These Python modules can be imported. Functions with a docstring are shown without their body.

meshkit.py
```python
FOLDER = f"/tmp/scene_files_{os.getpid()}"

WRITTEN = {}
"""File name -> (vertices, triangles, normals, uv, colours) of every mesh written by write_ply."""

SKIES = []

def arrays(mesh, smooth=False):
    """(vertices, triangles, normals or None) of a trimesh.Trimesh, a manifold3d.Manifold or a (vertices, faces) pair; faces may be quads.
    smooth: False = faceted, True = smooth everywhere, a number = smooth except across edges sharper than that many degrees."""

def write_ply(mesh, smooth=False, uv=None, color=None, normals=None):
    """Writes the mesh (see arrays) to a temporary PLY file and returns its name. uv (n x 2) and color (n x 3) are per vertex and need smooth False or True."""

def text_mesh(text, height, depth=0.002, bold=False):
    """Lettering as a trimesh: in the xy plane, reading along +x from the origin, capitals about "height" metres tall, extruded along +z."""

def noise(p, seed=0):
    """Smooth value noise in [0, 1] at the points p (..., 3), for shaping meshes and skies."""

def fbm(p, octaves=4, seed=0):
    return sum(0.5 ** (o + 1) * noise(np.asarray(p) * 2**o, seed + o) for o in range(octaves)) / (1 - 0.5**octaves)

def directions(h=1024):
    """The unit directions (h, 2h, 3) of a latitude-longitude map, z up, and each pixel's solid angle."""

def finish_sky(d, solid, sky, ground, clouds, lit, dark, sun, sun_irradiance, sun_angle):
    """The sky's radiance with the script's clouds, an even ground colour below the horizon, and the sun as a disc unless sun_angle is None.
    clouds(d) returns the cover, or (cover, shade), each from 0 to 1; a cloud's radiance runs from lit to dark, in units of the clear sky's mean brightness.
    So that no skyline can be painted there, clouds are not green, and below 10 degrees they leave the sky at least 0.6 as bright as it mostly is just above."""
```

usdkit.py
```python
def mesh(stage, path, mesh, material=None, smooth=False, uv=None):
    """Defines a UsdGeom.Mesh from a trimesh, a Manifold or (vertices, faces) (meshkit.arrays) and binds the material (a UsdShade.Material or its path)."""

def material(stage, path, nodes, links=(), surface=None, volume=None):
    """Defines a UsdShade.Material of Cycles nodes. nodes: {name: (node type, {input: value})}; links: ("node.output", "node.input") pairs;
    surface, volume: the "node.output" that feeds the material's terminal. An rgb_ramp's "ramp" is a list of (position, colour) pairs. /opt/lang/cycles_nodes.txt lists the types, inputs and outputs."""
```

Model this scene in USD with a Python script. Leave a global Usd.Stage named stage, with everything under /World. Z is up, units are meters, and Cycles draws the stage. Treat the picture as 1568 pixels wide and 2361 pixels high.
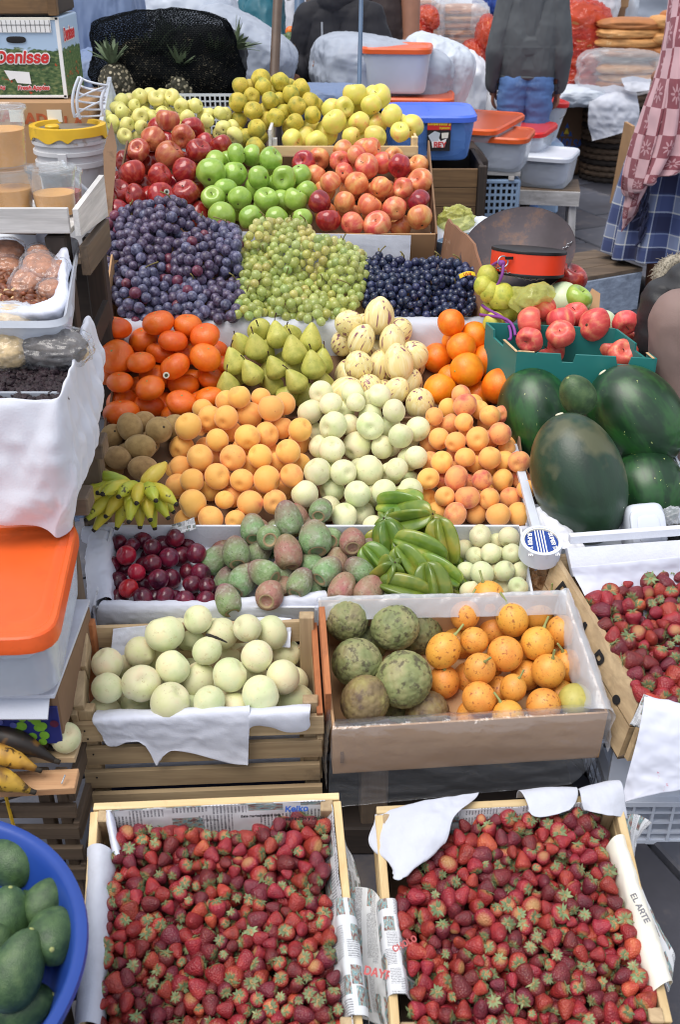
import math, random, glob
import numpy as np, trimesh, manifold3d as m3, usdkit, meshkit
from pxr import Usd, UsdGeom, UsdLux, UsdShade, Gf, Sdf, Vt

stage = Usd.Stage.CreateInMemory()
UsdGeom.SetStageUpAxis(stage, UsdGeom.Tokens.z)
UsdGeom.SetStageMetersPerUnit(stage, 1.0)
WORLD = UsdGeom.Xform.Define(stage, '/World')
stage.SetDefaultPrim(WORLD.GetPrim())
UsdGeom.Scope.Define(stage, '/World/Looks')
rng = np.random.default_rng(7)

# ------------------------------------------------------------------ camera, sky, light, exposure
F, CX, CY = 2400.0,784.0,1180.5          # the lens, in units of a 1568 x 2361 picture
CAM_H, HORIZON = 1.70,-170.0
TH = math.atan((CY - HORIZON) / F)
C_, S_ = math.cos(TH), math.sin(TH)
RIGHT, UP, FWD, EYE = np.array([1., 0,0]), np.array([0, S_, C_]), np.array([0, C_, -S_]), np.array([0,0, CAM_H])
cam = UsdGeom.Camera.Define(stage, '/World/camera')
cam.CreateFocalLengthAttr(24.0)
cam.CreateHorizontalApertureAttr(15.68)
cam.CreateVerticalApertureAttr(23.61)
cam.CreateFStopAttr(4.5)
cam.CreateFocusDistanceAttr(2.5)
cam.CreateClippingRangeAttr(Gf.Vec2f(0.05,500))
cam.CreateExposureAttr(0.94)
mm = Gf.Matrix4d(*RIGHT, 0, *UP, 0, *(-FWD),0, *EYE, 1)
cam.AddTransformOp().Set(mm)

SUN_EL, SUN_AZ = math.radians(68), math.radians(232)      # azimuth as atan2(x, y) of the direction towards the sun: behind the viewer, a little left
SUN_DIR = np.array([math.sin(SUN_AZ)*math.cos(SUN_EL), math.cos(SUN_AZ)*math.cos(SUN_EL), math.sin(SUN_EL)])
dome = UsdLux.DomeLight.Define(stage, '/World/sky')
sky_m = usdkit.material(stage, '/World/Looks/sky_air', {
    'sky': ('sky_texture', {'sky_type': 'single_scattering', 'sun_disc': False, 'sun_elevation': SUN_EL, 'sun_rotation': SUN_AZ, 'air_density': 1.0, 'aerosol_density': 1.6, 'altitude': 100.0}),
    'tc': ('texture_coordinate', {}),
    'n': ('noise_texture', {'scale': 2.2, 'detail': 5.0, 'roughness': 0.55}),
    'r': ('rgb_ramp', {'ramp': [(0,(0.42,0.42,0.42)),(0.45,(0.55,0.55,0.55)),(0.62,(0.85,0.85,0.85)),(1,(0.9,0.9,0.9))]}),
    'mx': ('mix', {'color2': (8.15,8.35,8.95)}),
    'bg': ('background_shader', {'strength': 0.066})},
    [('tc.generated', 'n.vector'),('n.fac', 'r.fac'),('r.color', 'mx.fac'),('sky.color', 'mx.color1'),('mx.color', 'bg.color')], surface='bg.background')
UsdShade.MaterialBindingAPI.Apply(dome.GetPrim()).Bind(sky_m)
dome.GetPrim().SetCustomDataByKey('kind', 'structure')
dome.GetPrim().SetCustomDataByKey('label', 'pale hazy daylight sky over the open market')
sun = UsdLux.DistantLight.Define(stage, '/World/sun')
sun.CreateIntensityAttr(0.4)
sun.CreateAngleAttr(44.0)
sun.CreateNormalizeAttr(True)
sun.CreateColorAttr(Gf.Vec3f(1.0,0.95,0.88))
def basis_z(z, spin=0.0):
    z = np.asarray(z, float); z = z/np.linalg.norm(z)
    a = np.array([1., 0,0]) if abs(z[0]) < 0.9 else np.array([0,1., 0])
    x = np.cross(a, z); x /= np.linalg.norm(x)
    y = np.cross(z, x)
    c, s = math.cos(spin), math.sin(spin)
    return np.stack([c*x+s*y, -s*x+c*y, z],1)
def gmat(R, t):
    R = np.asarray(R)
    return Gf.Matrix4d(*[float(x) for x in (R[0,0], R[1,0], R[2,0],0, R[0,1], R[1,1], R[2,1],0, R[0,2], R[1,2], R[2,2],0, t[0], t[1], t[2],1)])
sun.AddTransformOp().Set(gmat(basis_z(SUN_DIR),(0,0,0)))

# ------------------------------------------------------------------ from the picture to the place
def ray(u, v):
    """Direction through a picture point, one unit deep along the view axis."""
    return FWD + RIGHT * ((u - CX) / F) - UP * ((v - CY) / F)
def P(u, v, d): return EYE + ray(u, v)*d
def PZ(u, v, z):
    r = ray(u, v); return EYE + r*((z - CAM_H)/r[2])
def PY(u, v, y):
    r = ray(u, v); return EYE + r*(y/r[1])
def proj(p):
    q = np.asarray(p) - EYE; d = q @ FWD
    return CX + F * (q @ RIGHT)/d, CY - F * (q @ UP)/d, d
class Plane:
    """A sloping surface that holds the x direction, through two (v, depth) pairs."""
    def __init__(s, v0, d0, v1, d1):
        s.a, s.b = P(CX, v0, d0), P(CX, v1, d1)
        t = s.b - s.a; t /= np.linalg.norm(t)
        s.t, s.n = t, np.cross(RIGHT, t)
    def depth(s, u, v):
        r = ray(u, v); return float((s.a - EYE) @ s.n/(r @ s.n))
    def at(s, u, v, lift=0.0):
        return P(u, v, s.depth(u, v))+s.n*lift
    def xy(s, x, q, lift=0.0):
        return np.array([x, s.a[1], s.a[2]])+s.t*q+s.n*lift
def zoomed(region, width, pts):
    """Points read in an enlarged crop of the photograph, as picture units. Third number: a radius."""
    k = (region[2] - region[0])/width
    out = []
    for p in pts:
        u, v = (region[0]+p[0]*k)/1.59439,(region[1]+p[1]*k)/1.59439
        out.append((u, v, p[2]*k/1.59439, *p[3:]) if len(p) > 2 else (u, v))
    return out

# ------------------------------------------------------------------ prims
used, LOC = {}, {}
def numbered(parent, name):
    k = parent + '/' + name
    n = used.get(k, 0); used[k] = n+1
    return k if n == 0 else f'{k}_{n:03d}'
def tag(prim, label=None, cat=None, group=None, kind=None):
    for k, x in (('label', label),('category', cat),('group', group),('kind', kind)):
        if x: prim.SetCustomDataByKey(k, x)
    return prim
def thing(name, label, cat, loc=(0,0,0), group=None, kind=None):
    path = numbered('/World', name)
    x = UsdGeom.Xform.Define(stage, path); x.AddTranslateOp().Set(Gf.Vec3d(*[float(i) for i in loc]))
    LOC[path] = np.asarray(loc, float)
    tag(x.GetPrim(), label, cat, group, kind)
    return path
def arrays_of(mesh): return meshkit.arrays(mesh, False)[:2]
def part(parent, name, mesh, mat, smooth=False, label=None, kind=None, uv=None):
    """A mesh given in world coordinates, as a child of a thing or of a part."""
    loc = LOC.get(parent, np.zeros(3))
    if not isinstance(mesh, tuple): mesh = arrays_of(mesh)
    path = numbered(parent, name)
    m = usdkit.mesh(stage, path, (np.asarray(mesh[0]) - loc, mesh[1]), M[mat], smooth=smooth, uv=uv)
    LOC[path] = loc
    tag(m.GetPrim(), label, kind=kind)
    return path
def solo(name, label, cat, mesh, mat, smooth=False, group=None, kind=None, uv=None):
    path = numbered('/World', name)
    m = usdkit.mesh(stage, path, mesh if isinstance(mesh, tuple) else arrays_of(mesh), M[mat], smooth=smooth, uv=uv)
    LOC[path] = np.zeros(3)
    tag(m.GetPrim(), label, cat, group, kind)
    return path
KINDS = stage.CreateClassPrim('/World/Kinds')
def kind_of(name, parts):
    path = '/World/Kinds/' + name
    UsdGeom.Xform.Define(stage, path)
    for pn, mesh, mat, smooth in parts:
        pp = numbered(path, pn)
        usdkit.mesh(stage, pp, mesh, M[mat], smooth=smooth)
    return path
def put(name, kind, R, t, label, cat, group=None):
    path = numbered('/World', name)
    x = UsdGeom.Xform.Define(stage, path); x.AddTransformOp().Set(gmat(R, t))
    x.GetPrim().GetReferences().AddInternalReference(kind); x.GetPrim().SetInstanceable(True)
    tag(x.GetPrim(), label, cat, group)
    return path

# ------------------------------------------------------------------ shapes
def join(*ms):
    v, f, n = [],[],0
    for m in ms:
        a, b = arrays_of(m) if not isinstance(m, tuple) else (np.asarray(m[0]), np.asarray(m[1]))
        if b.shape[1] == 4: b = np.vstack([b[:, [0,1,2]], b[:, [0,2,3]]])
        v.append(a); f.append(b+n); n += len(a)
    return np.vstack(v), np.vstack(f)
def ball(fn, nu=24, nv=16):
    """Deformed sphere: fn(theta from the top, phi) -> x, y, z arrays."""
    th = np.linspace(0, math.pi, nv+1)[1:-1]; ph = np.arange(nu)*2*math.pi/nu
    T, Pp = np.meshgrid(th, ph, indexing='ij')
    xyz = np.stack(fn(T, Pp),-1).reshape(-1,3)
    top, bot = np.stack(fn(np.array([1e-4]), np.array([0.])),-1), np.stack(fn(np.array([math.pi - 1e-4]), np.array([0.])),-1)
    top[0, :2] = 0; bot[0, :2] = 0
    v = np.vstack([xyz, top, bot]); f = []
    R = nv - 1
    for i in range(R - 1):
        for j in range(nu):
            a, b = i*nu+j, i*nu+(j+1) % nu
            f += [(a, a+nu, b),(b, a+nu, b+nu)]
    for j in range(nu):
        f.append((R * nu, j, (j+1) % nu)); f.append((R * nu+1,(R - 1)*nu+(j+1) % nu, (R - 1)*nu+j))
    return v, np.array(f)
def lathe(prof, n=24, closed_top=True, closed_bottom=True):
    """Profile of (r, z) from bottom to top round the z axis."""
    prof = np.asarray(prof, float); ph = np.arange(n)*2*math.pi/n
    v = np.stack([prof[:, 0, None]*np.cos(ph), prof[:, 0, None]*np.sin(ph), np.broadcast_to(prof[:, 1, None],(len(prof), n))],-1).reshape(-1,3)
    f = []
    for i in range(len(prof) - 1):
        for j in range(n):
            a, b = i*n+j, i*n+(j+1) % n
            f += [(a, b, a+n),(b, b+n, a+n)]
    k = len(v); extra = []
    if closed_bottom:
        extra.append((0,0, prof[0,1])); f += [(k, (j+1) % n, j) for j in range(n)]; k += 1
    if closed_top:
        extra.append((0,0, prof[-1,1])); b = (len(prof) - 1)*n; f += [(k, b+j, b+(j+1) % n) for j in range(n)]
    return (np.vstack([v] + [np.array(extra)]) if extra else v), np.array(f)
def tube(pts, radii, sides=8, caps=True):
    p = np.asarray(pts, float); n = len(p)
    r = np.broadcast_to(np.asarray(radii, float),(n,))
    t = np.gradient(p, axis=0); t /= np.linalg.norm(t, axis=1, keepdims=True)+1e-12
    a = np.cross(t[0],[0,0,1.]); a = a if np.linalg.norm(a) > 1e-3 else np.cross(t[0],[0,1., 0]); a /= np.linalg.norm(a)
    A = []
    for i in range(n):
        a = a - t[i]*(a @ t[i]); a /= np.linalg.norm(a)+1e-12; A.append(a)
    A = np.array(A); B = np.cross(t, A); ang = np.arange(sides)*2*math.pi/sides
    v = p[:, None]+r[:, None, None]*(np.cos(ang)[None, :, None] * A[:, None]+np.sin(ang)[None, :, None] * B[:, None])
    f = []
    for i in range(n - 1):
        for j in range(sides):
            a, b = i*sides+j, i*sides+(j+1) % sides
            f += [(a, b, a+sides),(b, b+sides, a+sides)]
    v = v.reshape(-1,3)
    if caps:
        k = len(v); v = np.vstack([v, p[:1], p[-1:]])
        f += [(k, (j+1) % sides, j) for j in range(sides)] + [(k+1,(n - 1)*sides+j, (n - 1)*sides+(j+1) % sides) for j in range(sides)]
    return v, np.array(f)
def hull(pts):
    h = trimesh.convex.convex_hull(np.asarray(pts, float)); return np.array(h.vertices), np.array(h.faces)
def bar(a, b, w, h, up=(0,0,1), ch=None):
    """A chamfered plank from a to b; w across, h along 'up'."""
    a, b = np.asarray(a, float), np.asarray(b, float)
    x = b - a; L = np.linalg.norm(x); x /= L
    y = np.cross(up, x); y /= np.linalg.norm(y); z = np.cross(x, y)
    return box_at((a+b)/2, np.stack([x, y, z],1),(L, w, h), ch)
def box_at(c, R, size, ch=None):
    s = np.asarray(size, float)/2
    ch = min(s)*0.16 if ch is None else ch
    q = []
    for i in (-1,1):
        for j in (-1,1):
            for k in (-1,1):
                for e in range(3):
                    w = s.copy(); w -= ch; w[e] = s[e]; q.append((i*w[0], j*w[1], k*w[2]))
    v, f = hull(q)
    return v @ np.asarray(R).T + np.asarray(c), f
def box(c, size, rz=0.0, ch=None):
    co, si = math.cos(rz), math.sin(rz)
    return box_at(c, np.array([[co, -si, 0],[si, co, 0],[0,0,1.]]), size, ch)
def bezier(pts, n=16):
    p = np.asarray(pts, float); t = np.linspace(0,1, n)
    from scipy.interpolate import make_interp_spline
    k = min(3, len(p) - 1)
    return make_interp_spline(np.linspace(0,1, len(p)), p, k=k)(t)
def sheet(G, thick=0.0012, uvs=False):
    """A closed thin sheet over a grid of points G[i, j]."""
    G = np.asarray(G, float); a, b = G.shape[:2]
    du, dv = np.gradient(G, axis=0), np.gradient(G, axis=1)
    n = np.cross(du, dv); n /= np.linalg.norm(n, axis=-1, keepdims=True)+1e-12
    top, bot = G + n*thick/2, G - n*thick/2
    idx = np.arange(a*b).reshape(a, b); q = []
    A, B, C, D = idx[:-1, :-1].ravel(), idx[1:, :-1].ravel(), idx[1:, 1:].ravel(), idx[:-1,1:].ravel()
    f = [np.stack([A, B, C],1), np.stack([A, C, D],1), np.stack([A, C, B],1)+a*b, np.stack([A, D, C],1)+a*b]
    rim = np.concatenate([idx[:, 0], idx[-1,1:], idx[-2::-1,-1], idx[0,-2:0:-1]])
    nx = np.roll(rim, -1)
    f += [np.stack([rim, rim+a*b, nx],1), np.stack([nx, rim+a*b, nx+a*b],1)]
    v = np.vstack([top.reshape(-1,3), bot.reshape(-1,3)])
    if not uvs: return v, np.vstack(f)
    U, V = np.meshgrid(np.linspace(0,1, a), np.linspace(0,1, b), indexing='ij')
    uv = np.stack([U, V],-1).reshape(-1,2)
    return (v, np.vstack(f)), np.vstack([uv, uv])
def ridged(p, octaves=3, seed=0):
    out, amp, tot = 0,1.0,0
    for o in range(octaves):
        out = out+amp*(1 - np.abs(2*meshkit.noise(np.asarray(p)*2 ** o, seed+o) - 1)); tot += amp; amp *= 0.5
    return out/tot
def crumple(G, amp, scale, seed=0, stretch=(1,1,1), octaves=3):
    G = np.asarray(G, float)
    du, dv = np.gradient(G, axis=0), np.gradient(G, axis=1)
    n = np.cross(du, dv); n /= np.linalg.norm(n, axis=-1, keepdims=True)+1e-12
    return G + n*(amp*(ridged(G * scale*np.asarray(stretch), octaves, seed) - 0.6))[..., None]
def quadgrid(c00, c10, c11, c01, na=20, nb=20):
    """Bilinear grid: i runs c00 -> c10, j runs c00 -> c01."""
    a, b = np.linspace(0,1, na)[:, None, None], np.linspace(0,1, nb)[None, :, None]
    c00, c10, c11, c01 = (np.asarray(x, float) for x in (c00, c10, c11, c01))
    return (1 - a)*(1 - b)*c00+a*(1 - b)*c10+a*b*c11+(1 - a)*b*c01
def rows_grid(rows, n=24, m=None):
    """Grid through rows of 3D points; each row is splined to n points and the rows to m."""
    g = np.array([bezier(r, n) for r in rows])
    if m: g = np.stack([bezier(g[:, j], m) for j in range(n)],1)
    return g
def blob(c, size, amp=0.08, scale=2.2, seed=0, power=2.6, sub=4, octaves=3, R=None, stretch=(1,1,1)):
    """A lumpy superellipsoid for sacks, bags, loaves."""
    m = trimesh.creation.icosphere(sub); v = np.array(m.vertices)
    k = (np.abs(v) ** power).sum(1) ** (-1/power)
    w = v*k[:, None]
    w = w*(1+amp*(2*ridged(v*scale*np.asarray(stretch)+seed*7.3, octaves, seed) - 1.3))[:, None]
    w = w*np.asarray(size)/2
    if R is not None: w = w @ np.asarray(R).T
    return w+np.asarray(c), np.array(m.faces)
def Rxyz(rx=0, ry=0, rz=0):
    cx, sx, cy, sy, cz, sz = math.cos(rx), math.sin(rx), math.cos(ry), math.sin(ry), math.cos(rz), math.sin(rz)
    return np.array([[cz, -sz, 0],[sz, cz, 0],[0,0,1]]) @ np.array([[cy, 0, sy],[0,1,0],[-sy, 0, cy]]) @ np.array([[1,0,0],[0, cx, -sx],[0, sx, cx]])
FONT = glob.glob('/opt/blender-*/*/datafiles/fonts/Inter.woff2')[0]
_txt = {}
def text_shape(text, bold=True, slant=0.0, grow=0.0):
    """Lettering as flat polygons with capitals one unit tall."""
    key = (text, bold, slant, grow)
    if key not in _txt:
        from PIL import Image, ImageDraw, ImageFont
        from shapely import affinity, box as sbox, union_all
        font = ImageFont.truetype(FONT, 72)
        x0, y0, x1, y1 = font.getbbox(text, anchor='ls', stroke_width=3*bold)
        im = Image.new('L', (x1 - x0+8, y1 - y0+8))
        ImageDraw.Draw(im).text((4 - x0,4 - y0), text, 255, font, anchor='ls', stroke_width=3*bold)
        on = np.pad(np.asarray(im) > 127,((0,0),(1,1))).astype(np.int8)
        r, s = np.nonzero(np.diff(on, axis=1) == 1); e = np.nonzero(np.diff(on, axis=1) == -1)[1]
        g = union_all(sbox(s, -r - 1, e, -r)).buffer(0.6+grow*52).buffer(-0.6).simplify(0.9)
        k = 1/52.0
        _txt[key] = affinity.affine_transform(g, [k, slant*k, 0, k, -4*k, (4 - y0)*k])
    return _txt[key]
def lettering(parent, text, height, origin, xdir, ydir, mat, bold=True, slant=0.0, grow=0.0, lift=0.0006, name='lettering', depth=0.0005, fit=None):
    g = text_shape(text, bold, slant, grow)
    ms = [trimesh.creation.extrude_polygon(x, 1.0, engine='earcut') for x in getattr(g, 'geoms', [g]) if x.area > 1e-5]
    v, f = join(*ms)
    x, y = np.asarray(xdir, float), np.asarray(ydir, float)
    x = x/np.linalg.norm(x); y = y - x*(x @ y); y /= np.linalg.norm(y); z = np.cross(x, y)
    sx = height if not fit else fit/(v[:, 0].max() - v[:, 0].min())
    w = np.asarray(origin)+v[:, :1]*sx*x+v[:, 1:2]*height*y+(lift+v[:, 2:]*depth)*z
    return part(parent, name, (w, f), mat)
# ------------------------------------------------------------------ materials
M = {}
def lin(r, g, b, k=1.0):
    return tuple(float(k*((c/12.92) if c < 0.04045 else ((c+0.055)/1.055) ** 2.4)) for c in (r/255, g/255, b/255))
def mk(name, nodes, links, surface):
    M[name] = usdkit.material(stage, '/World/Looks/' + name, nodes, links, surface=surface); return name
def plain(name, col, rough=0.5, amt=0.18, scale=9.0, bump=0.0, bscale=60.0, dirt=None, stretch=(1,1,1), dthr=(0.58,0.72), dscale=5.0, **kw):
    """A colour with uneven tone, optional dirt patches and fine relief; world sized, in object coordinates."""
    lo, hi = tuple(c*(1 - amt) for c in col), tuple(min(1, c*(1+amt)) for c in col)
    nodes = {'tc': ('texture_coordinate', {}), 'mp': ('mapping', {'scale': stretch}),
             'n': ('noise_texture', {'scale': scale, 'detail': 5.0, 'roughness': 0.6}),
             'r': ('rgb_ramp', {'ramp': [(0.3, lo),(0.7, hi)]}), 'p': ('principled_bsdf', {'roughness': rough, **kw})}
    links = [('tc.object', 'mp.vector'),('mp.vector', 'n.vector'),('n.fac', 'r.fac')]
    out = 'r.color'
    if dirt:
        nodes['dn'] = ('noise_texture', {'scale': dscale, 'detail': 8.0, 'roughness': 0.7})
        nodes['dm'] = ('map_range', {'from_min': dthr[0], 'from_max': dthr[1], 'clamp': True})
        nodes['dx'] = ('mix', {'color2': dirt})
        links += [('tc.object', 'dn.vector'),('dn.fac', 'dm.value'),('dm.result', 'dx.fac'),(out, 'dx.color1')]; out = 'dx.color'
    links.append((out, 'p.base_color'))
    if bump:
        nodes['bn'] = ('noise_texture', {'scale': bscale, 'detail': 4.0})
        nodes['b'] = ('bump', {'strength': bump, 'distance': 0.004})
        links += [('mp.vector', 'bn.vector'),('bn.fac', 'b.height'),('b.normal', 'p.normal')]
    return mk(name, nodes, links, 'p.BSDF')
def fruit(name, ramp, scale=1.6, detail=3.0, rough=0.35, stretch=(1,1,1), spots=(), bump=None, hue=0.012, val=0.16, sat=0.1, ends=None, dist=0.0, vor=None, **kw):
    """Skin in the coordinates of a fruit of radius one. spots: (colour, scale, from, to, amount); ends: (top colour, from z, to z); vor: (colour, scale, from, to) cells."""
    nodes = {'tc': ('texture_coordinate', {}), 'oi': ('object_info', {}), 'w': ('math', {'math_type': 'multiply', 'value2': 61.0}),
             'mp': ('mapping', {'scale': stretch}), 'n': ('noise_texture', {'dimensions': '4D', 'scale': scale, 'detail': detail, 'roughness': 0.55, 'distortion': dist}),
             'r': ('rgb_ramp', {'ramp': ramp}), 'p': ('principled_bsdf', {'roughness': rough, **kw})}
    links = [('oi.random', 'w.value1'),('tc.object', 'mp.vector'),('mp.vector', 'n.vector'),('w.value', 'n.w'),('n.fac', 'r.fac')]
    out = 'r.color'
    if ends:
        nodes['sx'] = ('separate_xyz', {}); nodes['em'] = ('map_range', {'from_min': ends[1], 'from_max': ends[2], 'clamp': True}); nodes['ex'] = ('mix', {'color2': ends[0]})
        links += [('tc.object', 'sx.vector'),('sx.z', 'em.value'),('em.result', 'ex.fac'),(out, 'ex.color1')]; out = 'ex.color'
    if vor:
        nodes['vo'] = ('voronoi_texture', {'scale': vor[1]}); nodes['vm'] = ('map_range', {'from_min': vor[2], 'from_max': vor[3], 'clamp': True}); nodes['vx'] = ('mix', {'color2': vor[0]})
        links += [('tc.object', 'vo.vector'),('vo.distance', 'vm.value'),('vm.result', 'vx.fac'),(out, 'vx.color1')]; out = 'vx.color'
    for i, (col, sc, a, b, amt) in enumerate(spots):
        nodes[f's{i}'] = ('noise_texture', {'dimensions': '4D', 'scale': sc, 'detail': 3.0, 'roughness': 0.6})
        nodes[f'm{i}'] = ('map_range', {'from_min': a, 'from_max': b, 'to_max': amt, 'clamp': True}); nodes[f'x{i}'] = ('mix', {'color2': col})
        links += [('tc.object', f's{i}.vector'),('w.value', f's{i}.w'),(f's{i}.fac', f'm{i}.value'),(f'm{i}.result', f'x{i}.fac'),(out, f'x{i}.color1')]; out = f'x{i}.color'
    nodes['h1'] = ('math', {'math_type': 'multiply_add', 'value2': val, 'value3': 1 - val/2})
    nodes['h2'] = ('math', {'math_type': 'multiply', 'value2': 7.31}); nodes['h3'] = ('math', {'math_type': 'fraction'}); nodes['h4'] = ('math', {'math_type': 'multiply_add', 'value2': hue, 'value3': 0.5 - hue/2})
    nodes['hs'] = ('hsv', {'saturation': 1.0+sat*0})
    links += [('oi.random', 'h1.value1'),('oi.random', 'h2.value1'),('h2.value', 'h3.value1'),('h3.value', 'h4.value1'),('h1.value', 'hs.value'),('h4.value', 'hs.hue'),(out, 'hs.color'),('hs.color', 'p.base_color')]
    if bump:
        nodes['bn'] = (bump[2] if len(bump) > 2 else 'noise_texture', {'scale': bump[0]}); nodes['b'] = ('bump', {'strength': bump[1], 'distance': 0.003})
        links += [('tc.object', 'bn.vector'),('bn.distance' if len(bump) > 2 else 'bn.fac', 'b.height'),('b.normal', 'p.normal')]
    return mk(name, nodes, links, 'p.BSDF')
def wood(name, a, b, axis, rough=0.75, scale=1.0, dirt=(0.05,0.04,0.03)):
    st = [38.0*scale]*3; st[axis] = 2.2*scale
    nodes = {'tc': ('texture_coordinate', {}), 'mp': ('mapping', {'scale': tuple(st)}), 'oi': ('object_info', {}),
             'w': ('math', {'math_type': 'multiply', 'value2': 41.0}),
             'n': ('noise_texture', {'dimensions': '4D', 'scale': 1.0, 'detail': 6.0, 'roughness': 0.65, 'distortion': 0.6}),
             'r': ('rgb_ramp', {'ramp': [(0.25, a),(0.5, tuple((x+y)/2 for x, y in zip(a, b))),(0.72, b)]}),
             'd': ('noise_texture', {'scale': 7.0, 'detail': 8.0, 'roughness': 0.7}), 'dm': ('map_range', {'from_min': 0.56, 'from_max': 0.75, 'to_max': 0.6, 'clamp': True}),
             'dx': ('mix', {'color2': dirt}), 'hv': ('math', {'math_type': 'multiply_add', 'value2': 0.3, 'value3': 0.85}), 'hs': ('hsv', {}),
             'bm': ('bump', {'strength': 0.5, 'distance': 0.002}), 'p': ('principled_bsdf', {'roughness': rough})}
    links = [('tc.object', 'mp.vector'),('mp.vector', 'n.vector'),('oi.random', 'w.value1'),('w.value', 'n.w'),('n.fac', 'r.fac'),('tc.object', 'd.vector'),('d.fac', 'dm.value'),
             ('dm.result', 'dx.fac'),('r.color', 'dx.color1'),('oi.random', 'hv.value1'),('hv.value', 'hs.value'),('dx.color', 'hs.color'),('hs.color', 'p.base_color'),('n.fac', 'bm.height'),('bm.normal', 'p.normal')]
    return mk(name, nodes, links, 'p.BSDF')
def clear_film(name, tint=(0.97,0.98,1.0), rough=0.12, ior=1.5, haze=0.0, white=(0.8,0.82,0.85), bump=0.6, bscale=30.0):
    """Thin see-through plastic: mirrors by the angle, with some milky haze."""
    nodes = {'t': ('transparent_bsdf', {'color': tint}), 'g': ('glossy_bsdf', {'roughness': rough, 'color': (1,1,1)}), 'f': ('layer_weight', {'blend': 0.5}), 'pw': ('math', {'math_type': 'power', 'value2': 3.0}), 'ma': ('math', {'math_type': 'multiply_add', 'value2': 0.55, 'value3': 0.035}),
             'm': ('mix_closure', {}), 'd': ('diffuse_bsdf', {'color': white}), 'm2': ('mix_closure', {'fac': haze}),
             'tc': ('texture_coordinate', {}), 'n': ('noise_texture', {'scale': bscale, 'detail': 4.0}), 'b': ('bump', {'strength': bump, 'distance': 0.01})}
    links = [('tc.object', 'n.vector'),('n.fac', 'b.height'),('b.normal', 'g.normal'),('f.facing', 'pw.value1'),('pw.value', 'ma.value1'),('ma.value', 'm.fac'),('t.BSDF', 'm.closure1'),('g.BSDF', 'm.closure2'),('m.closure', 'm2.closure1'),('d.BSDF', 'm2.closure2')]
    return mk(name, nodes, links, 'm2.closure')

# fruit skins
G1, G2, G3 = lin(128,164,58), lin(152,184,78), lin(176,196,104)
fruit('green_apple_skin', [(0.3, G1),(0.55, G2),(0.8, G3)], rough=0.24, coat_weight=0.35, coat_roughness=0.12, spots=[(lin(196,214,140),26.0,0.66,0.72,0.5)], val=0.14)
fruit('red_apple_skin', [(0.2, lin(110,22,30)),(0.5, lin(150,34,38)),(0.68, lin(178,70,52)),(0.85, lin(206,140,80))], stretch=(2.4,2.4,0.55), scale=1.5, detail=6.0, rough=0.24, coat_weight=0.4, coat_roughness=0.1, spots=[(lin(226,180,140),30.0,0.69,0.73,0.5)], val=0.4)
fruit('gala_skin', [(0.25, lin(186,64,54)),(0.42, lin(208,104,72)),(0.55, lin(222,142,90)),(0.72, lin(226,186,112))], stretch=(1.7,1.7,0.6), scale=0.9, detail=8.0, rough=0.3, coat_weight=0.25, coat_roughness=0.15, spots=[(lin(240,210,150),30.0,0.68,0.72,0.5)], val=0.2, hue=0.03)
fruit('pink_apple_skin', [(0.25, lin(198,62,66)),(0.5, lin(222,92,84)),(0.66, lin(230,140,104)),(0.85, lin(228,196,120))], stretch=(2.2,2.2,0.6), scale=1.2, detail=6.0, rough=0.38, spots=[(lin(240,200,170),28.0,0.66,0.7,0.6)], val=0.2)
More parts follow.
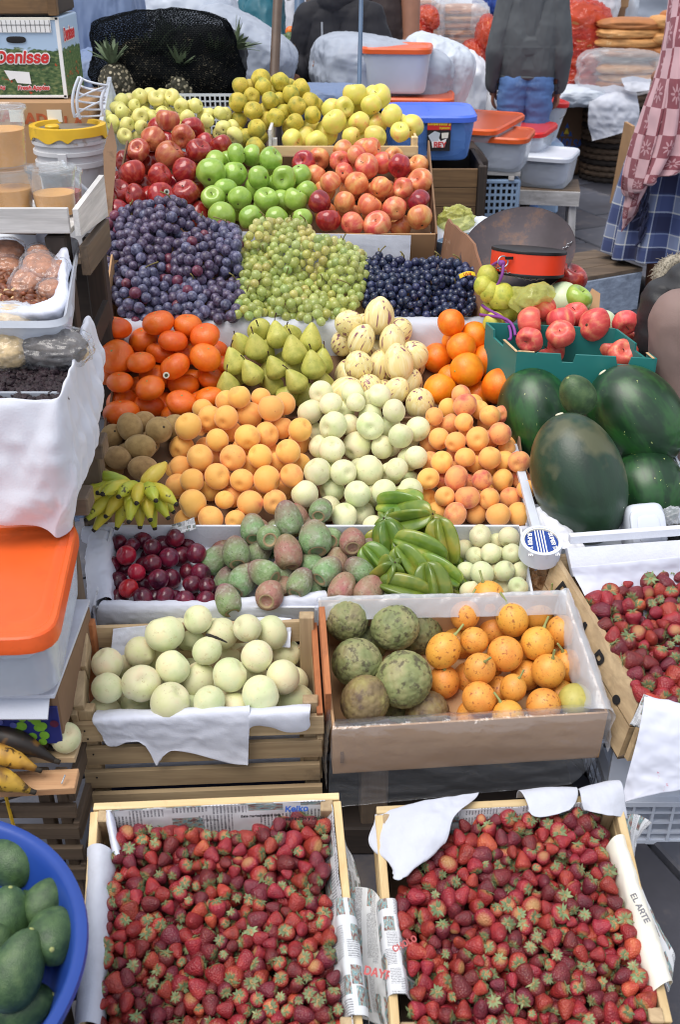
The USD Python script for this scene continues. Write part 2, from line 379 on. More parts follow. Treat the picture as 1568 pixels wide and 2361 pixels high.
fruit('yellow_apple_skin', [(0.3, lin(208,202,88)),(0.5, lin(222,212,104)),(0.62, lin(230,200,108)),(0.75, lin(232,150,100))], scale=1.0, rough=0.32, spots=[(lin(150,120,60),16.0,0.72,0.76,0.6)], val=0.12)
fruit('small_apple_skin', [(0.3, lin(206,206,112)),(0.55, lin(222,214,132)),(0.75, lin(228,214,134)),(0.92, lin(222,160,104))], scale=1.0, rough=0.4, spots=[(lin(140,110,50),9.0,0.68,0.73,0.6)], val=0.16)
fruit('quince_skin', [(0.3, lin(136,144,58)),(0.45, lin(186,172,62)),(0.6, lin(206,184,68)),(0.85, lin(186,164,82))], scale=1.3, rough=0.6, spots=[(lin(96,70,34),7.0,0.62,0.68,0.75),(lin(150,146,100),2.0,0.58,0.75,0.45)], val=0.16, bump=(9.0,0.25))
fruit('mandarin_skin', [(0.3, lin(224,94,18)),(0.55, lin(234,112,26)),(0.8, lin(228,126,36))], rough=0.33, bump=(26.0,0.25, 'voronoi_texture'), spots=[(lin(170,130,40),3.0,0.68,0.78,0.35)], coat_weight=0.15, val=0.1)
fruit('orange_skin', [(0.3, lin(234,112,12)),(0.55, lin(244,140,22)),(0.8, lin(240,160,40))], rough=0.36, bump=(30.0,0.22, 'voronoi_texture'), coat_weight=0.1, val=0.1, hue=0.02)
fruit('pear_skin', [(0.3, lin(156,160,72)),(0.55, lin(190,186,92)),(0.8, lin(204,194,106))], scale=1.3, rough=0.5, spots=[(lin(110,86,40),6.0,0.62,0.7,0.6),(lin(120,110,50),22.0,0.62,0.68,0.5)], val=0.2)
for nm, base1, base2 in (('pepino_skin', lin(232,214,150), lin(240,228,178)),('pepino_gold_skin', lin(222,186,100), lin(234,206,124))):
    fruit(nm, [(0.38, base2),(0.5, base1),(0.585, base1),(0.63, lin(146,96,108)),(0.75, lin(110,66,88))], stretch=(3.0,3.0,0.2), scale=1.2, detail=2.5, dist=0.3, rough=0.34, val=0.1, spots=[(lin(170,130,80),12.0,0.7,0.75,0.5)])
fruit('peach_skin', [(0.3, lin(238,172,84)),(0.55, lin(242,182,98)),(0.68, lin(236,162,90)),(0.8, lin(214,112,84)),(0.95, lin(176,76,72))], scale=0.75, rough=0.72, spots=[(lin(176,110,70),5.0,0.66,0.75,0.5)], val=0.12, hue=0.02, sheen_weight=0.35, sheen_roughness=0.4, sheen_tint=(1.0,0.9,0.8))
fruit('ruddy_peach_skin', [(0.25, lin(240,180,102)),(0.5, lin(232,158,96)),(0.64, lin(208,110,84)),(0.82, lin(160,72,70))], scale=0.9, rough=0.72, spots=[(lin(130,70,60),4.0,0.62,0.74,0.5)], val=0.14, sheen_weight=0.35, sheen_roughness=0.4, sheen_tint=(1.0,0.9,0.8))
fruit('white_nectarine_skin', [(0.3, lin(204,212,154)),(0.5, lin(222,222,176)),(0.66, lin(228,218,176)),(0.85, lin(224,200,156))], scale=0.9, rough=0.6, spots=[(lin(170,146,96),3.0,0.6,0.74,0.45),(lin(110,110,56),12.0,0.68,0.71,0.7)], val=0.22, hue=0.05, sheen_weight=0.2, sheen_roughness=0.4)
fruit('cream_peach_skin', [(0.3, lin(196,204,150)),(0.5, lin(212,212,168)),(0.66, lin(218,206,164)),(0.85, lin(206,180,140))], scale=0.9, rough=0.66, spots=[(lin(170,136,92),3.0,0.6,0.74,0.5),(lin(110,84,52),13.0,0.68,0.71,0.7)], val=0.2, hue=0.05, sheen_weight=0.2, sheen_roughness=0.4)
fruit('kiwi_skin', [(0.3, lin(136,108,64)),(0.55, lin(160,130,82)),(0.8, lin(174,146,94))], scale=2.0, rough=0.75, bump=(60.0,0.4), sheen_weight=0.3, sheen_tint=(0.8,0.7,0.5), val=0.16)
fruit('plum_skin', [(0.3, lin(58,18,36)),(0.5, lin(88,20,42)),(0.7, lin(122,26,48)),(0.9, lin(150,40,56))], scale=0.8, rough=0.3, spots=[(lin(150,110,140),2.2,0.56,0.8,0.3),(lin(190,150,150),30.0,0.7,0.73,0.6)], val=0.5, coat_weight=0.2)
fruit('red_plum_skin', [(0.3, lin(140,22,44)),(0.6, lin(176,34,52)),(0.85, lin(196,66,66))], scale=0.8, rough=0.3, spots=[(lin(210,170,170),30.0,0.68,0.72,0.6)], val=0.2, coat_weight=0.2)
fruit('cactus_fig_skin', [(0.25, lin(96,124,78)),(0.48, lin(124,148,100)),(0.62, lin(132,136,108)),(0.85, lin(142,112,110))], scale=0.9, rough=0.6, spots=[(lin(176,184,164),2.6,0.5,0.7,0.5),(lin(128,92,64),7.0,0.66,0.72,0.7)], val=0.25, hue=0.05, bump=(5.0,0.7), ends=(lin(140,92,100),0.3,-1.4), vor=(lin(70,62,44),4.0,0.16,0.12))
fruit('ruddy_cactus_fig_skin', [(0.28, lin(126,120,84)),(0.5, lin(150,116,96)),(0.75, lin(156,92,92))], scale=0.9, rough=0.6, val=0.2, bump=(5.0,0.7), vor=(lin(70,56,44),4.0,0.16,0.12), spots=[(lin(180,170,150),2.6,0.5,0.7,0.4)])
plain('cactus_fig_scar', lin(164,142,108),0.8,0.25,30.0)
fruit('starfruit_skin', [(0.3, lin(78,104,38)),(0.5, lin(112,132,48)),(0.68, lin(160,156,66)),(0.85, lin(170,150,80))], scale=0.8, rough=0.28, spots=[(lin(110,84,30),5.0,0.72,0.78,0.6)], val=0.35, hue=0.07, coat_weight=0.3)
fruit('cherimoya_skin', [(0.25, lin(96,102,66)),(0.45, lin(130,136,88)),(0.6, lin(150,146,102)),(0.8, lin(104,90,76))], scale=1.4, rough=0.6, spots=[(lin(66,56,44),3.4,0.52,0.62,0.75)], val=0.22, bump=(5.0,0.4))
fruit('brown_cherimoya_skin', [(0.25, lin(98,82,62)),(0.5, lin(126,108,74)),(0.75, lin(150,140,84))], scale=1.4, rough=0.6, spots=[(lin(72,52,50),2.2,0.5,0.64,0.75)], val=0.15, bump=(5.0,0.4))
fruit('granadilla_skin', [(0.3, lin(216,138,56)),(0.55, lin(224,156,66)),(0.8, lin(212,166,74))], scale=1.2, rough=0.45, spots=[(lin(140,70,34),4.2,0.58,0.66,0.8),(lin(160,88,44),14.0,0.6,0.66,0.6)], val=0.2, hue=0.02, bump=(14.0,0.1))
fruit('green_granadilla_skin', [(0.3, lin(168,156,74)),(0.6, lin(188,176,92)),(0.85, lin(150,150,84))], scale=1.2, rough=0.5, spots=[(lin(130,70,40),4.0,0.64,0.7,0.7)], val=0.1)
fruit('guava_skin', [(0.3, lin(150,160,54)),(0.55, lin(190,186,72)),(0.8, lin(206,196,100))], scale=1.4, rough=0.5, spots=[(lin(60,60,40),5.0,0.64,0.7,0.8)], val=0.15, bump=(7.0,0.3))
fruit('pale_melon_skin', [(0.3, lin(206,222,178)),(0.7, lin(220,232,196))], rough=0.35, spots=[(lin(120,120,90),9.0,0.7,0.73,0.6)], val=0.05)
fruit('avocado_skin', [(0.3, lin(42,64,40)),(0.55, lin(66,92,55)),(0.8, lin(94,116,72))], scale=2.2, detail=6.0, rough=0.42, bump=(22.0,0.35), spots=[(lin(110,126,84),40.0,0.62,0.68,0.5)], val=0.15)
fruit('watermelon_rind', [(0.3, lin(14,40,22)),(0.48, lin(20,54,26)),(0.6, lin(36,84,34)),(0.8, lin(32,66,34))], stretch=(2.0,2.0,0.5), scale=1.3, detail=6.0, rough=0.36, spots=[(lin(196,206,130),9.0,0.7,0.71,0.95),(lin(60,96,52),3.0,0.58,0.72,0.4)], val=0.1, bump=(16.0,0.06), coat_weight=0.35, coat_roughness=0.42)
fruit('patched_watermelon_rind', [(0.3, lin(14,38,24)),(0.55, lin(22,52,32)),(0.8, lin(34,66,40))], stretch=(2.0,2.0,0.5), scale=1.3, detail=6.0, rough=0.4, spots=[(lin(92,92,64),0.9,0.52,0.62,0.7),(lin(226,222,196),5.0,0.7,0.71,0.95)], val=0.05, bump=(20.0,0.12), coat_weight=0.3, coat_roughness=0.42)
plain('watermelon_scar', lin(222,216,190),0.7,0.2,40.0)
for i, (a, b) in enumerate([(lin(196,190,62), lin(150,172,52)),(lin(206,184,62), lin(176,178,58)),(lin(212,190,84), lin(200,176,70))]):
    fruit(f'banana_peel_{i}', [(0.35, b),(0.6, a)], scale=14.0, rough=0.45, spots=[(lin(54,42,26),42.0,0.63,0.68,0.9)], val=0.1)
fruit('overripe_banana_peel', [(0.3, lin(26,22,20)),(0.5, lin(40,32,26)),(0.54, lin(130,92,36)),(0.62, lin(204,160,62)),(0.9, lin(214,176,84))], scale=11.0, rough=0.5, spots=[(lin(50,34,24),60.0,0.56,0.62,0.9)], val=0.1)
plain('banana_tip', lin(44,38,30),0.8,0.3,60)
def grape(name, cols, bloom, bl, rough, **kw):
    fruit(name, cols, scale=1.1, rough=rough, spots=[(bloom, 2.0,0.42,0.66, bl)], val=0.3, hue=0.03, **kw)
grape('purple_grape_skin', [(0.3, lin(46,36,58)),(0.6, lin(66,50,74)),(0.85, lin(92,58,80))], lin(138,134,162),0.5,0.38)
grape('dusky_grape_skin', [(0.3, lin(52,50,76)),(0.7, lin(76,72,100))], lin(142,144,174),0.55,0.4)
grape('ruby_grape_skin', [(0.3, lin(84,30,46)),(0.7, lin(118,44,58))], lin(140,110,136),0.4,0.38)
grape('green_grape_skin', [(0.3, lin(158,172,72)),(0.7, lin(186,194,100))], lin(190,200,140),0.25,0.26, subsurface_weight=0.35, subsurface_scale=0.35, subsurface_radius=(1.0,1.0,0.4))
grape('golden_grape_skin', [(0.3, lin(178,174,74)),(0.7, lin(204,196,104))], lin(200,196,130),0.25,0.26, subsurface_weight=0.35, subsurface_scale=0.35, subsurface_radius=(1.0,0.9,0.3))
grape('jade_grape_skin', [(0.3, lin(142,166,76)),(0.7, lin(170,186,104))], lin(180,200,150),0.25,0.26, subsurface_weight=0.35, subsurface_scale=0.35, subsurface_radius=(0.9,1.0,0.5))
grape('black_grape_skin', [(0.3, lin(16,18,36)),(0.7, lin(30,32,58))], lin(78,90,128),0.5,0.25)
grape('blue_grape_skin', [(0.3, lin(26,30,56)),(0.7, lin(44,48,80))], lin(92,104,144),0.55,0.32)
plain('grape_stem', lin(120,110,60),0.7,0.2,60)
for nm, a, b, c in (('strawberry_red', lin(118,28,32), lin(148,40,40), lin(172,68,50)),('strawberry_dark', lin(84,24,33), lin(110,33,42), lin(130,46,50)),('strawberry_light', lin(150,44,38), lin(178,72,50), lin(200,120,80))):
    fruit(nm, [(0.3, a),(0.55, b),(0.8, c)], scale=0.9, rough=0.46, ends=(lin(204,176,110),0.6,1.15), vor=(lin(206,150,80),5.2,0.11,0.085), bump=(5.2,0.5, 'voronoi_texture'), val=0.25, hue=0.02)
fruit('strawberry_leaf', [(0.3, lin(86,102,66)),(0.6, lin(120,134,92)),(0.85, lin(168,172,122))], scale=1.2, rough=0.6, val=0.5, hue=0.04)
plain('soft_scar', lin(146,124,80),0.8,0.2,40)
plain('apple_stem', lin(72,56,34),0.8,0.2,40)
plain('green_stem', lin(150,156,96),0.7,0.2,40)
plain('pear_stem', lin(64,44,34),0.8,0.2,40)
plain('sticker_white', lin(226,222,206),0.5,0.05)
plain('sticker_dark', lin(70,80,60),0.5,0.05)
fruit('brazil_nut', [(0.3, lin(84,44,28)),(0.6, lin(126,70,40)),(0.85, lin(170,110,64))], scale=1.4, rough=0.45, val=0.4)
fruit('pale_nut', [(0.3, lin(196,160,110)),(0.7, lin(216,186,138))], scale=1.4, rough=0.5, val=0.2)
fruit('raisin', [(0.3, lin(26,16,22)),(0.6, lin(44,26,34)),(0.9, lin(70,36,38))], scale=1.4, rough=0.45, val=0.6, bump=(3.5,0.8))

# cloth, paper, wood, plastic, ground
def woven(name, col, rough=0.8, **kw): return plain(name, col, rough, 0.05,4.0, bump=0.15, bscale=300.0, **kw)
woven('white_cloth', lin(208,211,222), dirt=lin(172,166,164), dthr=(0.62,0.85), dscale=5.0)
woven('white_paper', lin(206,210,224),0.7)
plain('stained_paper', lin(208,212,228),0.7,0.04,4.0, dirt=lin(200,110,130), dthr=(0.66,0.7), dscale=14.0)
woven('bright_paper', lin(194,198,210),0.65, dirt=lin(176,178,186), dthr=(0.5,0.75))
plain('cream_paper', lin(232,228,214),0.7,0.05,5.0)
plain('styrofoam', lin(214,217,226),0.75,0.05,20.0, bump=0.2, bscale=160.0, dirt=lin(120,110,104), dthr=(0.66,0.74), dscale=16.0)
plain('cardboard', lin(176,138,100),0.8,0.1,5.0, bump=0.1, bscale=120.0)
plain('dark_cardboard', lin(124,96,72),0.85,0.15,5.0, bump=0.15, bscale=120.0, dirt=lin(80,60,46))
plain('cardboard_edge', lin(196,164,124),0.9,0.3,120.0)
plain('teal_card', lin(34,116,112),0.5,0.08,4.0, dirt=lin(70,140,134), dthr=(0.66,0.72), dscale=22.0)
wood('crate_wood_x', lin(138,114,86), lin(200,176,138),0); wood('crate_wood_y', lin(138,114,86), lin(200,176,138),1); wood('crate_wood_z', lin(138,114,86), lin(200,176,138),2)
wood('pale_wood_x', lin(190,160,112), lin(226,204,160),0); wood('pale_wood_y', lin(186,156,108), lin(224,200,154),1)
wood('orange_wood_y', lin(140,80,46), lin(184,116,70),1)
wood('old_wood_x', lin(70,58,48), lin(122,104,86),0); wood('old_wood_y', lin(70,58,48), lin(122,104,86),1); wood('old_wood_z', lin(70,58,48), lin(122,104,86),2)
wood('dark_wood_x', lin(36,30,28), lin(66,54,46),0); wood('dark_wood_y', lin(36,30,28), lin(66,54,46),1); wood('dark_wood_z', lin(36,30,28), lin(66,54,46),2)
wood('brown_wood_x', lin(80,58,38), lin(134,104,70),0)
wood('white_wood_x', lin(150,148,146), lin(226,224,222),0, dirt=lin(96,84,74)); wood('white_wood_y', lin(150,148,146), lin(226,224,222),1, dirt=lin(96,84,74)); wood('white_wood_z', lin(150,148,146), lin(226,224,222),2, dirt=lin(96,84,74))
wood('blue_wash_wood', lin(96,106,124), lin(170,184,206),0, dirt=lin(70,64,62))
plain('plywood_old', lin(138,100,76),0.85,0.25,6.0, bump=0.3, bscale=80.0, dirt=lin(190,164,144), dthr=(0.54,0.62), dscale=6.0, stretch=(1,1,0.35))
plain('black_ink', lin(26,24,26),0.8,0.3,30)
plain('orange_plastic', lin(222,92,36),0.38,0.07,7.0, dirt=lin(176,76,34), dthr=(0.54,0.74), dscale=5.0)
plain('orange_film_lid', lin(186,84,48),0.3,0.06,3.0)
plain('red_film_lid', lin(196,62,62),0.3,0.06,3.0)
plain('red_plastic', lin(206,30,30),0.35,0.06)
plain('blue_plastic', lin(30,64,142),0.36,0.08,6.0)
plain('blue_lid', lin(74,112,224),0.35,0.05)
plain('white_plastic', lin(204,210,222),0.38,0.06, dirt=lin(150,148,146), dthr=(0.62,0.8))
plain('milky_plastic', lin(206,212,222),0.3,0.06,6.0, alpha=0.8)
plain('grey_plastic', lin(150,156,166),0.4,0.08)
plain('pale_blue_plastic', lin(150,176,206),0.4,0.08)
plain('yellow_plastic', lin(222,178,40),0.45,0.12,8.0, dirt=lin(96,84,52), dthr=(0.56,0.7))
plain('grey_dirt', lin(120,112,100),0.85,0.25,14.0, dirt=lin(70,64,56))
plain('bucket_white', lin(204,204,206),0.45,0.08,8.0, dirt=lin(150,120,90), dthr=(0.6,0.72), dscale=9.0)
clear_film('cup_plastic', (0.97,0.98,0.98),0.08,1.45,0.035)
clear_film('film', (0.97,0.98,1.0),0.14,1.5,0.02)
clear_film('hazy_film', (0.95,0.96,0.98),0.2,1.5,0.24)
clear_film('red_film', (0.96,0.5,0.42),0.16,1.5,0.3, lin(196,84,72))
clear_film('yellow_film', (0.9,0.92,0.6),0.16,1.5,0.4, lin(206,206,120))
clear_film('blue_tub', (0.72,0.83,0.97),0.1,1.45,0.35, lin(100,140,200))
clear_film('tub_wall', (0.94,0.95,0.97),0.12,1.45,0.25, lin(200,206,214))
plain('juice', lin(224,158,62),0.35,0.1,14.0)
plain('red_juice', lin(150,36,14),0.3,0.05)
woven('tarp_grey', lin(160,168,182),0.55, dirt=lin(120,124,136)); woven('tarp_pale', lin(196,204,216),0.5)
woven('tarp_blue', lin(112,130,164),0.55)
woven('white_bag', lin(222,224,232),0.45)
plain('net_black', lin(30,33,34),0.7,0.2,30)
plain('bread', lin(196,142,84),0.6,0.22,9.0, dirt=lin(232,206,160), dthr=(0.62,0.7), dscale=7.0)
plain('dark_bread', lin(166,106,58),0.6,0.22,9.0, dirt=lin(224,190,140), dthr=(0.64,0.7), dscale=7.0)
plain('wicker', lin(92,74,58),0.7,0.35,40.0)
plain('dark_wicker', lin(44,36,32),0.8,0.3,40.0)
plain('rust_iron', lin(78,70,74),0.6,0.35,6.0, bump=0.1, bscale=60.0, dirt=lin(120,92,76), dthr=(0.55,0.7), dscale=12.0, metallic=0.2)
plain('dark_iron', lin(30,30,32),0.4,0.2,12.0, metallic=0.4)
plain('steel', lin(170,172,176),0.3,0.08,10.0, metallic=0.9)
plain('scale_orange', lin(226,66,34),0.35,0.06,12.0, dirt=lin(120,40,30), dthr=(0.7,0.76), dscale=18.0)
plain('purple_cord', lin(126,60,140),0.6,0.12,60.0)
plain('pole_rust', lin(92,74,62),0.5,0.2,14.0); plain('pole_blue', lin(84,106,134),0.45,0.14,14.0)
plain('paving', lin(76,78,88),0.6,0.3,3.0, bump=0.35, bscale=22.0, dirt=lin(112,108,110), dthr=(0.55,0.75), dscale=6.0)
plain('paving_dark', lin(62,62,70),0.6,0.3,3.0, bump=0.35, bscale=22.0, dirt=lin(96,88,84), dthr=(0.55,0.75), dscale=6.0)
plain('joint_dirt', lin(92,88,88),0.9,0.3,20.0)
plain('skin', lin(150,104,82),0.55,0.12,12.0); plain('hair', lin(24,20,20),0.5,0.2,80.0)
woven('hoodie_grey', lin(82,86,90)); woven('black_coat', lin(24,24,32)); woven('brown_dress', lin(48,36,36)); woven('teal_jacket', lin(20,92,108),0.5)
plain('denim', lin(84,118,172),0.85,0.18,6.0, bump=0.2, bscale=400.0, stretch=(1,1,0.4), dirt=lin(130,158,200), dthr=(0.56,0.74), dscale=4.0)
woven('legging', lin(132,110,104),0.7); woven('quilt_dark', lin(40,40,42),0.5); woven('fur', lin(160,152,136),0.9)
woven('navy_cloth', lin(40,44,74)); woven('shoe', lin(30,28,28),0.5)
plain('red_ink', lin(206,44,44),0.5,0.05); plain('dull_red_ink', lin(176,84,84),0.8,0.25,60); plain('white_ink', lin(236,236,236),0.5,0.03); plain('blue_ink', lin(60,104,190),0.6,0.08); plain('grey_ink', lin(110,110,116),0.7,0.1)
plain('orange_crayon', lin(172,86,48),0.8,0.2,60); plain('yellow_ink', lin(236,206,50),0.5,0.05); plain('green_ink', lin(60,140,90),0.5,0.05); plain('navy_ink', lin(36,44,110),0.5,0.05)
def orchard_print(name, sky=True):
    """The printed picture on an apple carton: sky over rows of trees with red fruit."""
    nodes = {'tc': ('texture_coordinate', {}), 'sx': ('separate_xyz', {}), 'n': ('noise_texture', {'scale': 60.0, 'detail': 6.0}), 'n2': ('noise_texture', {'scale': 34.0, 'detail': 2.0}),
             'r': ('rgb_ramp', {'ramp': [(0.3, lin(40,62,34)),(0.5, lin(74,100,60)),(0.7, lin(128,138,90))]}), 'fm': ('map_range', {'from_min': 0.66, 'from_max': 0.7, 'clamp': True}),
             'fx': ('mix', {'color2': lin(190,70,36)}), 'ad': ('math', {'math_type': 'multiply_add', 'value2': 0.08}), 'sm': ('map_range', {'from_min': 0.335, 'from_max': 0.345, 'clamp': True}),
             'skx': ('mix', {'color2': lin(176,200,226)}), 'p': ('principled_bsdf', {'roughness': 0.35})}
    links = [('tc.object', 'sx.vector'),('tc.object', 'n.vector'),('tc.object', 'n2.vector'),('n.fac', 'r.fac'),('n2.fac', 'fm.value'),('fm.result', 'fx.fac'),('r.color', 'fx.color1'),
             ('n2.fac', 'ad.value1'),('sx.z', 'ad.value3'),('ad.value', 'sm.value'),('sm.result', 'skx.fac'),('fx.color', 'skx.color1'),('skx.color', 'p.base_color')]
    return mk(name, nodes, links, 'p.BSDF')
orchard_print('orchard_print')
def newsprint(name, lines=70.0, seed=0.0, tint=(0.55,0.56,0.58), pics=0.72):
    """Newspaper: columns of grey lines of print, white gutters and a few coloured pictures, over st."""
    nodes = {'uv': ('uvmap', {'attribute': 'st'}), 'mp': ('mapping', {'scale': (3.0,5.0,1), 'location': (seed, seed*1.7,0)}),
             'vo': ('voronoi_texture', {'dimensions': '2D', 'metric': 'chebychev', 'scale': 1.0, 'randomness': 0.55}), 'vd': ('separate_color', {}),
             'wv': ('mapping', {'scale': (1, lines, 1)}), 'sx': ('separate_xyz', {}), 'fr': ('math', {'math_type': 'fraction'}), 'lt': ('math', {'math_type': 'less_than', 'value2': 0.5}),
             'nm': ('mapping', {'scale': (140.0, lines, 1)}), 'sn': ('noise_texture', {'dimensions': '2D', 'scale': 1.0, 'detail': 1.0}), 'gt': ('math', {'math_type': 'greater_than', 'value2': 0.44}),
             'mu': ('math', {'math_type': 'multiply'}), 'pic': ('math', {'math_type': 'greater_than', 'value2': pics}), 'gap': ('math', {'math_type': 'less_than', 'value2': 0.4}), 'mu2': ('math', {'math_type': 'multiply'}),
             'tx': ('mix', {'color1': tint, 'color2': (0.13,0.13,0.15)}), 'pn': ('noise_texture', {'scale': 22.0, 'detail': 5.0}),
             'pr': ('rgb_ramp', {'ramp': [(0.3,(0.05,0.07,0.1)),(0.42,(0.25,0.1,0.08)),(0.5,(0.3,0.34,0.3)),(0.58,(0.1,0.25,0.3)),(0.7,(0.6,0.58,0.5))]}),
             'px': ('mix', {}), 'pm': ('math', {'math_type': 'multiply'}), 'p': ('principled_bsdf', {'roughness': 0.8})}
    links = [('uv.UV', 'mp.vector'),('mp.vector', 'vo.vector'),('vo.color', 'vd.color'),('uv.UV', 'wv.vector'),('wv.vector', 'sx.vector'),('sx.y', 'fr.value1'),('fr.value', 'lt.value1'),
             ('uv.UV', 'nm.vector'),('nm.vector', 'sn.vector'),('sn.fac', 'gt.value1'),('gt.value', 'mu.value1'),('lt.value', 'mu.value2'),('vo.distance', 'gap.value1'),('mu.value', 'mu2.value1'),('gap.value', 'mu2.value2'),
             ('mu2.value', 'tx.fac'),('vd.r', 'pic.value1'),('pic.value', 'pm.value1'),('gap.value', 'pm.value2'),('uv.UV', 'pn.vector'),('pn.fac', 'pr.fac'),('pm.value', 'px.fac'),('tx.color', 'px.color1'),('pr.color', 'px.color2'),('px.color', 'p.base_color')]
    return mk(name, nodes, links, 'p.BSDF')
newsprint('newsprint', 70.0,0.0); newsprint('newsprint_bright', 60.0,3.3,(0.62,0.63,0.65)); newsprint('newsprint_colour', 50.0,8.1,(0.58,0.6,0.62),0.42)
def plaid(name, kind):
    nodes = {'uv': ('uvmap', {'attribute': 'st'}), 'p': ('principled_bsdf', {'roughness': 0.85, 'sheen_weight': 0.2})}
    if kind == 'skirt':
        nodes.update({'mp': ('mapping', {'scale': (7.0,5.5,1)}), 'sx': ('separate_xyz', {}), 'fx': ('math', {'math_type': 'fraction'}), 'fy': ('math', {'math_type': 'fraction'}),
                      'rx': ('rgb_ramp', {'interpolate': False, 'ramp': [(0,(0.12,0.12,0.12)),(0.42,(0.2,0.2,0.2)),(0.46,(0.9,0.9,0.9)),(0.5,(0.55,0.55,0.55)),(0.84,(1.1,1.1,1.1)),(0.88,(0.2,0.2,0.2))]}),
                      'ry': ('rgb_ramp', {'interpolate': False, 'ramp': [(0,(0.12,0.12,0.12)),(0.4,(0.22,0.22,0.22)),(0.44,(0.9,0.9,0.9)),(0.48,(0.55,0.55,0.55)),(0.86,(1.1,1.1,1.1)),(0.9,(0.2,0.2,0.2))]}),
                      'ad': ('mix', {'mix_type': 'mix', 'fac': 0.5}), 'bw': ('rgb_to_bw', {}), 'cr': ('rgb_ramp', {'ramp': [(0.1, lin(28,34,72)),(0.35, lin(66,80,128)),(0.5, lin(110,126,168)),(0.8, lin(190,196,204)),(1, lin(214,214,206))]})})
        links = [('uv.UV', 'mp.vector'),('mp.vector', 'sx.vector'),('sx.x', 'fx.value1'),('sx.y', 'fy.value1'),('fx.value', 'rx.fac'),('fy.value', 'ry.fac'),('rx.color', 'ad.color1'),('ry.color', 'ad.color2'),('ad.color', 'bw.color'),('bw.val', 'cr.fac'),('cr.color', 'p.base_color')]
    else:      # checks of two pinks, a pale flower in every dark one
        nodes.update({'mp': ('mapping', {'scale': (9.0,9.0,1)}), 'ck': ('checker_texture', {'scale': 1.0, 'color1': lin(206,166,172), 'color2': lin(138,74,84)}), 'fr': ('vector_math', {'math_type': 'fraction'}),
                      'sb': ('vector_math', {'math_type': 'subtract', 'vector2': (0.5,0.5,0.0)}), 'sx': ('separate_xyz', {}), 'at': ('math', {'math_type': 'arctan2'}), 'ln': ('vector_math', {'math_type': 'length'}),
                      'm8': ('math', {'math_type': 'multiply', 'value2': 8.0}), 'co': ('math', {'math_type': 'cosine'}), 'pt': ('math', {'math_type': 'multiply_add', 'value2': 0.13, 'value3': 0.22}),
                      'in': ('math', {'math_type': 'less_than'}), 'ou': ('math', {'math_type': 'greater_than', 'value2': 0.1}), 'mu': ('math', {'math_type': 'multiply'}), 'mu2': ('math', {'math_type': 'multiply', 'value2': 0.7}), 'fx': ('mix', {'color2': lin(206,166,172)})})
        links = [('uv.UV', 'mp.vector'),('mp.vector', 'ck.vector'),('mp.vector', 'fr.vector1'),('fr.vector', 'sb.vector1'),('sb.vector', 'sx.vector'),('sx.y', 'at.value1'),('sx.x', 'at.value2'),('sb.vector', 'ln.vector1'),('at.value', 'm8.value1'),('m8.value', 'co.value1'),
                 ('co.value', 'pt.value1'),('ln.value', 'in.value1'),('pt.value', 'in.value2'),('ln.value', 'ou.value1'),('in.value', 'mu.value1'),('ou.value', 'mu.value2'),('mu.value', 'mu2.value1'),('mu2.value', 'fx.fac'),('ck.color', 'fx.color1'),('fx.color', 'p.base_color')]
    return mk(name, nodes, links, 'p.BSDF')
plaid('plaid_skirt_cloth', 'skirt'); plaid('checked_shawl_cloth', 'shawl')
fruit('russet_apple_skin', [(0.25, lin(150,44,40)),(0.45, lin(176,82,58)),(0.62, lin(196,122,78)),(0.85, lin(208,168,96))], stretch=(2.2,2.2,0.5), scale=1.2, detail=7.0, rough=0.28, coat_weight=0.3, coat_roughness=0.12, val=0.2)
# ------------------------------------------------------------------ fruit shapes (radius one, stem along +z)
def apple_shape(squat=0.94, lobe=0.035, dim=0.42, seed=0, taper=0.08, nu=24, nv=16):
    def fn(t, p):
        r = np.sin(t)*(1+taper*np.cos(t))*(1+lobe*np.cos(5*p+seed)*(0.4+0.6*(np.cos(t) < 0)))
        z = squat*np.cos(t) - dim*np.exp(-(t/0.38) ** 2)+0.2*np.exp(-((math.pi - t)/0.34) ** 2)
        w = 1+0.05*np.sin(2*p+seed*1.7)
        return r*np.cos(p)*w, r*np.sin(p), z+0.05*np.cos(p+seed)*np.sin(t) ** 2
    return ball(fn, nu, nv)
def stem(z0, L, lean=0.2, r=0.03):
    return tube([(0,0, z0),(lean*0.3,0, z0 + L * 0.5),(lean, 0, z0 + L)],[r, r*0.8, r*1.3],6)
def peach_shape(seed=0, tip=0.0):
    def fn(t, p):
        cr = 0.07*np.exp(-(((p - 1.0) % (2*math.pi) - math.pi)/0.16) ** 2)*np.sin(t)
        r = np.sin(t)*(1 - cr)*(1+0.025*np.cos(2*p+seed))
        z = 0.97*np.cos(t) - 0.26*np.exp(-(t/0.3) ** 2) - tip*np.exp(-((math.pi - t)/0.22) ** 2)
        return r*np.cos(p), r*np.sin(p), z
    return ball(fn, 26,16)
def egg(zs=1.3, nose=0.0, tail=0.0, squash=1.0, bump=0.0, seed=0, nu=20, nv=14):
    def fn(t, p):
        r = np.sin(t)*(1+nose*np.cos(t))*(1+bump*np.cos(3*p+seed)*np.sin(t))
        return r*np.cos(p), r*np.sin(p)*squash, zs*np.cos(t)+tail*np.exp(-(t/0.3) ** 2)
    return ball(fn, nu, nv)
def pear_shape(neck=0.5, seed=0):
    def fn(t, p):
        z = np.cos(t); u = np.clip((z+0.1)/1.1,0,1)
        r = np.sin(t)*(1 - neck*u ** 1.1)*(1+0.03*np.cos(3*p+seed))
        return r*np.cos(p)+0.12*u ** 2*math.cos(seed), r*np.sin(p)+0.12*u ** 2*math.sin(seed), np.where(z > 0, z*1.42, z*0.95)+0.1*np.exp(-((math.pi - t)/0.3) ** 2)
    return ball(fn, 22,18)
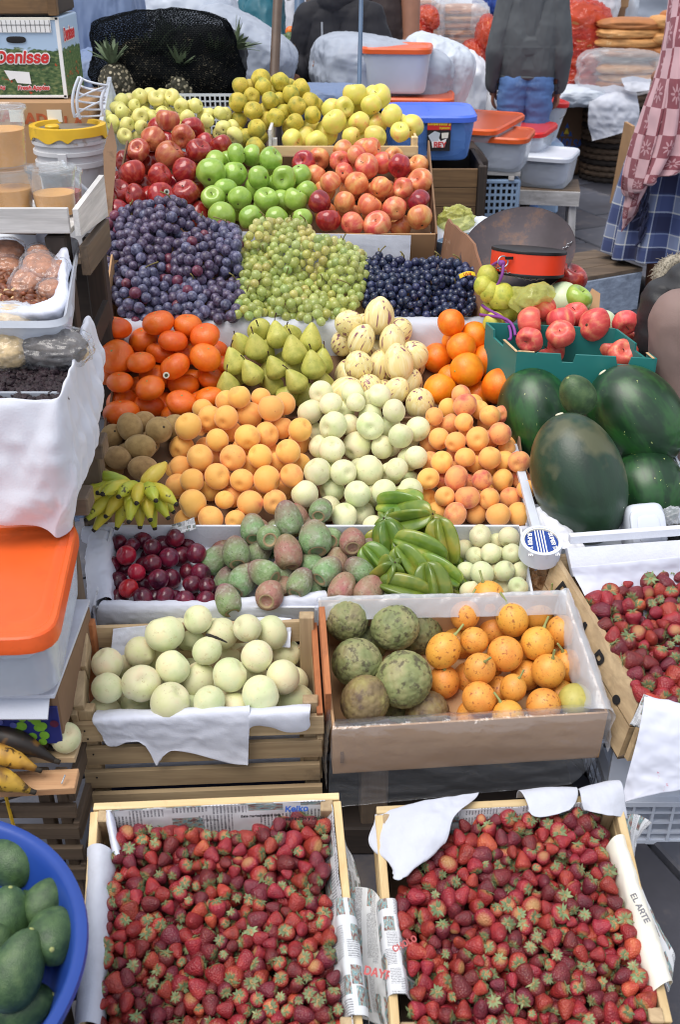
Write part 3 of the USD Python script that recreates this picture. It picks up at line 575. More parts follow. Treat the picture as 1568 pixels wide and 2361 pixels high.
def fig_shape(seed=0):
    def fn(t, p):
        r = np.sin(t) ** 0.82*(1+0.02*np.cos(4*p+seed))*(1 - 0.12*np.cos(t))
        z = -1.32*np.cos(t); z = np.where(z > 1.18,1.18 - (z - 1.18)*1.6, z)
        return r*np.cos(p), r*np.sin(p), z
    return ball(fn, 22,18)
def star_shape(seed=0):
    def fn(t, p):
        rib = 0.36+0.64*np.abs(((p*2.5/math.pi) % 1) - 0.5)*2
        r = np.sin(t) ** 0.66*rib*1.08
        tw = 0.1*np.cos(t)
        return r*np.cos(p+tw), r*np.sin(p+tw),1.5*np.cos(t) - 0.1*np.exp(-(t/0.25) ** 2)
    return ball(fn, 60,16)
def cherimoya_shape(seed=0):
    m = trimesh.creation.icosphere(4); v = np.array(m.vertices)
    n = 130; k = np.arange(n)+0.5; ph = np.arccos(1 - 2*k/n); th = math.pi*(1+5 ** 0.5)*k
    c = np.stack([np.cos(th)*np.sin(ph), np.sin(th)*np.sin(ph), np.cos(ph)],1)+np.random.default_rng(seed).normal(0,0.05,(n, 3))
    from scipy.spatial import cKDTree
    d, _ = cKDTree(c).query(v, 2)
    edge = np.clip((d[:, 1] - d[:, 0])/0.09,0,1)
    r = 0.965+0.04*edge+0.05*(meshkit.noise(v*1.4+seed*3.1) - 0.5)
    w = v*r[:, None]; w[:, 2] *= np.where(w[:, 2] > 0,1.0,1.05)
    return w, np.array(m.faces)
def leafblade(L, W, az, lift, curl=0.3, root=0.1):
    g = []
    for i, s in enumerate(np.linspace(0,1,5)):
        wdt = W * math.sin(math.pi*min(1,0.16+0.84*s)) if s < 1 else 0.01
        x = root + L * s; z = lift*s - curl*s*s+0.02
        g.append([(x, -wdt/2, z),(x, 0, z+0.02),(x, wdt/2, z)])
    v, f = sheet(np.array(g),0.02)
    c, s = math.cos(az), math.sin(az)
    return v @ np.array([[c, -s, 0],[s, c, 0],[0,0,1]]).T, f
def berry_shape(pt=0.5, seed=0):
    def fn(t, p):
        z = np.cos(t)
        r = np.sin(t) ** 0.85*(1+pt*0.55*np.clip(z, -1,0.6))*(1+0.05*np.cos(2*p+seed)+0.03*np.cos(3*p - seed))
        return r*np.cos(p), r*np.sin(p)*0.92, np.where(z > 0,0.85*z, 1.45*z)
    return ball(fn, 16,12)
def calyx(seed=0, n=9):
    r = np.random.default_rng(seed)
    return join(*[leafblade(0.72+0.3*r.random(),0.3+0.1*r.random(),2*math.pi*i/n+r.normal(0,0.12),0.15+0.5*r.random(),0.2+0.5*r.random()) for i in range(n)], tube([(0,0,-0.05),(0.05,0,0.2)],[0.1,0.07],5))
def lift(mesh, dz, k=1.0): return np.asarray(mesh[0])*k+np.array([0,0, dz]), mesh[1]
def apple_parts(skin, **kw):
    s = kw.get('seed', 0)
    return [('flesh', apple_shape(**kw), skin, True),('stem', stem(0.42,0.34,0.15), 'apple_stem', True),('blossom_end', lift(egg(0.5, nu=8, nv=6),-0.72,0.11), 'apple_stem', True)]
K = {}
for nm, skin, kws in (('green_apple', 'green_apple_skin', [dict(squat=0.9), dict(squat=0.94, seed=2)]),('red_apple', 'red_apple_skin', [dict(squat=1.0, taper=0.13, lobe=0.06), dict(squat=0.95, taper=0.1, lobe=0.05, seed=1)]),
                      ('striped_apple', 'gala_skin', [dict(squat=0.96, taper=0.1), dict(squat=0.92, seed=3)]),('pink_apple', 'pink_apple_skin', [dict(squat=0.88), dict(squat=0.92, seed=1)]),
                      ('yellow_apple', 'yellow_apple_skin', [dict(squat=0.98, taper=0.12), dict(squat=0.94, seed=2, lobe=0.05)]),('small_apple', 'small_apple_skin', [dict(squat=0.9), dict(squat=0.94, seed=1)]),
                      ('quince', 'quince_skin', [dict(squat=1.0, dim=0.3, lobe=0.06, taper=-0.02), dict(squat=1.05, dim=0.26, lobe=0.07, seed=2)])):
    K[nm] = [kind_of(f'{nm}_{i}', apple_parts(skin, **k)) for i, k in enumerate(kws)]
K['mandarin'] = [kind_of(f'mandarin_{i}', [('peel', apple_shape(squat=0.76, lobe=0.015, dim=0.12, taper=0.0, seed=i), 'mandarin_skin', True),('button', lift(egg(0.4, nu=7, nv=5),0.645,0.07), 'green_stem', True)]) for i in range(2)]
K['orange'] = [kind_of('orange_0', [('peel', apple_shape(squat=0.97, lobe=0.01, dim=0.06, taper=0.0), 'orange_skin', True),('button', lift(egg(0.4, nu=7, nv=5),0.92,0.06), 'green_stem', True)]),
               kind_of('orange_1', [('peel', apple_shape(squat=1.0, lobe=0.012, dim=0.05, taper=0.03, seed=2), 'orange_skin', True),('navel', lift(egg(0.6, nu=9, nv=6),-0.82,0.12), 'orange_skin', True)])]
K['knob_orange'] = [kind_of('knob_orange', [('peel', egg(1.0,0.05,0.16, nu=24, nv=18), 'orange_skin', True),('knob', lift(egg(1.0),1.16,0.24), 'orange_skin', True)])]
K['pear'] = [kind_of(f'pear_{i}', [('flesh', pear_shape(n, i), 'pear_skin', True),('stem', stem(1.28,0.6,0.35,0.05), 'pear_stem', True)]) for i, n in enumerate((0.5,0.44,0.54))]
K['pepino'] = [kind_of(f'pepino_{i}', [('flesh', egg(z, -0.08,0.06, bump=0.02, seed=i), 'pepino_skin', True),('blossom_end', lift(egg(0.5, nu=7, nv=5),-z+0.01,0.07), 'apple_stem', True)]) for i, z in enumerate((1.22,1.1))]
K['gold_pepino'] = [kind_of('gold_pepino', [('flesh', egg(1.18,-0.08,0.08), 'pepino_gold_skin', True)])]
K['peach'] = [kind_of(f'peach_{i}', [('flesh', peach_shape(i), s, True),('stem_scar', lift(egg(0.4, nu=7, nv=5),0.70,0.05), 'soft_scar', True)]) for i, s in enumerate(('peach_skin', 'peach_skin', 'peach_skin', 'ruddy_peach_skin'))]
K['white_nectarine'] = [kind_of(f'white_nectarine_{i}', [('flesh', peach_shape(i), 'white_nectarine_skin', True),('stem_scar', lift(egg(0.4, nu=7, nv=5),0.70,0.05), 'soft_scar', True)]) for i in range(2)]
K['cream_peach'] = [kind_of(f'cream_peach_{i}', [('flesh', peach_shape(i, t), 'cream_peach_skin', True),('stem_scar', lift(egg(0.4, nu=7, nv=5),0.70,0.05), 'soft_scar', True)]) for i, t in enumerate((0.0,0.18,0.0))]
K['kiwi'] = [kind_of('kiwi_0', [('skin', egg(1.15,0.0), 'kiwi_skin', True),('button', lift(egg(0.6, nu=9, nv=6),1.1,0.16), 'apple_stem', True),('blossom_end', lift(egg(0.6, nu=9, nv=6),-1.1,0.12), 'apple_stem', True)])]
K['plum'] = [kind_of(f'plum_{i}', [('flesh', peach_shape(i), s, True)]) for i, s in enumerate(('plum_skin', 'plum_skin', 'red_plum_skin'))]
def scar_disc(): return lathe([(0.0,0.93),(0.3,0.96),(0.44,1.1),(0.52,1.17),(0.58,1.12)],16, closed_top=False)
K['prickly_pear'] = [kind_of(f'prickly_pear_{i}', [('flesh', fig_shape(i), s, True),('crown_scar', scar_disc(), 'cactus_fig_scar', True)]) for i, s in enumerate(('cactus_fig_skin', 'cactus_fig_skin', 'ruddy_cactus_fig_skin'))]
K['starfruit'] = [kind_of('starfruit_0', [('flesh', star_shape(), 'starfruit_skin', 28),('stem', stem(1.15,0.3,0.05,0.05), 'apple_stem', True)])]
K['cherimoya'] = [kind_of(f'cherimoya_{i}', [('flesh', cherimoya_shape(i), s, True)]) for i, s in enumerate(('cherimoya_skin', 'cherimoya_skin', 'brown_cherimoya_skin'))]
K['granadilla'] = [kind_of(f'granadilla_{i}', [('shell', egg(1.06,0.04,0.06), 'granadilla_skin', True),('stem', tube([(0,0,1.02),(0.05,0,1.3),(0.2*(i - 0.5),0.1,1.85)],[0.14,0.07,0.075],7), 'green_stem', True)]) for i in range(2)] + [kind_of('granadilla_2', [('shell', egg(1.02,0.02), 'granadilla_skin', True)])]
K['green_granadilla'] = [kind_of('green_granadilla', [('shell', egg(1.08,0.06), 'green_granadilla_skin', True)])]
K['guava'] = [kind_of('guava_0', [('flesh', apple_shape(1.1,0.04,0.1, taper=-0.12), 'guava_skin', True)])]
K['avocado'] = [kind_of('avocado_0', [('skin', egg(1.62,-0.2), 'avocado_skin', True),('stem_button', lift(egg(0.5, nu=8, nv=6),1.6,0.1), 'green_stem', True)]), kind_of('avocado_1', [('skin', egg(1.25,-0.14), 'avocado_skin', True),('stem_button', lift(egg(0.5, nu=8, nv=6),1.23,0.1), 'green_stem', True)])]
K['strawberry'] = [kind_of(f'strawberry_{i}', [('berry', berry_shape(p, i), s, True),('calyx', lift(calyx(i),0.76,0.88), 'strawberry_leaf', 60)]) for i, (p, s) in enumerate(((0.6, 'strawberry_red'),(0.35, 'strawberry_dark'),(0.5, 'strawberry_light'),(0.7, 'strawberry_red'),(0.5, 'strawberry_dark')))]
K['strawberry'].append(kind_of('strawberry_5', [('berry', berry_shape(0.6,6), 'strawberry_red', True)]))

# ------------------------------------------------------------------ piling
PLACED = []          # (centre, radius)
def clear_depth(u, v, d, R, most, tight=0.95):
    """Push a ball away along its line of sight until it overlaps nothing."""
    r = ray(u, v); step = R * 0.06; gone = 0.0
    if not PLACED: return d, 0.0
    C = np.array([c for c, _ in PLACED]); Q = np.array([q for _, q in PLACED])
    while gone <= most:
        if (np.linalg.norm(C - (EYE + r*d), axis=1) >= tight*(Q + R)).all(): return d, gone
        d += step; gone += step
    return None, gone
ORD = ['first', 'second', 'third', 'fourth', 'fifth', 'sixth', 'seventh', 'eighth', 'ninth', 'tenth', 'eleventh', 'twelfth', 'thirteenth', 'fourteenth', 'fifteenth', 'sixteenth', 'seventeenth', 'eighteenth', 'nineteenth', 'twentieth', 'twenty first', 'twenty second', 'twenty third', 'twenty fourth', 'twenty fifth', 'twenty sixth', 'twenty seventh', 'twenty eighth']
def pick_any(r, k): return k[int(r.integers(len(k)))]
def upish(up=0.4, rand=0.9, cam=0.1):
    def f(r, c):
        z = np.array([0,0,1.])*up+r.normal(0, rand, 3)+cam*(EYE - c)/np.linalg.norm(EYE - c)
        return basis_z(z, r.random()*6.28)
    return f
def pile(name, cat, look, where, pts, plane, kinds, R=None, orient=upish(), fill=True, jitter=0.07, seed=1, tight=0.95, most=3.0, pick=pick_any, special=None, region_pad=0.0, lift0=0.0, fillgap=1.0):
    """Fruit read from the photograph: the whole ones lie on the slope of the heap, the half hidden ones behind and under them, and more of the same fills the gaps."""
    r = np.random.default_rng(seed)
    pts = sorted(pts, key=lambda p: -p[2])
    big = np.median([p[2] for p in pts[: max(3, len(pts) // 2)]])
    dm = np.mean([plane.depth(p[0], p[1]) for p in pts])
    R = R or 0.96*big*dm / F
    done, fillers = [],[]
    def add(u, v, Rr, d0, listed, extra):
        d, gone = clear_depth(u, v, d0, Rr, most * R, tight)
        if d is None: return False
        c = P(u, v, d); PLACED.append((c, Rr)); (done if listed else fillers).append((u, v, c, Rr, extra)); return True
    for p in pts:
        u, v, q = p[:3]
        Rr = R * (1+jitter*r.normal())*(1.0 if q > 0.8*big else 0.97)
        d0 = plane.depth(u, v) - 1.5*lift0
        seen = False
        for w in done:
            if math.hypot(w[0] - u, w[1] - v) < 0.5*big: seen = True
        if not seen: add(u, v, Rr, d0+(0.0 if q > 0.8*big else 0.5 * R), True, p[3] if len(p) > 3 else None)
    if fill:
        from scipy.spatial import Delaunay
        hullp = np.array([(w[0], w[1]) for w in done]); hullp = hullp.mean(0)+(hullp - hullp.mean(0))*np.array([1.07,1.03]); tri = Delaunay(hullp)
        u0, v0 = hullp.min(0); u1, v1 = hullp.max(0); st = big*fillgap
        for i, v in enumerate(np.arange(v0, v1+st, st*0.86)):
            for u in np.arange(u0+(i % 2)*st/2, u1+st, st):
                uu, vv = u+r.normal(0, big*0.12), v+r.normal(0, big*0.12)
                if tri.find_simplex((uu, vv)) < 0: continue
                if min(math.hypot(w[0] - uu, w[1] - vv) for w in done) < 0.52*big: continue
                add(uu, vv, R * 0.97, plane.depth(uu, vv)+0.7 * R, False, None)
    # rows from the top, places from the left
    done.sort(key=lambda w: w[1]); rows, cur = [],[]
    for w in done:
        if cur and w[1] - cur[0][1] > big*1.25: rows.append(cur); cur = []
        cur.append(w)
    if cur: rows.append(cur)
    n = 0
    for ri, row in enumerate(rows):
        row.sort(key=lambda w: w[0])
        rown = 'top row' if ri == 0 else 'bottom row' if ri == len(rows) - 1 else f'{ORD[min(ri, 14)]} row'
        for ci, (u, v, c, Rr, extra) in enumerate(row):
            pos = '' if len(row) == 1 else 'leftmost ' if ci == 0 else 'rightmost ' if ci == len(row) - 1 else f'{ORD[min(ci, 14)]} from left '
            lab = f'{look}, {pos}in {rown} of {where}' if len(row) > 1 else f'{look}, alone in {rown} of {where}'
            kk = kinds; oo = orient; nm, ct = name, cat
            if extra: kk = extra.get('kinds', kk); oo = extra.get('orient', oo); lab = extra.get('label', lab); nm = extra.get('name', nm); ct = extra.get('cat', ct)
            Rot = oo(r, c); kd = pick(r, kk) if kk is kinds else kk[int(r.integers(len(kk)))]
            sc = Rr*(extra.get('scale', 1.0) if extra else 1.0)
            put(nm, kd, (Rot @ np.diag(1+0.035*np.clip(r.normal(0,1,3),-1.8,1.8)))*sc, c, lab, ct, where)
    for u, v, c, Rr, _ in fillers:
        put(name, pick(r, kinds), orient(r, c) * Rr, c, f'{look} mostly hidden under others of {where}', cat, f'{where}, hidden ones')
    return R

TS = Plane(2361,1.60,1856,1.86)       # strawberry crates in front
TC = Plane(1656,2.00,1436,2.14)       # slatted crate and carton
TP = Plane(1399,2.25,1223,2.42)       # plum tray
TK = Plane(1210,2.45,897,2.66)        # kiwi to peach
TM = Plane(978,2.70,728,2.88)         # mandarin to orange
TG = Plane(746,2.93,508,3.12)         # grapes
TA = Plane(530,3.20,332,3.47)         # apples
TY = Plane(332,3.58,176,3.80)         # quince
Z1, Z2, Z3, Z4 = [0,0,1250,900],[1250,0,2500,900],[300,700,1250,1500],[1250,700,2500,1500]
Z5, Z6, Z7 = [250,1300,1300,2300],[1200,1300,2500,2300],[0,1850,1250,3000]
Z8, Z9, Z10, Z11 = [1150,2000,2500,3000],[850,0,1550,500],[0,700,700,2000],[0,2900,1300,3764]

pile('green_apple', 'apple', 'glossy green apple', 'green apple pile', zoomed(Z1,1568,[(1090,713,62),(1248,735,62),(1000,755,45),(1160,720,48),(973,800,57),(1085,803,57),(1195,822,57),(1310,825,57),(1385,808,47),(1160,790,42),
    (982,915,60),(1105,917,62),(1228,922,58),(1360,922,58),(1025,1000,65),(1155,1005,62),(1275,1005,55),(1395,1010,60),(1040,880,45),(1300,930,40),(1415,890,40),(1305,985,40)]), TA, K['green_apple'], seed=3, orient=upish(0.35,0.8,-0.2))
K['russet_apple'] = [kind_of('russet_apple', apple_parts('russet_apple_skin', squat=0.98, taper=0.12, lobe=0.05))]
RU = {'kinds': K['russet_apple']}
pile('red_apple', 'apple', 'dark red apple', 'red apple pile', zoomed(Z1,1568,[(775,557,62, RU),(705,645,60, RU),(845,628,62, RU),(640,695,58, RU),(780,718,62, RU),(915,700,58),(565,720,40),(610,800,58),(570,745,45),(735,812,60),(855,790,62),(695,755,45),
    (625,905,62),(745,912,56),(858,892,60),(550,890,47),(545,840,40),(545,985,47),(680,975,45),(920,995,42),(1020,675,40),(950,670,35),(885,600,35),(665,865,40),(900,880,35),(800,870,40)]), TA, K['red_apple'], seed=4)
pile('striped_apple', 'apple', 'striped red yellow apple', 'striped apple pile', zoomed(Z2,1568,[(75,715,50),(145,690,43),(125,770,58),(195,755,50),(15,700,45),(275,765,56, {'kinds': K['red_apple']}),(0,745,50),(78,845,60),(190,865,57),(292,870,55),(370,840,52),
    (360,770,36),(20,935,60),(135,950,57),(252,965,60),(362,930,50, {'kinds': K['red_apple']}),(368,1005,58),(55,1035,58),(172,1040,57),(280,1045,50),(290,930,36),(20,800,38),(-20,730,45),(-110,810,50),(-45,840,55),(-165,755,46, {'kinds': K['red_apple']}),(-98,735,40),
    (-93,935,60, {'kinds': K['red_apple']}),(-53,1020,52, {'kinds': K['red_apple']}),(-150,880,30)]), TA, K['striped_apple'], seed=5)
pile('small_yellow_apple', 'apple', 'small pale apple', 'small yellow apple heap', zoomed(Z1,1568,[(645,447,40),(720,458,40),(795,450,36),(690,440,30),(755,440,32),(560,470,34),(618,488,40),(545,500,36),(742,487,36),(838,490,36),(905,490,33),(885,495,30),
    (560,515,38),(645,540,38),(520,570,36),(585,578,35),(650,588,36),(705,540,36),(865,543,36),(575,632,38),(640,630,34),(520,515,32),(495,540,32),(955,558,36),(1015,525,34),(938,615,36),(1030,595,36),(1085,625,36),(980,600,30),(690,500,30),(910,545,28),(505,565,30)]),
    TY, K['small_apple'], seed=6)
pile('quince', 'quince', 'blotched yellow quince', 'quince pile', zoomed(Z9,1568,[(78,712,78),(245,655,70),(262,720,72),(405,678,80),(570,735,72),(490,780,76),(320,835,80),(55,845,74),(170,800,60),(180,915,90),(365,975,84),(525,1010,84),(540,880,80),(650,850,75),
    (670,950,68),(30,995,80),(210,1065,86),(170,720,48),(400,830,58),(430,930,58),(690,880,48),(570,860,50),(50,1110,58),(200,1215,74)]), TY, K['quince'], seed=7, orient=upish(0.2,0.8,0.3))
pile('yellow_apple', 'apple', 'smooth yellow apple', 'yellow apple pile', zoomed(Z9,1568,[(1020,780,92),(930,885,98),(850,1010,95),(1155,868,102),(1225,800,80),(1055,1010,97),(1320,955,98),(1200,1035,58),(780,1100,94),(985,1125,98),(1190,1130,98),(1390,1095,104),(1490,1045,74),
    (655,1060,78),(830,900,50),(560,1120,55),(420,1090,70),(500,1160,66),(620,1140,60),(700,1170,60),(1100,1150,50)]), TY, K['yellow_apple'], seed=8, orient=upish(0.1,0.9,0.0))
side = lambda r, c: basis_z(np.array([0,0,1.])+r.normal(0,0.22,3), r.random()*6.28)
pile('mandarin', 'mandarin', 'shiny flattened mandarin', 'mandarin stack', zoomed(Z3,1568,[(205,835,98),(465,805,92),(645,820,84),(375,905,92),(555,915,102),(748,885,96),(210,1010,92),(360,1045,102),(752,1015,100),(565,1070,102),(140,930,66),(232,1165,94),(415,1200,105),(618,1180,96),
    (785,1140,96),(245,1285,92),(410,1310,90),(605,1290,100),(775,1260,70),(170,1110,60),(335,850,40),(640,985,60),(690,1090,50),(480,990,50),(560,1365,60),(240,1350,78),(860,1060,40),(720,1235,60),(440,1130,40)]),
    TM, K['mandarin'], seed=9, orient=side, tight=0.88)
pears_up = lambda r, c: basis_z(np.array([0,-0.05,1.])+r.normal(0,0.25,3), r.random()*6.28)
pile('pear', 'pear', 'freckled green pear', 'pear pile', zoomed(Z3,1568,[(1080,850,66),(1190,890,80),(1060,960,80),(1290,985,78),(970,940,56),(1390,910,44),(930,1050,80),(1035,1120,82),(1180,1085,84),(1405,1075,78),(1305,1170,82),(890,1190,66),(1470,1180,60),(1245,1255,62),(1360,1265,52),
    (1160,1190,50),(1125,1210,40),(1270,880,50),(1440,1000,44),(1280,1090,44)]), TM, K['pear'], seed=10, orient=pears_up, tight=0.9, lift0=-0.01)
melon = lambda r, c: basis_z(np.array([0,-0.3,1.])+r.normal(0,0.6,3), r.random()*6.28)
GP = {'kinds': K['gold_pepino'], 'label': None}
pile('pepino_melon', 'pepino melon', 'purple streaked cream pepino', 'pepino pile', zoomed(Z4,1568,[(180,580,72),(40,615,56),(100,690,70),(240,695,60),(270,650,40),(15,705,42),(85,805,76),(270,795,76),(185,810,50),(88,885,60),(340,760,50),(260,925,56),(320,895,50),(370,985,66),
    (-30,780,58, {'kinds': K['gold_pepino'], 'label': 'plain golden pepino melon without streaks beside the pears'}),(30,930,56)]), TM, K['pepino'], seed=11, orient=melon, tight=0.9)
pile('orange', 'orange', 'round orange', 'orange pile', zoomed(Z4,1568,[(375,665,77),(512,612,75),(625,675,62),(560,725,74),(445,775,82),(585,828,79),(680,785,62),(460,920,76),(640,945,66),(735,905,76, {'kinds': K['knob_orange'], 'orient': (lambda r, c: basis_z((0.75,-0.35,0.65),0.3)), 'label': 'orange with a knob at one end, right edge of the orange pile'}),
    (385,905,45),(525,695,40),(650,870,50),(480,690,40)]), TM, K['orange'], seed=12, orient=upish(0.4,0.7,0.2))
pile('peach', 'peach', 'downy yellow peach', 'left peach pyramid', zoomed(Z5,1568,[(940,238,70),(1060,245,60),(870,265,48),(1115,300,62),(1190,275,48),(740,305,58),(690,300,42),(780,355,60),(868,352,70),(998,340,64),(660,400,66),(718,460,58),(820,475,69),(985,458,72),(1092,445,65),(1172,408,62),(1275,418,50),
    (625,518,62),(725,572,73),(905,572,72),(1055,565,73),(1208,538,70),(1265,495,46),(1150,600,48),(620,625,45),(683,697,70),(820,675,69),(955,695,68),(1092,692,74),(1228,670,66),(600,720,48),(1270,610,42),(685,823,73),(860,803,74),(1000,822,69),(1135,815,69),(780,750,42),
    (655,925,66),(783,905,71),(920,915,67),(1070,760,42),(900,430,42),(1185,340,48),(1080,370,38),(830,560,38),(1000,620,38),(1190,750,42)]), TK, K['peach'], seed=13, orient=upish(0.1,0.8,0.5), pick=lambda r, k: k[3] if r.random() < 0.08 else k[int(r.integers(3))])
pile('white_nectarine', 'nectarine', 'pale green nectarine', 'white nectarine pyramid', zoomed(Z6,1568,[(20,225,58),(130,218,60),(235,185,57),(300,255,60),(195,320,60),(100,315,45),(330,365,60),(405,335,52),(30,320,56),(25,425,62),(135,410,58),(248,415,58),(398,460,62),(75,527,58),(190,517,58),(312,512,62),(25,605,58),(138,622,58),(255,612,58),(370,612,58),
    (210,768,58),(155,715,48),(80,720,40)])+zoomed(Z5,1568,[(1390,215,58),(1330,320,56),(1355,515,60),(1370,648,74),(1300,770,73),(1545,560,60),(1350,440,40)]), TK, K['white_nectarine'], seed=14, orient=upish(0.2,0.8,0.5))
pile('peach', 'peach', 'red blushed peach', 'right peach pyramid', zoomed(Z6,1568,[(598,185,48),(615,230,50),(478,280,48),(540,245,38),(680,250,44),(725,275,46),(775,270,42),(610,305,48),(680,310,38),(548,310,44),(500,378,50),(572,392,51),(670,378,50),(735,375,40),(770,355,47),(512,482,52),(615,462,52),(725,463,52),(790,480,42),(855,480,46),(800,420,38),
    (452,555,52),(577,553,51),(690,560,54),(782,562,50),(865,560,40),(888,602,52),(525,633,55),(625,637,51),(722,643,51),(817,642,51),(445,645,38),(490,705,48),(572,712,51),(665,712,51),(762,715,52),(855,712,47),(500,430,36),(660,490,34),(515,560,34),(440,400,30),(480,330,36),(720,420,38)]), TK, K['peach'],
    seed=15, orient=upish(0.1,0.8,0.5), pick=lambda r, k: k[3] if r.random() < 0.4 else k[int(r.integers(3))])
lying = lambda r, c: basis_z(np.array([r.normal(0,1), r.normal(0,0.6), r.normal(0,0.4)]), r.random()*6.28)
pile('kiwi', 'kiwi', 'brown fuzzy kiwi', 'kiwi heap', zoomed(Z10,1271,[(868,1580,88),(750,1640,76),(1060,1600,88),(785,1785,92),(935,1715,88),(1090,1755,88),(645,1795,84),(955,1855,84),(670,1920,70),(960,1545,50),(1170,1580,44)]), TK, K['kiwi'], seed=16, orient=lying, tight=0.9)
pile('plum', 'plum', 'dark red plum', 'plum heap', zoomed(Z7,1568,[(808,160,50),(660,165,40),(610,195,46),(582,240,54, {'kinds': [K['plum'][2]]}),(700,205,48),(865,190,30),(550,180,30),(515,282,45),(630,318,50, {'kinds': [K['plum'][2]]}),(702,278,48),(780,250,46),(835,245,45),(905,230,45),(912,262,35),(540,365,44),(592,392,48, {'kinds': [K['plum'][2]]}),(730,350,52),(790,350,44),(820,320,40),(925,325,42),
    (885,375,45),(955,382,50),(660,435,50),(762,430,50),(835,405,42),(545,445,45),(850,450,40),(890,440,35),(950,450,45),(520,215,25),(575,305,30),(660,375,34),(870,320,30),(755,190,30),(995,420,30)]), TP, K['plum'][:2], seed=17, orient=upish(0.0,1,0.2))
facing = lambda r, c: basis_z(np.array([r.normal(0,0.35),-0.8,-0.35+r.normal(0,0.3)]), r.random()*6.28)
pile('prickly_pear', 'prickly pear', 'corky ended prickly pear', 'prickly pear heap', zoomed(Z7,1568,[(992,260,52),(1088,225,62),(1165,115,58),(1238,155,62),(1330,75,64),(1328,225,60),(1453,160,60),(1045,360,44),(1120,350,56),(1215,320,66),(1385,365,66),(1245,420,56),(1510,310,62),(1480,30,60),(1190,230,30),(1050,445,40),(1300,330,32),(1550,90,44),(1540,200,40)]) +
    zoomed(Z6,1568,[(115,830,66, {'kinds': [K['prickly_pear'][2]], 'label': 'reddish round prickly pear beside the starfruit'}),(145,960,64),(185,880,36),(190,1055,56),(70,1040,56),(20,820,40)]), TP, K['prickly_pear'], seed=18, orient=facing, tight=0.9, lift0=0.02)
def sf(u, v, q, ang):
    a = math.radians(ang)
    return (u, v, q, {'orient': (lambda r, c, a=a: basis_z(np.array([math.cos(a),-0.35,-math.sin(a)])+r.normal(0,0.1,3), r.random()*6.28))})
pile('starfruit', 'starfruit', 'ribbed green starfruit', 'starfruit heap', zoomed(Z6,1568,[sf(365,735,64,-30), sf(430,785,62,-8), sf(330,672,50,-15), sf(265,985,62,-70), sf(380,950,66,50), sf(415,870,60,20), sf(520,835,50,75), sf(500,972,60,15), sf(290,850,44,80), sf(350,1052,50,10), sf(470,1045,50,70), sf(548,1045,50,30), sf(240,880,40,80), sf(232,930,40,40), sf(520,925,40,30)]),
    TP, K['starfruit'], R=0.04, seed=19, tight=0.66, lift0=0.02)
pile('small_white_peach', 'peach', 'small cream peach', 'small white peach pile', zoomed(Z6,1568,[(682,808,52),(610,870,50),(730,885,56),(810,815,43),(820,885,46),(660,900,38),(620,965,46),(690,975,51),(788,963,51),(855,905,35),(860,965,35),(575,930,34),(640,1055,43),(780,1040,46),(850,1035,48),(575,840,35),(755,830,38),(620,1020,34)]), TP, K['cream_peach'], seed=20, lift0=0.01)
pile('white_peach', 'peach', 'large pale peach', 'peaches in slatted crate', zoomed(Z7,1568,[(912,535,78),(1140,575,78),(1255,595,55),(760,600,72),(890,610,72),(1025,600,50),(955,680,88, {'label': 'large pale white peach with a dark twig on top, crate centre'}),(645,685,72),(740,700,55),(1185,705,85),(1060,665,45),(495,740,80),(797,755,92),(650,830,80),(495,850,82),(915,815,62),(1060,790,86),(1320,690,52),(1305,800,80),(1380,785,45),
    (1202,880,92),(785,917,88),(965,912,84),(1360,915,78),(635,950,78),(480,970,80),(575,740,36),(560,920,40),(1085,940,50),(1160,780,40),(870,960,30)]), TC, K['cream_peach'], seed=21, lift0=0.015)
pile('cherimoya', 'cherimoya', 'scaly green cherimoya', 'cherimoyas in carton', zoomed(Z8,1568,[(145,320,108),(350,355,120, {'scale': 1.06}),(190,505,106),(390,575,106),(220,668,120, {'kinds': [K['cherimoya'][2]], 'label': 'big brown cherimoya at the front left corner of the carton', 'scale': 1.06}),(490,718,104, {'kinds': [K['cherimoya'][2]], 'label': 'brownish cherimoya sunk low at the front of the carton'}),(455,370,76),(355,755,46),(220,420,44)]), TC, K['cherimoya'][:2], R=0.051, seed=22, tight=0.88, fill=False, lift0=-0.028)
stemup = lambda r, c: basis_z(np.array([r.normal(0,0.45), r.normal(0.1,0.3),0.9]), r.random()*6.28)
pile('granadilla', 'granadilla', 'speckled orange granadilla', 'granadillas in carton', zoomed(Z8,1568,[(750,230,70),(650,300,64),(555,335,60),(690,412,73),(853,322,75),(955,300,60),(1015,262,56),(1065,370,62),(958,425,70),(822,468,71),(556,455,70),(560,588,69),(665,572,62),(1005,543,79),(1090,520,64),(855,615,76),(710,660,78),(985,690,80),
    (1118,668,66, {'kinds': K['green_granadilla'], 'label': 'greenish granadilla in the right front corner of the carton'}),(690,740,66),(835,735,68),(600,690,46),(770,370,50),(755,530,55),(745,310,45),(870,240,40),(910,560,50),(660,480,50),(620,420,36),(930,600,40)]), TC, K['granadilla'], R=0.0335, seed=23, orient=stemup, lift0=-0.028)

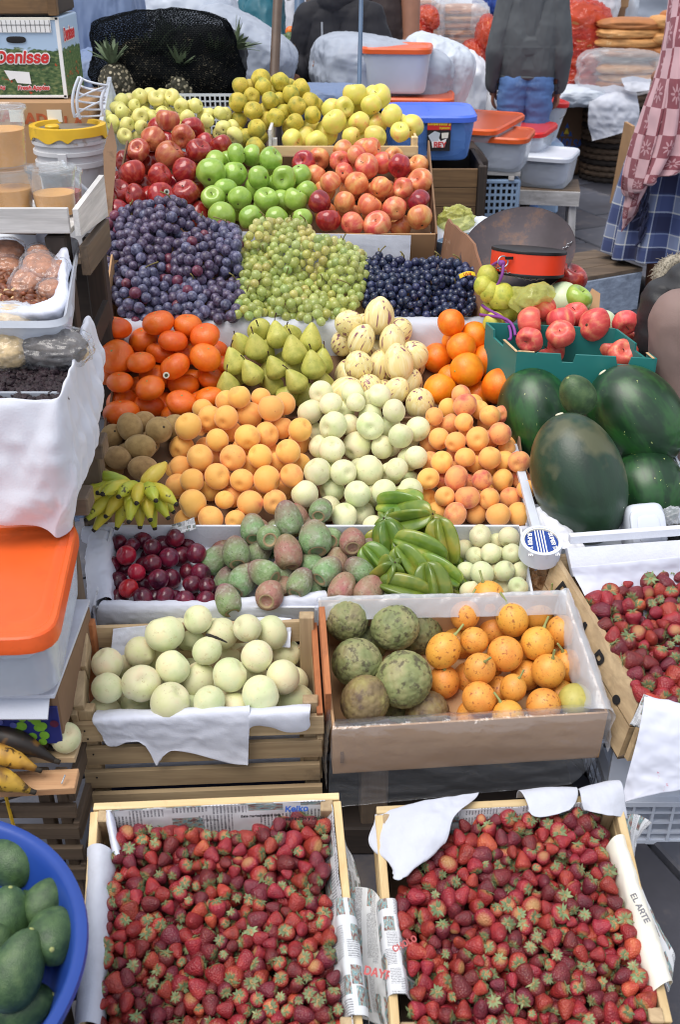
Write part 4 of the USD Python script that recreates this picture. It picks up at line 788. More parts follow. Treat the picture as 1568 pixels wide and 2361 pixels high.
# ------------------------------------------------------------------ the teal carton's fruit, melons, avocados
TB = Plane(800,2.69,640,2.87)
pile('pink_apple', 'apple', 'pink blushed apple', 'pink apples in teal carton', zoomed(Z4,1568,[(940,550,60),(875,605,71),(875,690,73),(1018,665,76),(1020,600,62),(1085,575,42),(1170,620,79),(1318,608,58),(1318,695,54),(1245,715,56),(1125,705,60),(1305,755,40),(975,740,40),(1075,610,40)]), TB, K['pink_apple'], R=0.039, lift0=-0.014, fill=False, seed=24, orient=upish(0.6,0.6,0.4), fillgap=2.0)
def single(name, cat, label, kind, u, v, d, R, axis, spin=0.0, group=None, hard=True):
    c = P(u, v, d)
    PLACED.append((c, R)); return put(name, kind, basis_z(axis, spin) * R, c, label, cat, group)
for (u, v, q), lab in zip(zoomed(Z4,1568,[(1020,510,84),(950,560,74),(1205,620,66)]),('large pale green melon half covered by the yellow bag', 'pale round melon low behind the pink apples', 'pale green melon behind the right pink apples')):
    single('pale_melon', 'melon', lab, kind_of(f'pale_melon_{int(u)}', [('rind', egg(1.1), 'pale_melon_skin', True)]), u, v, 2.93, q*2.9 / F, (0.6,0.2,0.5))
u, v = zoomed(Z4,1568,[(1095,500)])[0]; single('green_apple', 'apple', 'lone green apple beside the white melon, behind the teal carton', K['green_apple'][0], u, v, 2.9,0.041,(0.5,-0.2,1))
u, v = zoomed(Z4,1568,[(1062,412)])[0]; single('red_apple', 'apple', 'lone dark red apple under the rim of the scale pan', K['red_apple'][0], u, v, 3.0,0.046,(0.3,-0.3,1))
for i, (u, v, q) in enumerate(zoomed(Z4,1568,[(745,490,62),(772,555,56),(690,470,48),(680,395,50),(710,610,50),(680,550,36),(660,440,44),(735,635,40),(770,650,30)])):
    single('guava', 'guava', ['blemished yellow guava largest of those beside the purple cord', 'smooth yellow green guava above the teal carton corner', 'yellow guava behind the plywood side', 'yellow guava highest, under the scale pan', 'green guava lowest, at the teal carton corner', 'lime green guava between the purple cord loops', 'yellow guava touching the plywood edge', 'small guava inside the carton corner', 'guava peeping out at the carton corner'][i], K['guava'][0], u, v, 2.86+0.03*(i % 2), q*2.85 / F, (0.4*math.sin(i*2),0.3,1))
for nm, skin, u, v, d, a, b, ax, lab in (('w0', 'patched_watermelon_rind', 1120,556,2.40,0.107,1.46,(-0.3,0.42,0.85), 'big dark watermelon with a tan patch, lying in front of the others'),
                                       ('w1', 'watermelon_rind', 1372,282,2.60,0.113,1.24,(-0.6,0.35,0.7), 'glossy watermelon on top at right with a pale scar'),
                                       ('w2', 'watermelon_rind', 930,275,2.68,0.098,1.3,(-0.25,0.4,0.9), 'watermelon at left, half hidden behind the front one'),
                                       ('w3', 'watermelon_rind', 1420,600,2.56,0.092,1.1,(0.1,-0.75,-0.5), 'small watermelon under the scarred one, stem end forward')):
    (uu, vv), = zoomed(Z6,1568,[(u, v)])
    kd = kind_of('watermelon_' + nm, [('rind', egg(b, bump=0.012, seed=1, nu=30, nv=22), skin, True),('stem_scar', lift(egg(0.35, nu=10, nv=6), b - 0.01,0.1), 'watermelon_scar', True)])
    single('watermelon', 'watermelon', lab, kd, uu, vv, d, a, ax, 0.4)
(uu, vv), = zoomed(Z6,1568,[(1112,182)])
single('avocado', 'avocado', 'single avocado wedged between the watermelons', K['avocado'][1], uu, vv, 2.49,0.043,(-0.5,-0.1,0.8))
TAV = Plane(2361,1.35,1930,1.625)
def av(u, v, q, ax, lab): return (u, v, q, {'orient': (lambda r, c, ax=ax: basis_z(ax, 0.5)), 'label': lab})
pile('avocado', 'avocado', 'dark green avocado', 'avocados in basin', zoomed(Z11,1568,[av(50,318,100,(-1,0.3,0.2), 'large avocado topmost in the blue basin'), av(205,500,92,(0.6,0.8,0.5), 'avocado leaning against the right side of the blue basin'), av(30,565,90,(0.15,0.4,0.9), 'upright avocado at the left picture edge in the basin'),
    av(240,655,88,(0.2,-0.8,0.5), 'round avocado with its stem end facing forward'), av(75,800,100,(0.3,0.6,0.7), 'avocado in the middle of the basin below the upright one'), av(100,965,96,(0.9,0.3,0.2), 'avocado lowest in the blue basin'), av(215,825,80,(0.5,0.7,0.3), 'shaded avocado low against the right of the basin'), av(150,560,60,(0,1,0.2), 'avocado buried between the upright and leaning ones'), av(-60,760,90,(0.2,1,0.4), 'avocado at the far left of the basin')]), TAV, K["avocado"], R=0.037, seed=25, tight=0.84, most=2.0)

# ------------------------------------------------------------------ grapes: bunches whose grapes are their parts
from shapely.geometry import Polygon as Poly, Point as Pt
GRAPE = trimesh.creation.icosphere(2); GV, GF = np.array(GRAPE.vertices), np.array(GRAPE.faces)
GR = {}
for skin in ('purple', 'dusky', 'ruby', 'green', 'golden', 'jade', 'black', 'blue'):
    p = f'/World/Kinds/{skin}_grape'; usdkit.mesh(stage, p, (GV, GF), M[f'{skin}_grape_skin'], smooth=True); GR[skin] = p
def grapes(kindname, look, poly, Rpx, spacing, skins, plane, seed, where, long=1.08, hump=0.042, extra_label=None):
    r = np.random.default_rng(seed); pg = Poly(poly); x0, y0, x1, y1 = pg.bounds
    centres = []
    for _ in range(4000):
        q = (r.uniform(x0, x1), r.uniform(y0, y1))
        if pg.buffer(-8).contains(Pt(q)) and all(math.hypot((q[0] - c[0]),(q[1] - c[1])*0.85) > spacing for c in centres): centres.append(q)
    C2 = np.array(centres); dm = plane.depth((x0+x1)/2,(y0+y1)/2); R = Rpx*dm / F
    start = len(PLACED); bunch = [[] for _ in centres]
    def own(u, v): return np.hypot(C2[:, 0] - u, (C2[:, 1] - v)*0.8)
    for stage_, n in ((0,1800),(1,5200)):
        for _ in range(n):
            u, v = r.uniform(x0, x1), r.uniform(y0, y1)
            if not pg.contains(Pt(u, v)): continue
            dd = own(u, v); k = int(dd.argmin())
            d0 = plane.depth(u, v) - hump*math.exp(-(dd[k]/(spacing*0.5)) ** 2)+0.024*min(1, max(0, dd[k]/spacing - 0.42)/0.16)+0.012*(meshkit.noise(np.array([u*0.02, v*0.02, seed])) - 0.5)
            Rr = R * (1+0.08*r.normal())
            C = np.array([c for c, _ in PLACED[start:]]) if len(PLACED) > start else np.zeros((0,3))
            most, gone, d, ry = (0.3 * R if stage_ == 0 else 2.8 * R),0.0, d0, ray(u, v)
            while gone <= most:
                c = EYE + ry*d
                if len(C) == 0 or (np.linalg.norm(C - c, axis=1) > 1.66 * R).all(): PLACED.append((c, Rr)); bunch[k].append((c, Rr)); break
                d += R * 0.12; gone += R * 0.12
    rank = sorted(range(len(centres)), key=lambda i: (round(centres[i][1]/(spacing*0.8)), centres[i][0]))
    n = 0
    for o, k in enumerate(rank):
        if len(bunch[k]) < 5: continue
        base = np.mean([c for c, _ in bunch[k]],0)
        vpos = 'top' if centres[k][1] < y0+0.3*(y1 - y0) else 'bottom' if centres[k][1] > y0+0.72*(y1 - y0) else 'middle'
        n += 1
        T = thing('grape_bunch', f'bunch of {look}, {ORD[min(n - 1,24)]} by rows from upper left of {where}', 'grapes', base, f'bunches of {look}')
        main = skins[int(r.integers(min(4, len(skins))))]
        for c, Rr in bunch[k]:
            sk = main if r.random() < 0.66 else skins[int(r.integers(len(skins)))]
            gp = numbered(T, 'grape')
            gm = stage.DefinePrim(gp, 'Mesh'); gm.GetReferences().AddInternalReference(GR[sk])
            Rt = basis_z(r.normal(0,1,3),0) @ np.diag([1,1, long]) * Rr
            UsdGeom.Xformable(gm).AddTransformOp().Set(gmat(Rt, c - base))
        top = max(bunch[k], key=lambda g: g[0][2])[0]
        back = np.array([0,0.03,0.0])
        part(T, 'stem', tube(bezier([top+back+(0,0,0.012), base+back*1.2, base+back*1.4+(0.01,-0.02,-0.03)],7),0.0022,5), 'grape_stem')
        fr_ = max(bunch[k], key=lambda g: g[0] @ (EYE - g[0])/np.linalg.norm(EYE - g[0]) - 0.4*np.linalg.norm(g[0] - base))[0]; vw = (EYE - fr_)/np.linalg.norm(EYE - fr_)
        part(T, 'twig', tube(bezier([top - vw*0.02+(0,0,0.0), top+vw*0.012+(0.006,0,0.012), top+vw*0.016+(0.02*r.normal(),0,0.026)],7),[0.0018,0.002,0.002,0.002,0.0018,0.0018,0.0026],5), 'grape_stem', smooth=True)
grapes('purple_grapes', 'dusty purple grapes', [(246,520),(262,496),(300,480),(350,470),(372,458),(405,460),(440,482),(470,510),(545,525),(556,600),(552,690),(540,742),(500,745),(400,738),(310,742),(268,712),(246,600)],12.0,80,['purple', 'dusky', 'purple', 'dusky', 'ruby', 'ruby'], TG, 31, 'purple grape mound', long=1.05)
grapes('green_grapes', 'green grapes', [(556,570),(580,520),(612,506),(700,515),(722,542),(800,560),(842,592),(846,640),(830,690),(800,732),(745,744),(680,737),(600,732),(546,727),(552,640)],10.2,70,['green', 'golden', 'green', 'jade'], TG, 32, 'green grape mound', long=1.05)
grapes('black_grapes', 'blue black grapes', [(842,606),(872,588),(950,604),(1000,598),(1060,606),(1104,628),(1104,655),(1088,722),(1040,742),(1000,728),(900,736),(838,705),(832,650)],9.2,66,['black', 'blue', 'black'], TG, 33, 'black grape mound', long=1.02, hump=0.022)

# ------------------------------------------------------------------ strawberries
def strawberries(poly, plane, Rpx, seed, n=5200, lift0=0.0):
    R0 = 0.0143 if seed == 43 else 0.0118
    r = np.random.default_rng(seed); pg = Poly(poly); x0, y0, x1, y1 = pg.bounds; out = []
    start = len(PLACED)
    for stage_ in (0,1):
        for _ in range(n):
            u, v = r.uniform(x0, x1), r.uniform(y0, y1)
            if not pg.contains(Pt(u, v)): continue
            R = R0*(1+0.2*np.clip(r.normal(),-1.6,1.6))
            d0 = plane.depth(u, v)+0.01*(meshkit.noise(np.array([u*0.012, v*0.012, seed])) - 0.6) - lift0
            C = np.array([c for c, _ in PLACED[start:]]) if len(PLACED) > start else np.zeros((0,3))
            most, gone, d, ry = (0.2 * R if stage_ == 0 else 2.4 * R),0.0, d0, ray(u, v)
            while gone <= most:
                c = EYE + ry*d
                if len(C) == 0 or (np.linalg.norm(C - c, axis=1) > 1.66 * R0).all(): PLACED.append((c, R)); out.append((u, v, c, R, gone)); break
                d += R * 0.15; gone += R * 0.15
    return out
SB = []
for poly, pl, sd, where, lf in (([(272,1925),(330,1912),(560,1932),(640,1900),(690,1876),(752,1888),(750,2070),(776,2240),(790,2361),(795,2420),(222,2420),(240,2200),(250,2050)], TS, 41, 'left crate', 0.0),
                                ([(1040,1935),(1070,1886),(1140,1880),(1370,1862),(1406,2000),(1452,2140),(1496,2280),(1515,2390),(962,2420),(948,2200),(925,2090),(955,2010)], TS, 42, 'right crate', 0.0),
                                ([(1366,1380),(1450,1342),(1568,1312),(1700,1300),(1760,1640),(1490,1622),(1440,1535)], Plane(1640,1.98,1330,2.24),43, 'tilted tray', 0.0)):
    for w in strawberries(poly, pl, 17, sd, lift0=lf): SB.append((*w, where, sd))
on_view = [w for w in SB if w[0] < 1590 and w[1] < 2372]
tray = [w for w in on_view if w[5] == 'tilted tray']; rest = [w for w in on_view if w[5] != 'tilted tray']
rest = [w for w in rest if w[4] < 0.008]; rest.sort(key=lambda w: -w[1])
single_ones = tray[:64]+rest[:300 - len(tray[:64])]
chosen = set(id(w) for w in single_ones)
rr_ = np.random.default_rng(44)
def sb_rot(): 
    t = rr_.random()
    z = np.array([rr_.normal(0,1), rr_.normal(0,1) - 0.1, rr_.normal(0,0.55)+0.15]) if t < 0.75 else np.array([rr_.normal(0,0.4), rr_.normal(-0.4,0.4),0.9])
    return basis_z(z, rr_.random()*6.28)
groups = {}
for w in SB:
    Rt = sb_rot(); ki = int(rr_.choice(6, p=[0.26,0.25,0.04,0.2,0.16,0.09])); Rt = Rt*w[3]*1.05
    if id(w) in chosen:
        groups.setdefault(w[5],[]).append((w, Rt, ki))
    else: groups.setdefault('stuff', []).append((w, Rt, ki))
for where in ('left crate', 'right crate', 'tilted tray'):
    g = sorted(groups.get(where, []), key=lambda e: -e[0][1]); rows_, cur = [],[]
    for e in g:
        if cur and cur[0][0][1] - e[0][1] > 33: rows_.append(cur); cur = []
        cur.append(e)
    rows_.append(cur)
    for ri, row in enumerate(rows_):
        row.sort(key=lambda e: e[0][0])
        for ci, (w, Rt, ki) in enumerate(row):
            tone = ('bright', 'dark', 'pale tipped', 'pointed', 'dusky', 'capless')[ki]
            place = {'left crate': 'left front crate', 'right crate': 'right front crate', 'tilted tray': 'tilted crate'}[where]
            put('strawberry', K['strawberry'][ki], Rt, w[2], f'{tone} red strawberry, {ORD[min(ci, 27)]} from left in {ORD[min(ri, 27)]} row from front, {place}', 'strawberry', f'strawberries in the {place}')
def instancer(name, items, kinds, label, cat):
    pi = UsdGeom.PointInstancer.Define(stage, numbered('/World', name))
    protos = []
    for i, k in enumerate(kinds):
        x = UsdGeom.Xform.Define(stage, f"{pi.GetPath()}/variety_{i:03d}"); x.GetPrim().GetReferences().AddInternalReference(k); protos.append(x.GetPath())
    pi.CreatePrototypesRel().SetTargets(protos)
    pos, ori, sca, idx = [],[],[],[]
    for c, Rt, ki in items:
        s = np.linalg.norm(Rt[:, 0]); q = Gf.Matrix3d(*[float(x) for x in (Rt/s).T.ravel()]).ExtractRotation().GetQuat()
        pos.append(Gf.Vec3f(*map(float, c))); ori.append(Gf.Quath(q.GetReal(), *q.GetImaginary())); sca.append(Gf.Vec3f(s, s, s)); idx.append(int(ki))
    pi.CreatePositionsAttr(pos); pi.CreateOrientationsAttr(ori); pi.CreateScalesAttr(sca); pi.CreateProtoIndicesAttr(idx)
    tag(pi.GetPrim(), label, cat, kind='stuff')
    return pi
instancer('strawberries', [(w[2], Rt, ki) for w, Rt, ki in groups['stuff']], K['strawberry'], 'many ripe strawberries heaped further back and underneath in the crates', 'strawberries')
# ------------------------------------------------------------------ the main stand's boxes, trays, crates, papers
def V(*a): return np.array(a, float)
ZUP = V(0,0,1)
def plate(pts, thick, towards=None):
    """A flat plate with the given outline, as thick as told, behind the outline."""
    p = np.asarray(pts, float); c = p.mean(0); _, _, vt = np.linalg.svd(p - c)
    x, y = vt[0], vt[1]; n = np.cross(x, y)
    if n @ ((EYE if towards is None else towards) - c) < 0: y = -y; n = -n
    q = np.stack([(p - c) @ x, (p - c) @ y],1)
    m = trimesh.creation.extrude_polygon(Poly(q).buffer(0), thick, engine='earcut')
    v = np.array(m.vertices)
    return c+v[:, :1]*x+v[:, 1:2]*y+(v[:, 2:] - thick)*n, np.array(m.faces)
def panel(a, b, up, thick, mat=None, ch=0.0008):
    """An upright board with its lower edge from a to b and the vector up."""
    a, b, up = V(*a), V(*b), V(*up)
    n = np.cross(b - a, up); n = n/np.linalg.norm(n)*thick/2
    return hull([q+s for q in (a, b, a+up, b+up) for s in (n, -n)])
def lattice(c0, du, dv, nx, ny, bar, thick, rim=1.8):
    """A moulded grid panel: rim and bars."""
    du, dv = V(*du), V(*dv); n = np.cross(du, dv); n /= np.linalg.norm(n); eu, ev = du/np.linalg.norm(du), dv/np.linalg.norm(dv)
    ms = []
    for i in range(nx+1):
        w = bar*(rim if i in (0, nx) else 1); a = c0+du*i/nx; ms.append(hull([q+s*eu*w/2+t*n*thick/2 for q in (a, a+dv) for s in (-1,1) for t in (-1,1)]))
    for j in range(ny+1):
        w = bar*(rim if j in (0, ny) else 1); a = c0+dv*j/ny; ms.append(hull([q+s*ev*w/2+t*n*(thick*0.92)/2 for q in (a, a+du) for s in (-1,1) for t in (-1,1)]))
    return join(*ms)
def drape(name, label, cat, rows, mat, n=30, m=30, amp=0.006, scale=18.0, seed=0, stretch=(1,1,1), thick=0.0012, parent=None, octaves=3, group=None):
    n, m = int(n*1.5), int(m*1.5)
    G = crumple(crumple(rows_grid(rows, n, m), amp*1.25, scale, seed, stretch, octaves), amp*0.4, scale*3.3, seed+9, stretch, 2)
    me, uv = sheet(G, thick, True)
    if parent: return part(parent, name, me, mat, smooth=True, uv=uv)
    return solo(name, label, cat, me, mat, smooth=True, uv=uv, group=group)
def torn(pts, seed, amt, axis=None):
    """Uneven torn edge through the points."""
    b = bezier(pts, 40); r = np.random.default_rng(seed)
    d = np.cumsum(r.normal(0,1,40)); d -= np.linspace(d[0], d[-1],40)
    k = V(*(axis if axis is not None else (0,0,1)))
    return b+(amt*d/(abs(d).max()+1e-9))[:, None]*k

# dark stepped boxes that carry the tiers
st = thing('display_stand', 'dark wooden steps mostly hidden beneath the tiers of fruit', 'stand', (0,2.6,0))
for i, (pl, v0, v1, drop, u0, u1) in enumerate(((TC, 1650,1430,0.3,190,1390),(TP, 1399,1223,0.14,200,1300),(TK, 1210,930,0.16,190,1215),(TM, 978,728,0.2,245,1160),(TG, 746,600,0.16,250,1090),(TA, 530,332,0.2,262,990),(TY, 332,200,0.2,262,960))):
    a, b = pl.at(784, v0), pl.at(784, v1); x0, x1 = pl.at(u0, v0)[0], pl.at(u1, v0)[0]
    h = a[2] - drop
    part(st, 'step', box(((x0+x1)/2,(a[1]+b[1])/2, h/2),(x1 - x0, b[1] - a[1], h), ch=0.004), 'dark_wood_x')
def tier(name, label, cat, pl, v0, v1, u0, u1, drop, mat, front=0.1, side=0.05, back=0.06, edge='cardboard_edge', left_up=None, right_up=None, front_mat=None):
    """A carton or tray in the slope of a tier: floor, front, back and sides."""
    f0, f1 = pl.at(u0, v0), pl.at(u1, v0); x0, x1 = f0[0], f1[0]
    L = np.linalg.norm(pl.at(784, v1) - pl.at(784, v0)); q0 = (pl.at(784, v0) - pl.a) @ pl.t
    T = thing(name, label, cat, pl.xy((x0+x1)/2, q0,-drop))
    n = pl.n
    part(T, 'floor', hull([pl.xy(x, q, l) for x in (x0, x1) for q in (q0, q0 + L) for l in (-drop, -drop - 0.006)]), mat)
    part(T, 'front_panel', panel(pl.xy(x0, q0,-drop), pl.xy(x1, q0,-drop), n*front, 0.005), front_mat or mat)
    part(T, 'back_panel', panel(pl.xy(x0, q0 + L, -drop), pl.xy(x1, q0 + L, -drop), n*(drop+back),0.005), mat)
    for x, up in ((x0 - 0.0045, left_up),(x1+0.0045, right_up)):
        up = side if up is None else up
        part(T, 'side_panel', panel(pl.xy(x, q0,-drop), pl.xy(x, q0 + L, -drop), n*(drop+up),0.005), mat)
    return T, (x0, x1, q0, L)
tA, gA = tier('apple_carton', 'long brown carton holding red, green and striped apples', 'carton', TA, 540,325,252,1004,0.11, 'dark_cardboard', front=0.11, side=0.0, back=-0.06, left_up=0.0, front_mat='cardboard')
part(tA, 'torn_flap', plate([P(258,276,3.42), P(262,300,3.41), P(268,345,3.38), P(266,400,3.3), P(258,500,3.18), P(246,512,3.18), P(241,420,3.26), P(238,350,3.34), P(246,322,3.38)],0.005), 'dark_cardboard')
tG, gG = tier('grape_carton', 'low carton with a ragged left side under three colours of grapes', 'carton', TG, 748,604,246,1100,0.075, 'cardboard', front=0.06, side=0.0, back=-0.072, left_up=0.03, right_up=-0.07)
tM, gM = tier('citrus_carton', 'carton holding mandarins, pears, pepino melons and oranges', 'carton', TM, 985,742,244,1160,0.12, 'dark_cardboard', front=0.1, side=-0.05, back=-0.09, left_up=-0.03)
tK, gK = tier('peach_tray', 'shallow carton tray under peaches, nectarines, kiwis and bananas', 'tray', TK, 1214,930,196,1222,0.075, 'dark_cardboard', front=0.06, side=-0.03, back=-0.06, left_up=-0.06, front_mat='styrofoam')
# white paper between the tiers
a, b = TA.at(518,536), TA.at(947,546)
drape('paper_sheet', 'white paper hanging in front of the apple carton above the grapes', 'paper', [[a + V(0,-0.012,0.006),(a+b)/2 + V(0,-0.012,0.006), b + V(0,-0.012,0.006)],[a + V(0,-0.02,-0.06),(a+b)/2 + V(0,-0.02,-0.06), b + V(-0.002,-0.02,-0.06)],[a + V(0,-0.022,-0.12),(a+b)/2 + V(0,-0.022,-0.12), b + V(-0.006,-0.022,-0.11)]], 'bright_paper', amp=0.004, scale=9, seed=3)
a, b = TG.at(258,742), TG.at(1118,738)
drape('paper_sheet', 'white paper under the grapes hanging down behind the mandarins', 'paper', [[a + V(0,0.03,0.0),(a+b)/2 + V(0,0.03,0.0), b + V(0,0.03,0.0)],[a + V(0,-0.012,-0.012),(a+b)/2 + V(0,-0.012,-0.012), b + V(0,-0.012,-0.012)],[a + V(0,-0.022,-0.06),(a+b)/2 + V(0,-0.02,-0.06), b + V(0,-0.022,-0.06)],[a + V(0,-0.03,-0.15),(a+b)/2 + V(0,-0.02,-0.15), b + V(0,-0.03,-0.14)]], 'bright_paper', n=60, amp=0.008, scale=7, seed=5)
a, b = TK.at(200,1224), TK.at(1222,1214)
drape('paper_sheet', 'white paper edging the front of the peach tray', 'paper', [[a + V(0,0.04,-0.03),(a+b)/2 + V(0,0.04,-0.03), b + V(0,0.04,-0.03)],[a + V(0,-0.006,-0.004),(a+b)/2 + V(0,-0.008,0), b + V(0,-0.006,0)],[a + V(0,-0.012,-0.03),(a+b)/2 + V(0,-0.012,-0.03), b + V(0,-0.012,-0.03)],[a + V(0,-0.016,-0.07),(a+b)/2 + V(0,-0.016,-0.07), b + V(0,-0.016,-0.06)]], 'white_paper', n=60, amp=0.006, scale=12, seed=6)
# the plywood side
def ply(u, v): return P(u, v, 3.22 - (u - 1022)*0.0031)
solo('plywood_side', 'weathered torn plywood side panel right of the black grapes', 'board', plate([ply(*q) for q in ((1033,505),(1040,516),(1050,521),(1062,534),(1074,541),(1084,553),(1092,563),(1097,585),(1106,613),(1113,640),(1122,662),(1124,682),(1114,716),(1106,742),(1092,728),(1076,732),(1012,660),(1014,600),(1022,545),(1026,520))],0.008), 'plywood_old')
# sticker band on the black grapes
G = np.array([[P(1058+36*s+3*t, 634 - 8*math.sin(s*2.4)+9*t, 2.9 - 0.012*math.sin(math.pi*s)) for t in np.linspace(0,1,4)] for s in np.linspace(0,1,12)])
lt = thing('fruit_label', 'yellow printed paper band across the black grapes at right', 'label', G[0,0])
part(lt, 'band', sheet(G, 0.001), 'yellow_ink', smooth=True); lettering(lt, 'UVA', 0.008, G[5,3] + V(-0.012,-0.004,0.001), G[9,2] - G[4,2], ZUP, 'red_ink', lift=0.002)

# bananas
def banana(p0, p1, sag, r0=0.0155, n=9, sides=6):
    p0, p1 = V(*p0), V(*p1); mid = (p0+p1)/2 + V(*sag)
    return tube(bezier([p0, mid, p1], n),[r0*k for k in (0.4,0.8,0.97,1.0,1.0,0.98,0.88,0.62,0.34)],8)
(hu, hv), = zoomed(Z10,1271,[(945,1968)]); hub = P(hu, hv, 2.40)
bt = thing('banana_bunch', 'bunch of small green and yellow spotted bananas in front of the kiwis', 'bananas', hub)
tips = zoomed(Z10,1271,[(640,1912,2.40),(510,1985,2.40),(512,2052,2.37),(535,2098,2.34),(660,2018,2.33),(690,2025,2.3),(795,2042,2.31),(912,2085,2.3),(1040,2068,2.3),(1172,2092,2.33),(690,2092,2.35),(758,2098,2.34),(848,2130,2.33),(965,2118,2.34),(1082,2102,2.36),(1152,2140,2.38),(582,2196,2.33),(712,2170,2.33),(862,2205,2.31),(1003,2192,2.33),(1118,2180,2.35),(632,2262,2.36),(782,2248,2.36),(935,2240,2.36),(1032,2248,2.38)])
KB = 0.0
for i, (u, v, _) in enumerate(tips):
    d = (2.40,2.40,2.37,2.34,2.33,2.3,2.31,2.3,2.3,2.33,2.35,2.34,2.33,2.34,2.36,2.38,2.33,2.33,2.31,2.33,2.35,2.36,2.36,2.36,2.38)[i]
    tip = P(u, v, d); row = 0 if v < 1352 else 1 if v < 1395 else 2
    root = hub + V((tip[0] - hub[0])*0.22,0.01+0.012*row, -0.012 - 0.02*row)
    dirn = tip - root; L = np.linalg.norm(dirn); root = tip - dirn / L * max(L, 0.075) if L < 0.075 else root
    bp = part(bt, 'banana', banana(root, tip, V(0,-0.012,0.016),0.0165), f'banana_peel_{i % 2}', smooth=True)
    part(bp, 'tip', tube([tip - dirn / L * 0.004, tip+dirn / L * 0.006],[0.0062,0.005],7), 'banana_tip', smooth=True)
for (u, v, _), d0 in zip(zoomed(Z10,1271,[(1068,1832,1),(1104,1822,1)]),(2.44,2.44)):
    tip = P(u, v, d0); root = hub + V(0.0 if u < 600 else 0.012,0.006,0.0) if u < 606 else hub + V(0.05,0.01,-0.004)
    bp = part(bt, 'banana', banana(root, tip, V(0.006,-0.02,0.008),0.0165), 'banana_peel_2', smooth=True)
    part(bp, 'tip', tube([tip, tip+(tip - root)*0.08],[0.006,0.005],7), 'banana_tip', smooth=True)
part(bt, 'crown', blob(hub, (0.05,0.026,0.022),0.12,3,1, sub=2), 'banana_tip', smooth=True)
# two stickers on the mandarins, one on a green apple, one on a red apple
for nm, (u, v, d), lab in zip('abcd', [(*zoomed(Z3,1568,[(513,1122)])[0],2.665),(*zoomed(Z1,1568,[(768,886)])[0],3.14)],('small round white sticker on a mandarin in the middle of the stack', 'small green sticker on a dark red apple above the purple grapes')):
    c = P(u, v, d); dr = (EYE - c)/np.linalg.norm(EYE - c)
    s = thing('fruit_sticker', lab, 'sticker', c)
    disc = lambda r, h0, h1: (lambda me: (me[0] @ basis_z(dr + V(0.2,0,-0.3),0).T + c, me[1]))(lathe([(r, h0),(r, h1)],18))
    part(s, 'paper', disc(0.0085,0,0.0012), 'sticker_white'); part(s, 'print', disc(0.0045,0.0013,0.0018), 'sticker_dark')

# plum tray: white lined foam tray
tP, gP = tier('plum_tray', 'white foam tray lined with paper under plums, prickly pears and starfruit', 'tray', TP, 1404,1226,224,1226,0.05, 'styrofoam', front=0.058, side=0.012, back=0.02)
n = TP.n
def tp(u, v, l=0.0): return TP.at(u, v)+n*l
drape('paper_lining', 'white paper folded over the left side of the plum tray', 'paper', [[tp(262,1236,-0.04), tp(256,1300,-0.045), tp(258,1396,-0.045)],[tp(244,1232,0.012), tp(246,1300,0.014), tp(250,1388,0.014)],[tp(214,1234,0.006), tp(208,1300,0.004), tp(216,1400,-0.002)],[tp(206,1238,-0.03), tp(202,1310,-0.04), tp(214,1420,-0.06)]], 'white_paper', amp=0.008, scale=20, seed=8)
low = torn([tp(218,1400,-0.07), tp(300,1404,-0.045), tp(420,1400,-0.06), tp(560,1398,-0.045), tp(700,1392,-0.055), tp(752,1386,-0.05)],4,0.012)
drape('paper_lining', 'white torn paper folded over the front of the plum tray', 'paper', [[tp(250,1378,-0.035), tp(500,1372,-0.035), tp(748,1350,-0.035)],[tp(240,1396,0.012), tp(500,1392,0.01), tp(752,1372,0.01)],[tp(228,1402,0.004) + V(0,-0.012,0), tp(500,1398,0.0) + V(0,-0.014,0), tp(756,1380,0.0) + V(0,-0.012,0)], low + V(0,-0.014,0)], 'white_paper', n=50, m=24, amp=0.007, scale=17, seed=9)
a, b = tp(186,1232), tp(258,1232)
drape('paper_scrap', 'folded white paper flap at the left corner above the plums', 'paper', [[a + V(0,0,-0.02),(a+b)/2 + V(0,-0.01,-0.02), b + V(0,0.01,-0.01)],[a + V(0,0.01,0.006),(a+b)/2 + V(0,0,0.012), b + V(0,0.01,0.012)],[a + V(0.01,0.03,0.006),(a+b)/2 + V(0.01,0.04,0.01), b + V(0.02,0.05,0.0)]], 'white_paper', amp=0.006, scale=24, seed=10)
a = tp(396,1224,0.02)
drape('newspaper_scrap', 'small printed paper scrap between bananas and plums', 'paper', [[a, a + V(0.03,-0.005,0.012), a + V(0.055,0,0.02)],[a + V(0,-0.016,-0.02), a + V(0.03,-0.02,-0.01), a + V(0.06,-0.012,-0.004)]], 'newsprint_bright', 10,8, amp=0.003)
# tape roll
c = PZ(1246,1262,0.52); R_ = 47*2.33 / F
tr = thing('tape_roll', 'roll of clear packing tape with blue printed core beside the small white peaches', 'tape roll', c)
Rt = basis_z((0.0,-0.25,1.0),0.0); hh = 0.045
ring = lathe([(R_ * 0.86,-hh/2),(R_, -hh/2),(R_, hh/2),(R_ * 0.86, hh/2),(R_ * 0.86,-hh/2)],40, False, False)
part(tr, 'tape', (ring[0] @ Rt.T + c, ring[1]), 'white_plastic', smooth=35)
inn = lathe([(R_ * 0.81,-hh/2),(R_ * 0.855,-hh/2),(R_ * 0.855, hh/2 - 0.001),(R_ * 0.81, hh/2 - 0.001),(R_ * 0.81,-hh/2)],40, False, False)
part(tr, 'core', (inn[0] @ Rt.T + c, inn[1]), 'cream_paper', smooth=35)
dsk = lathe([(R_ * 0.8,-0.002),(R_ * 0.8, hh/2 - 0.006)],40)
part(tr, 'printed_label', (dsk[0] @ Rt.T + c, dsk[1]), 'blue_plastic')
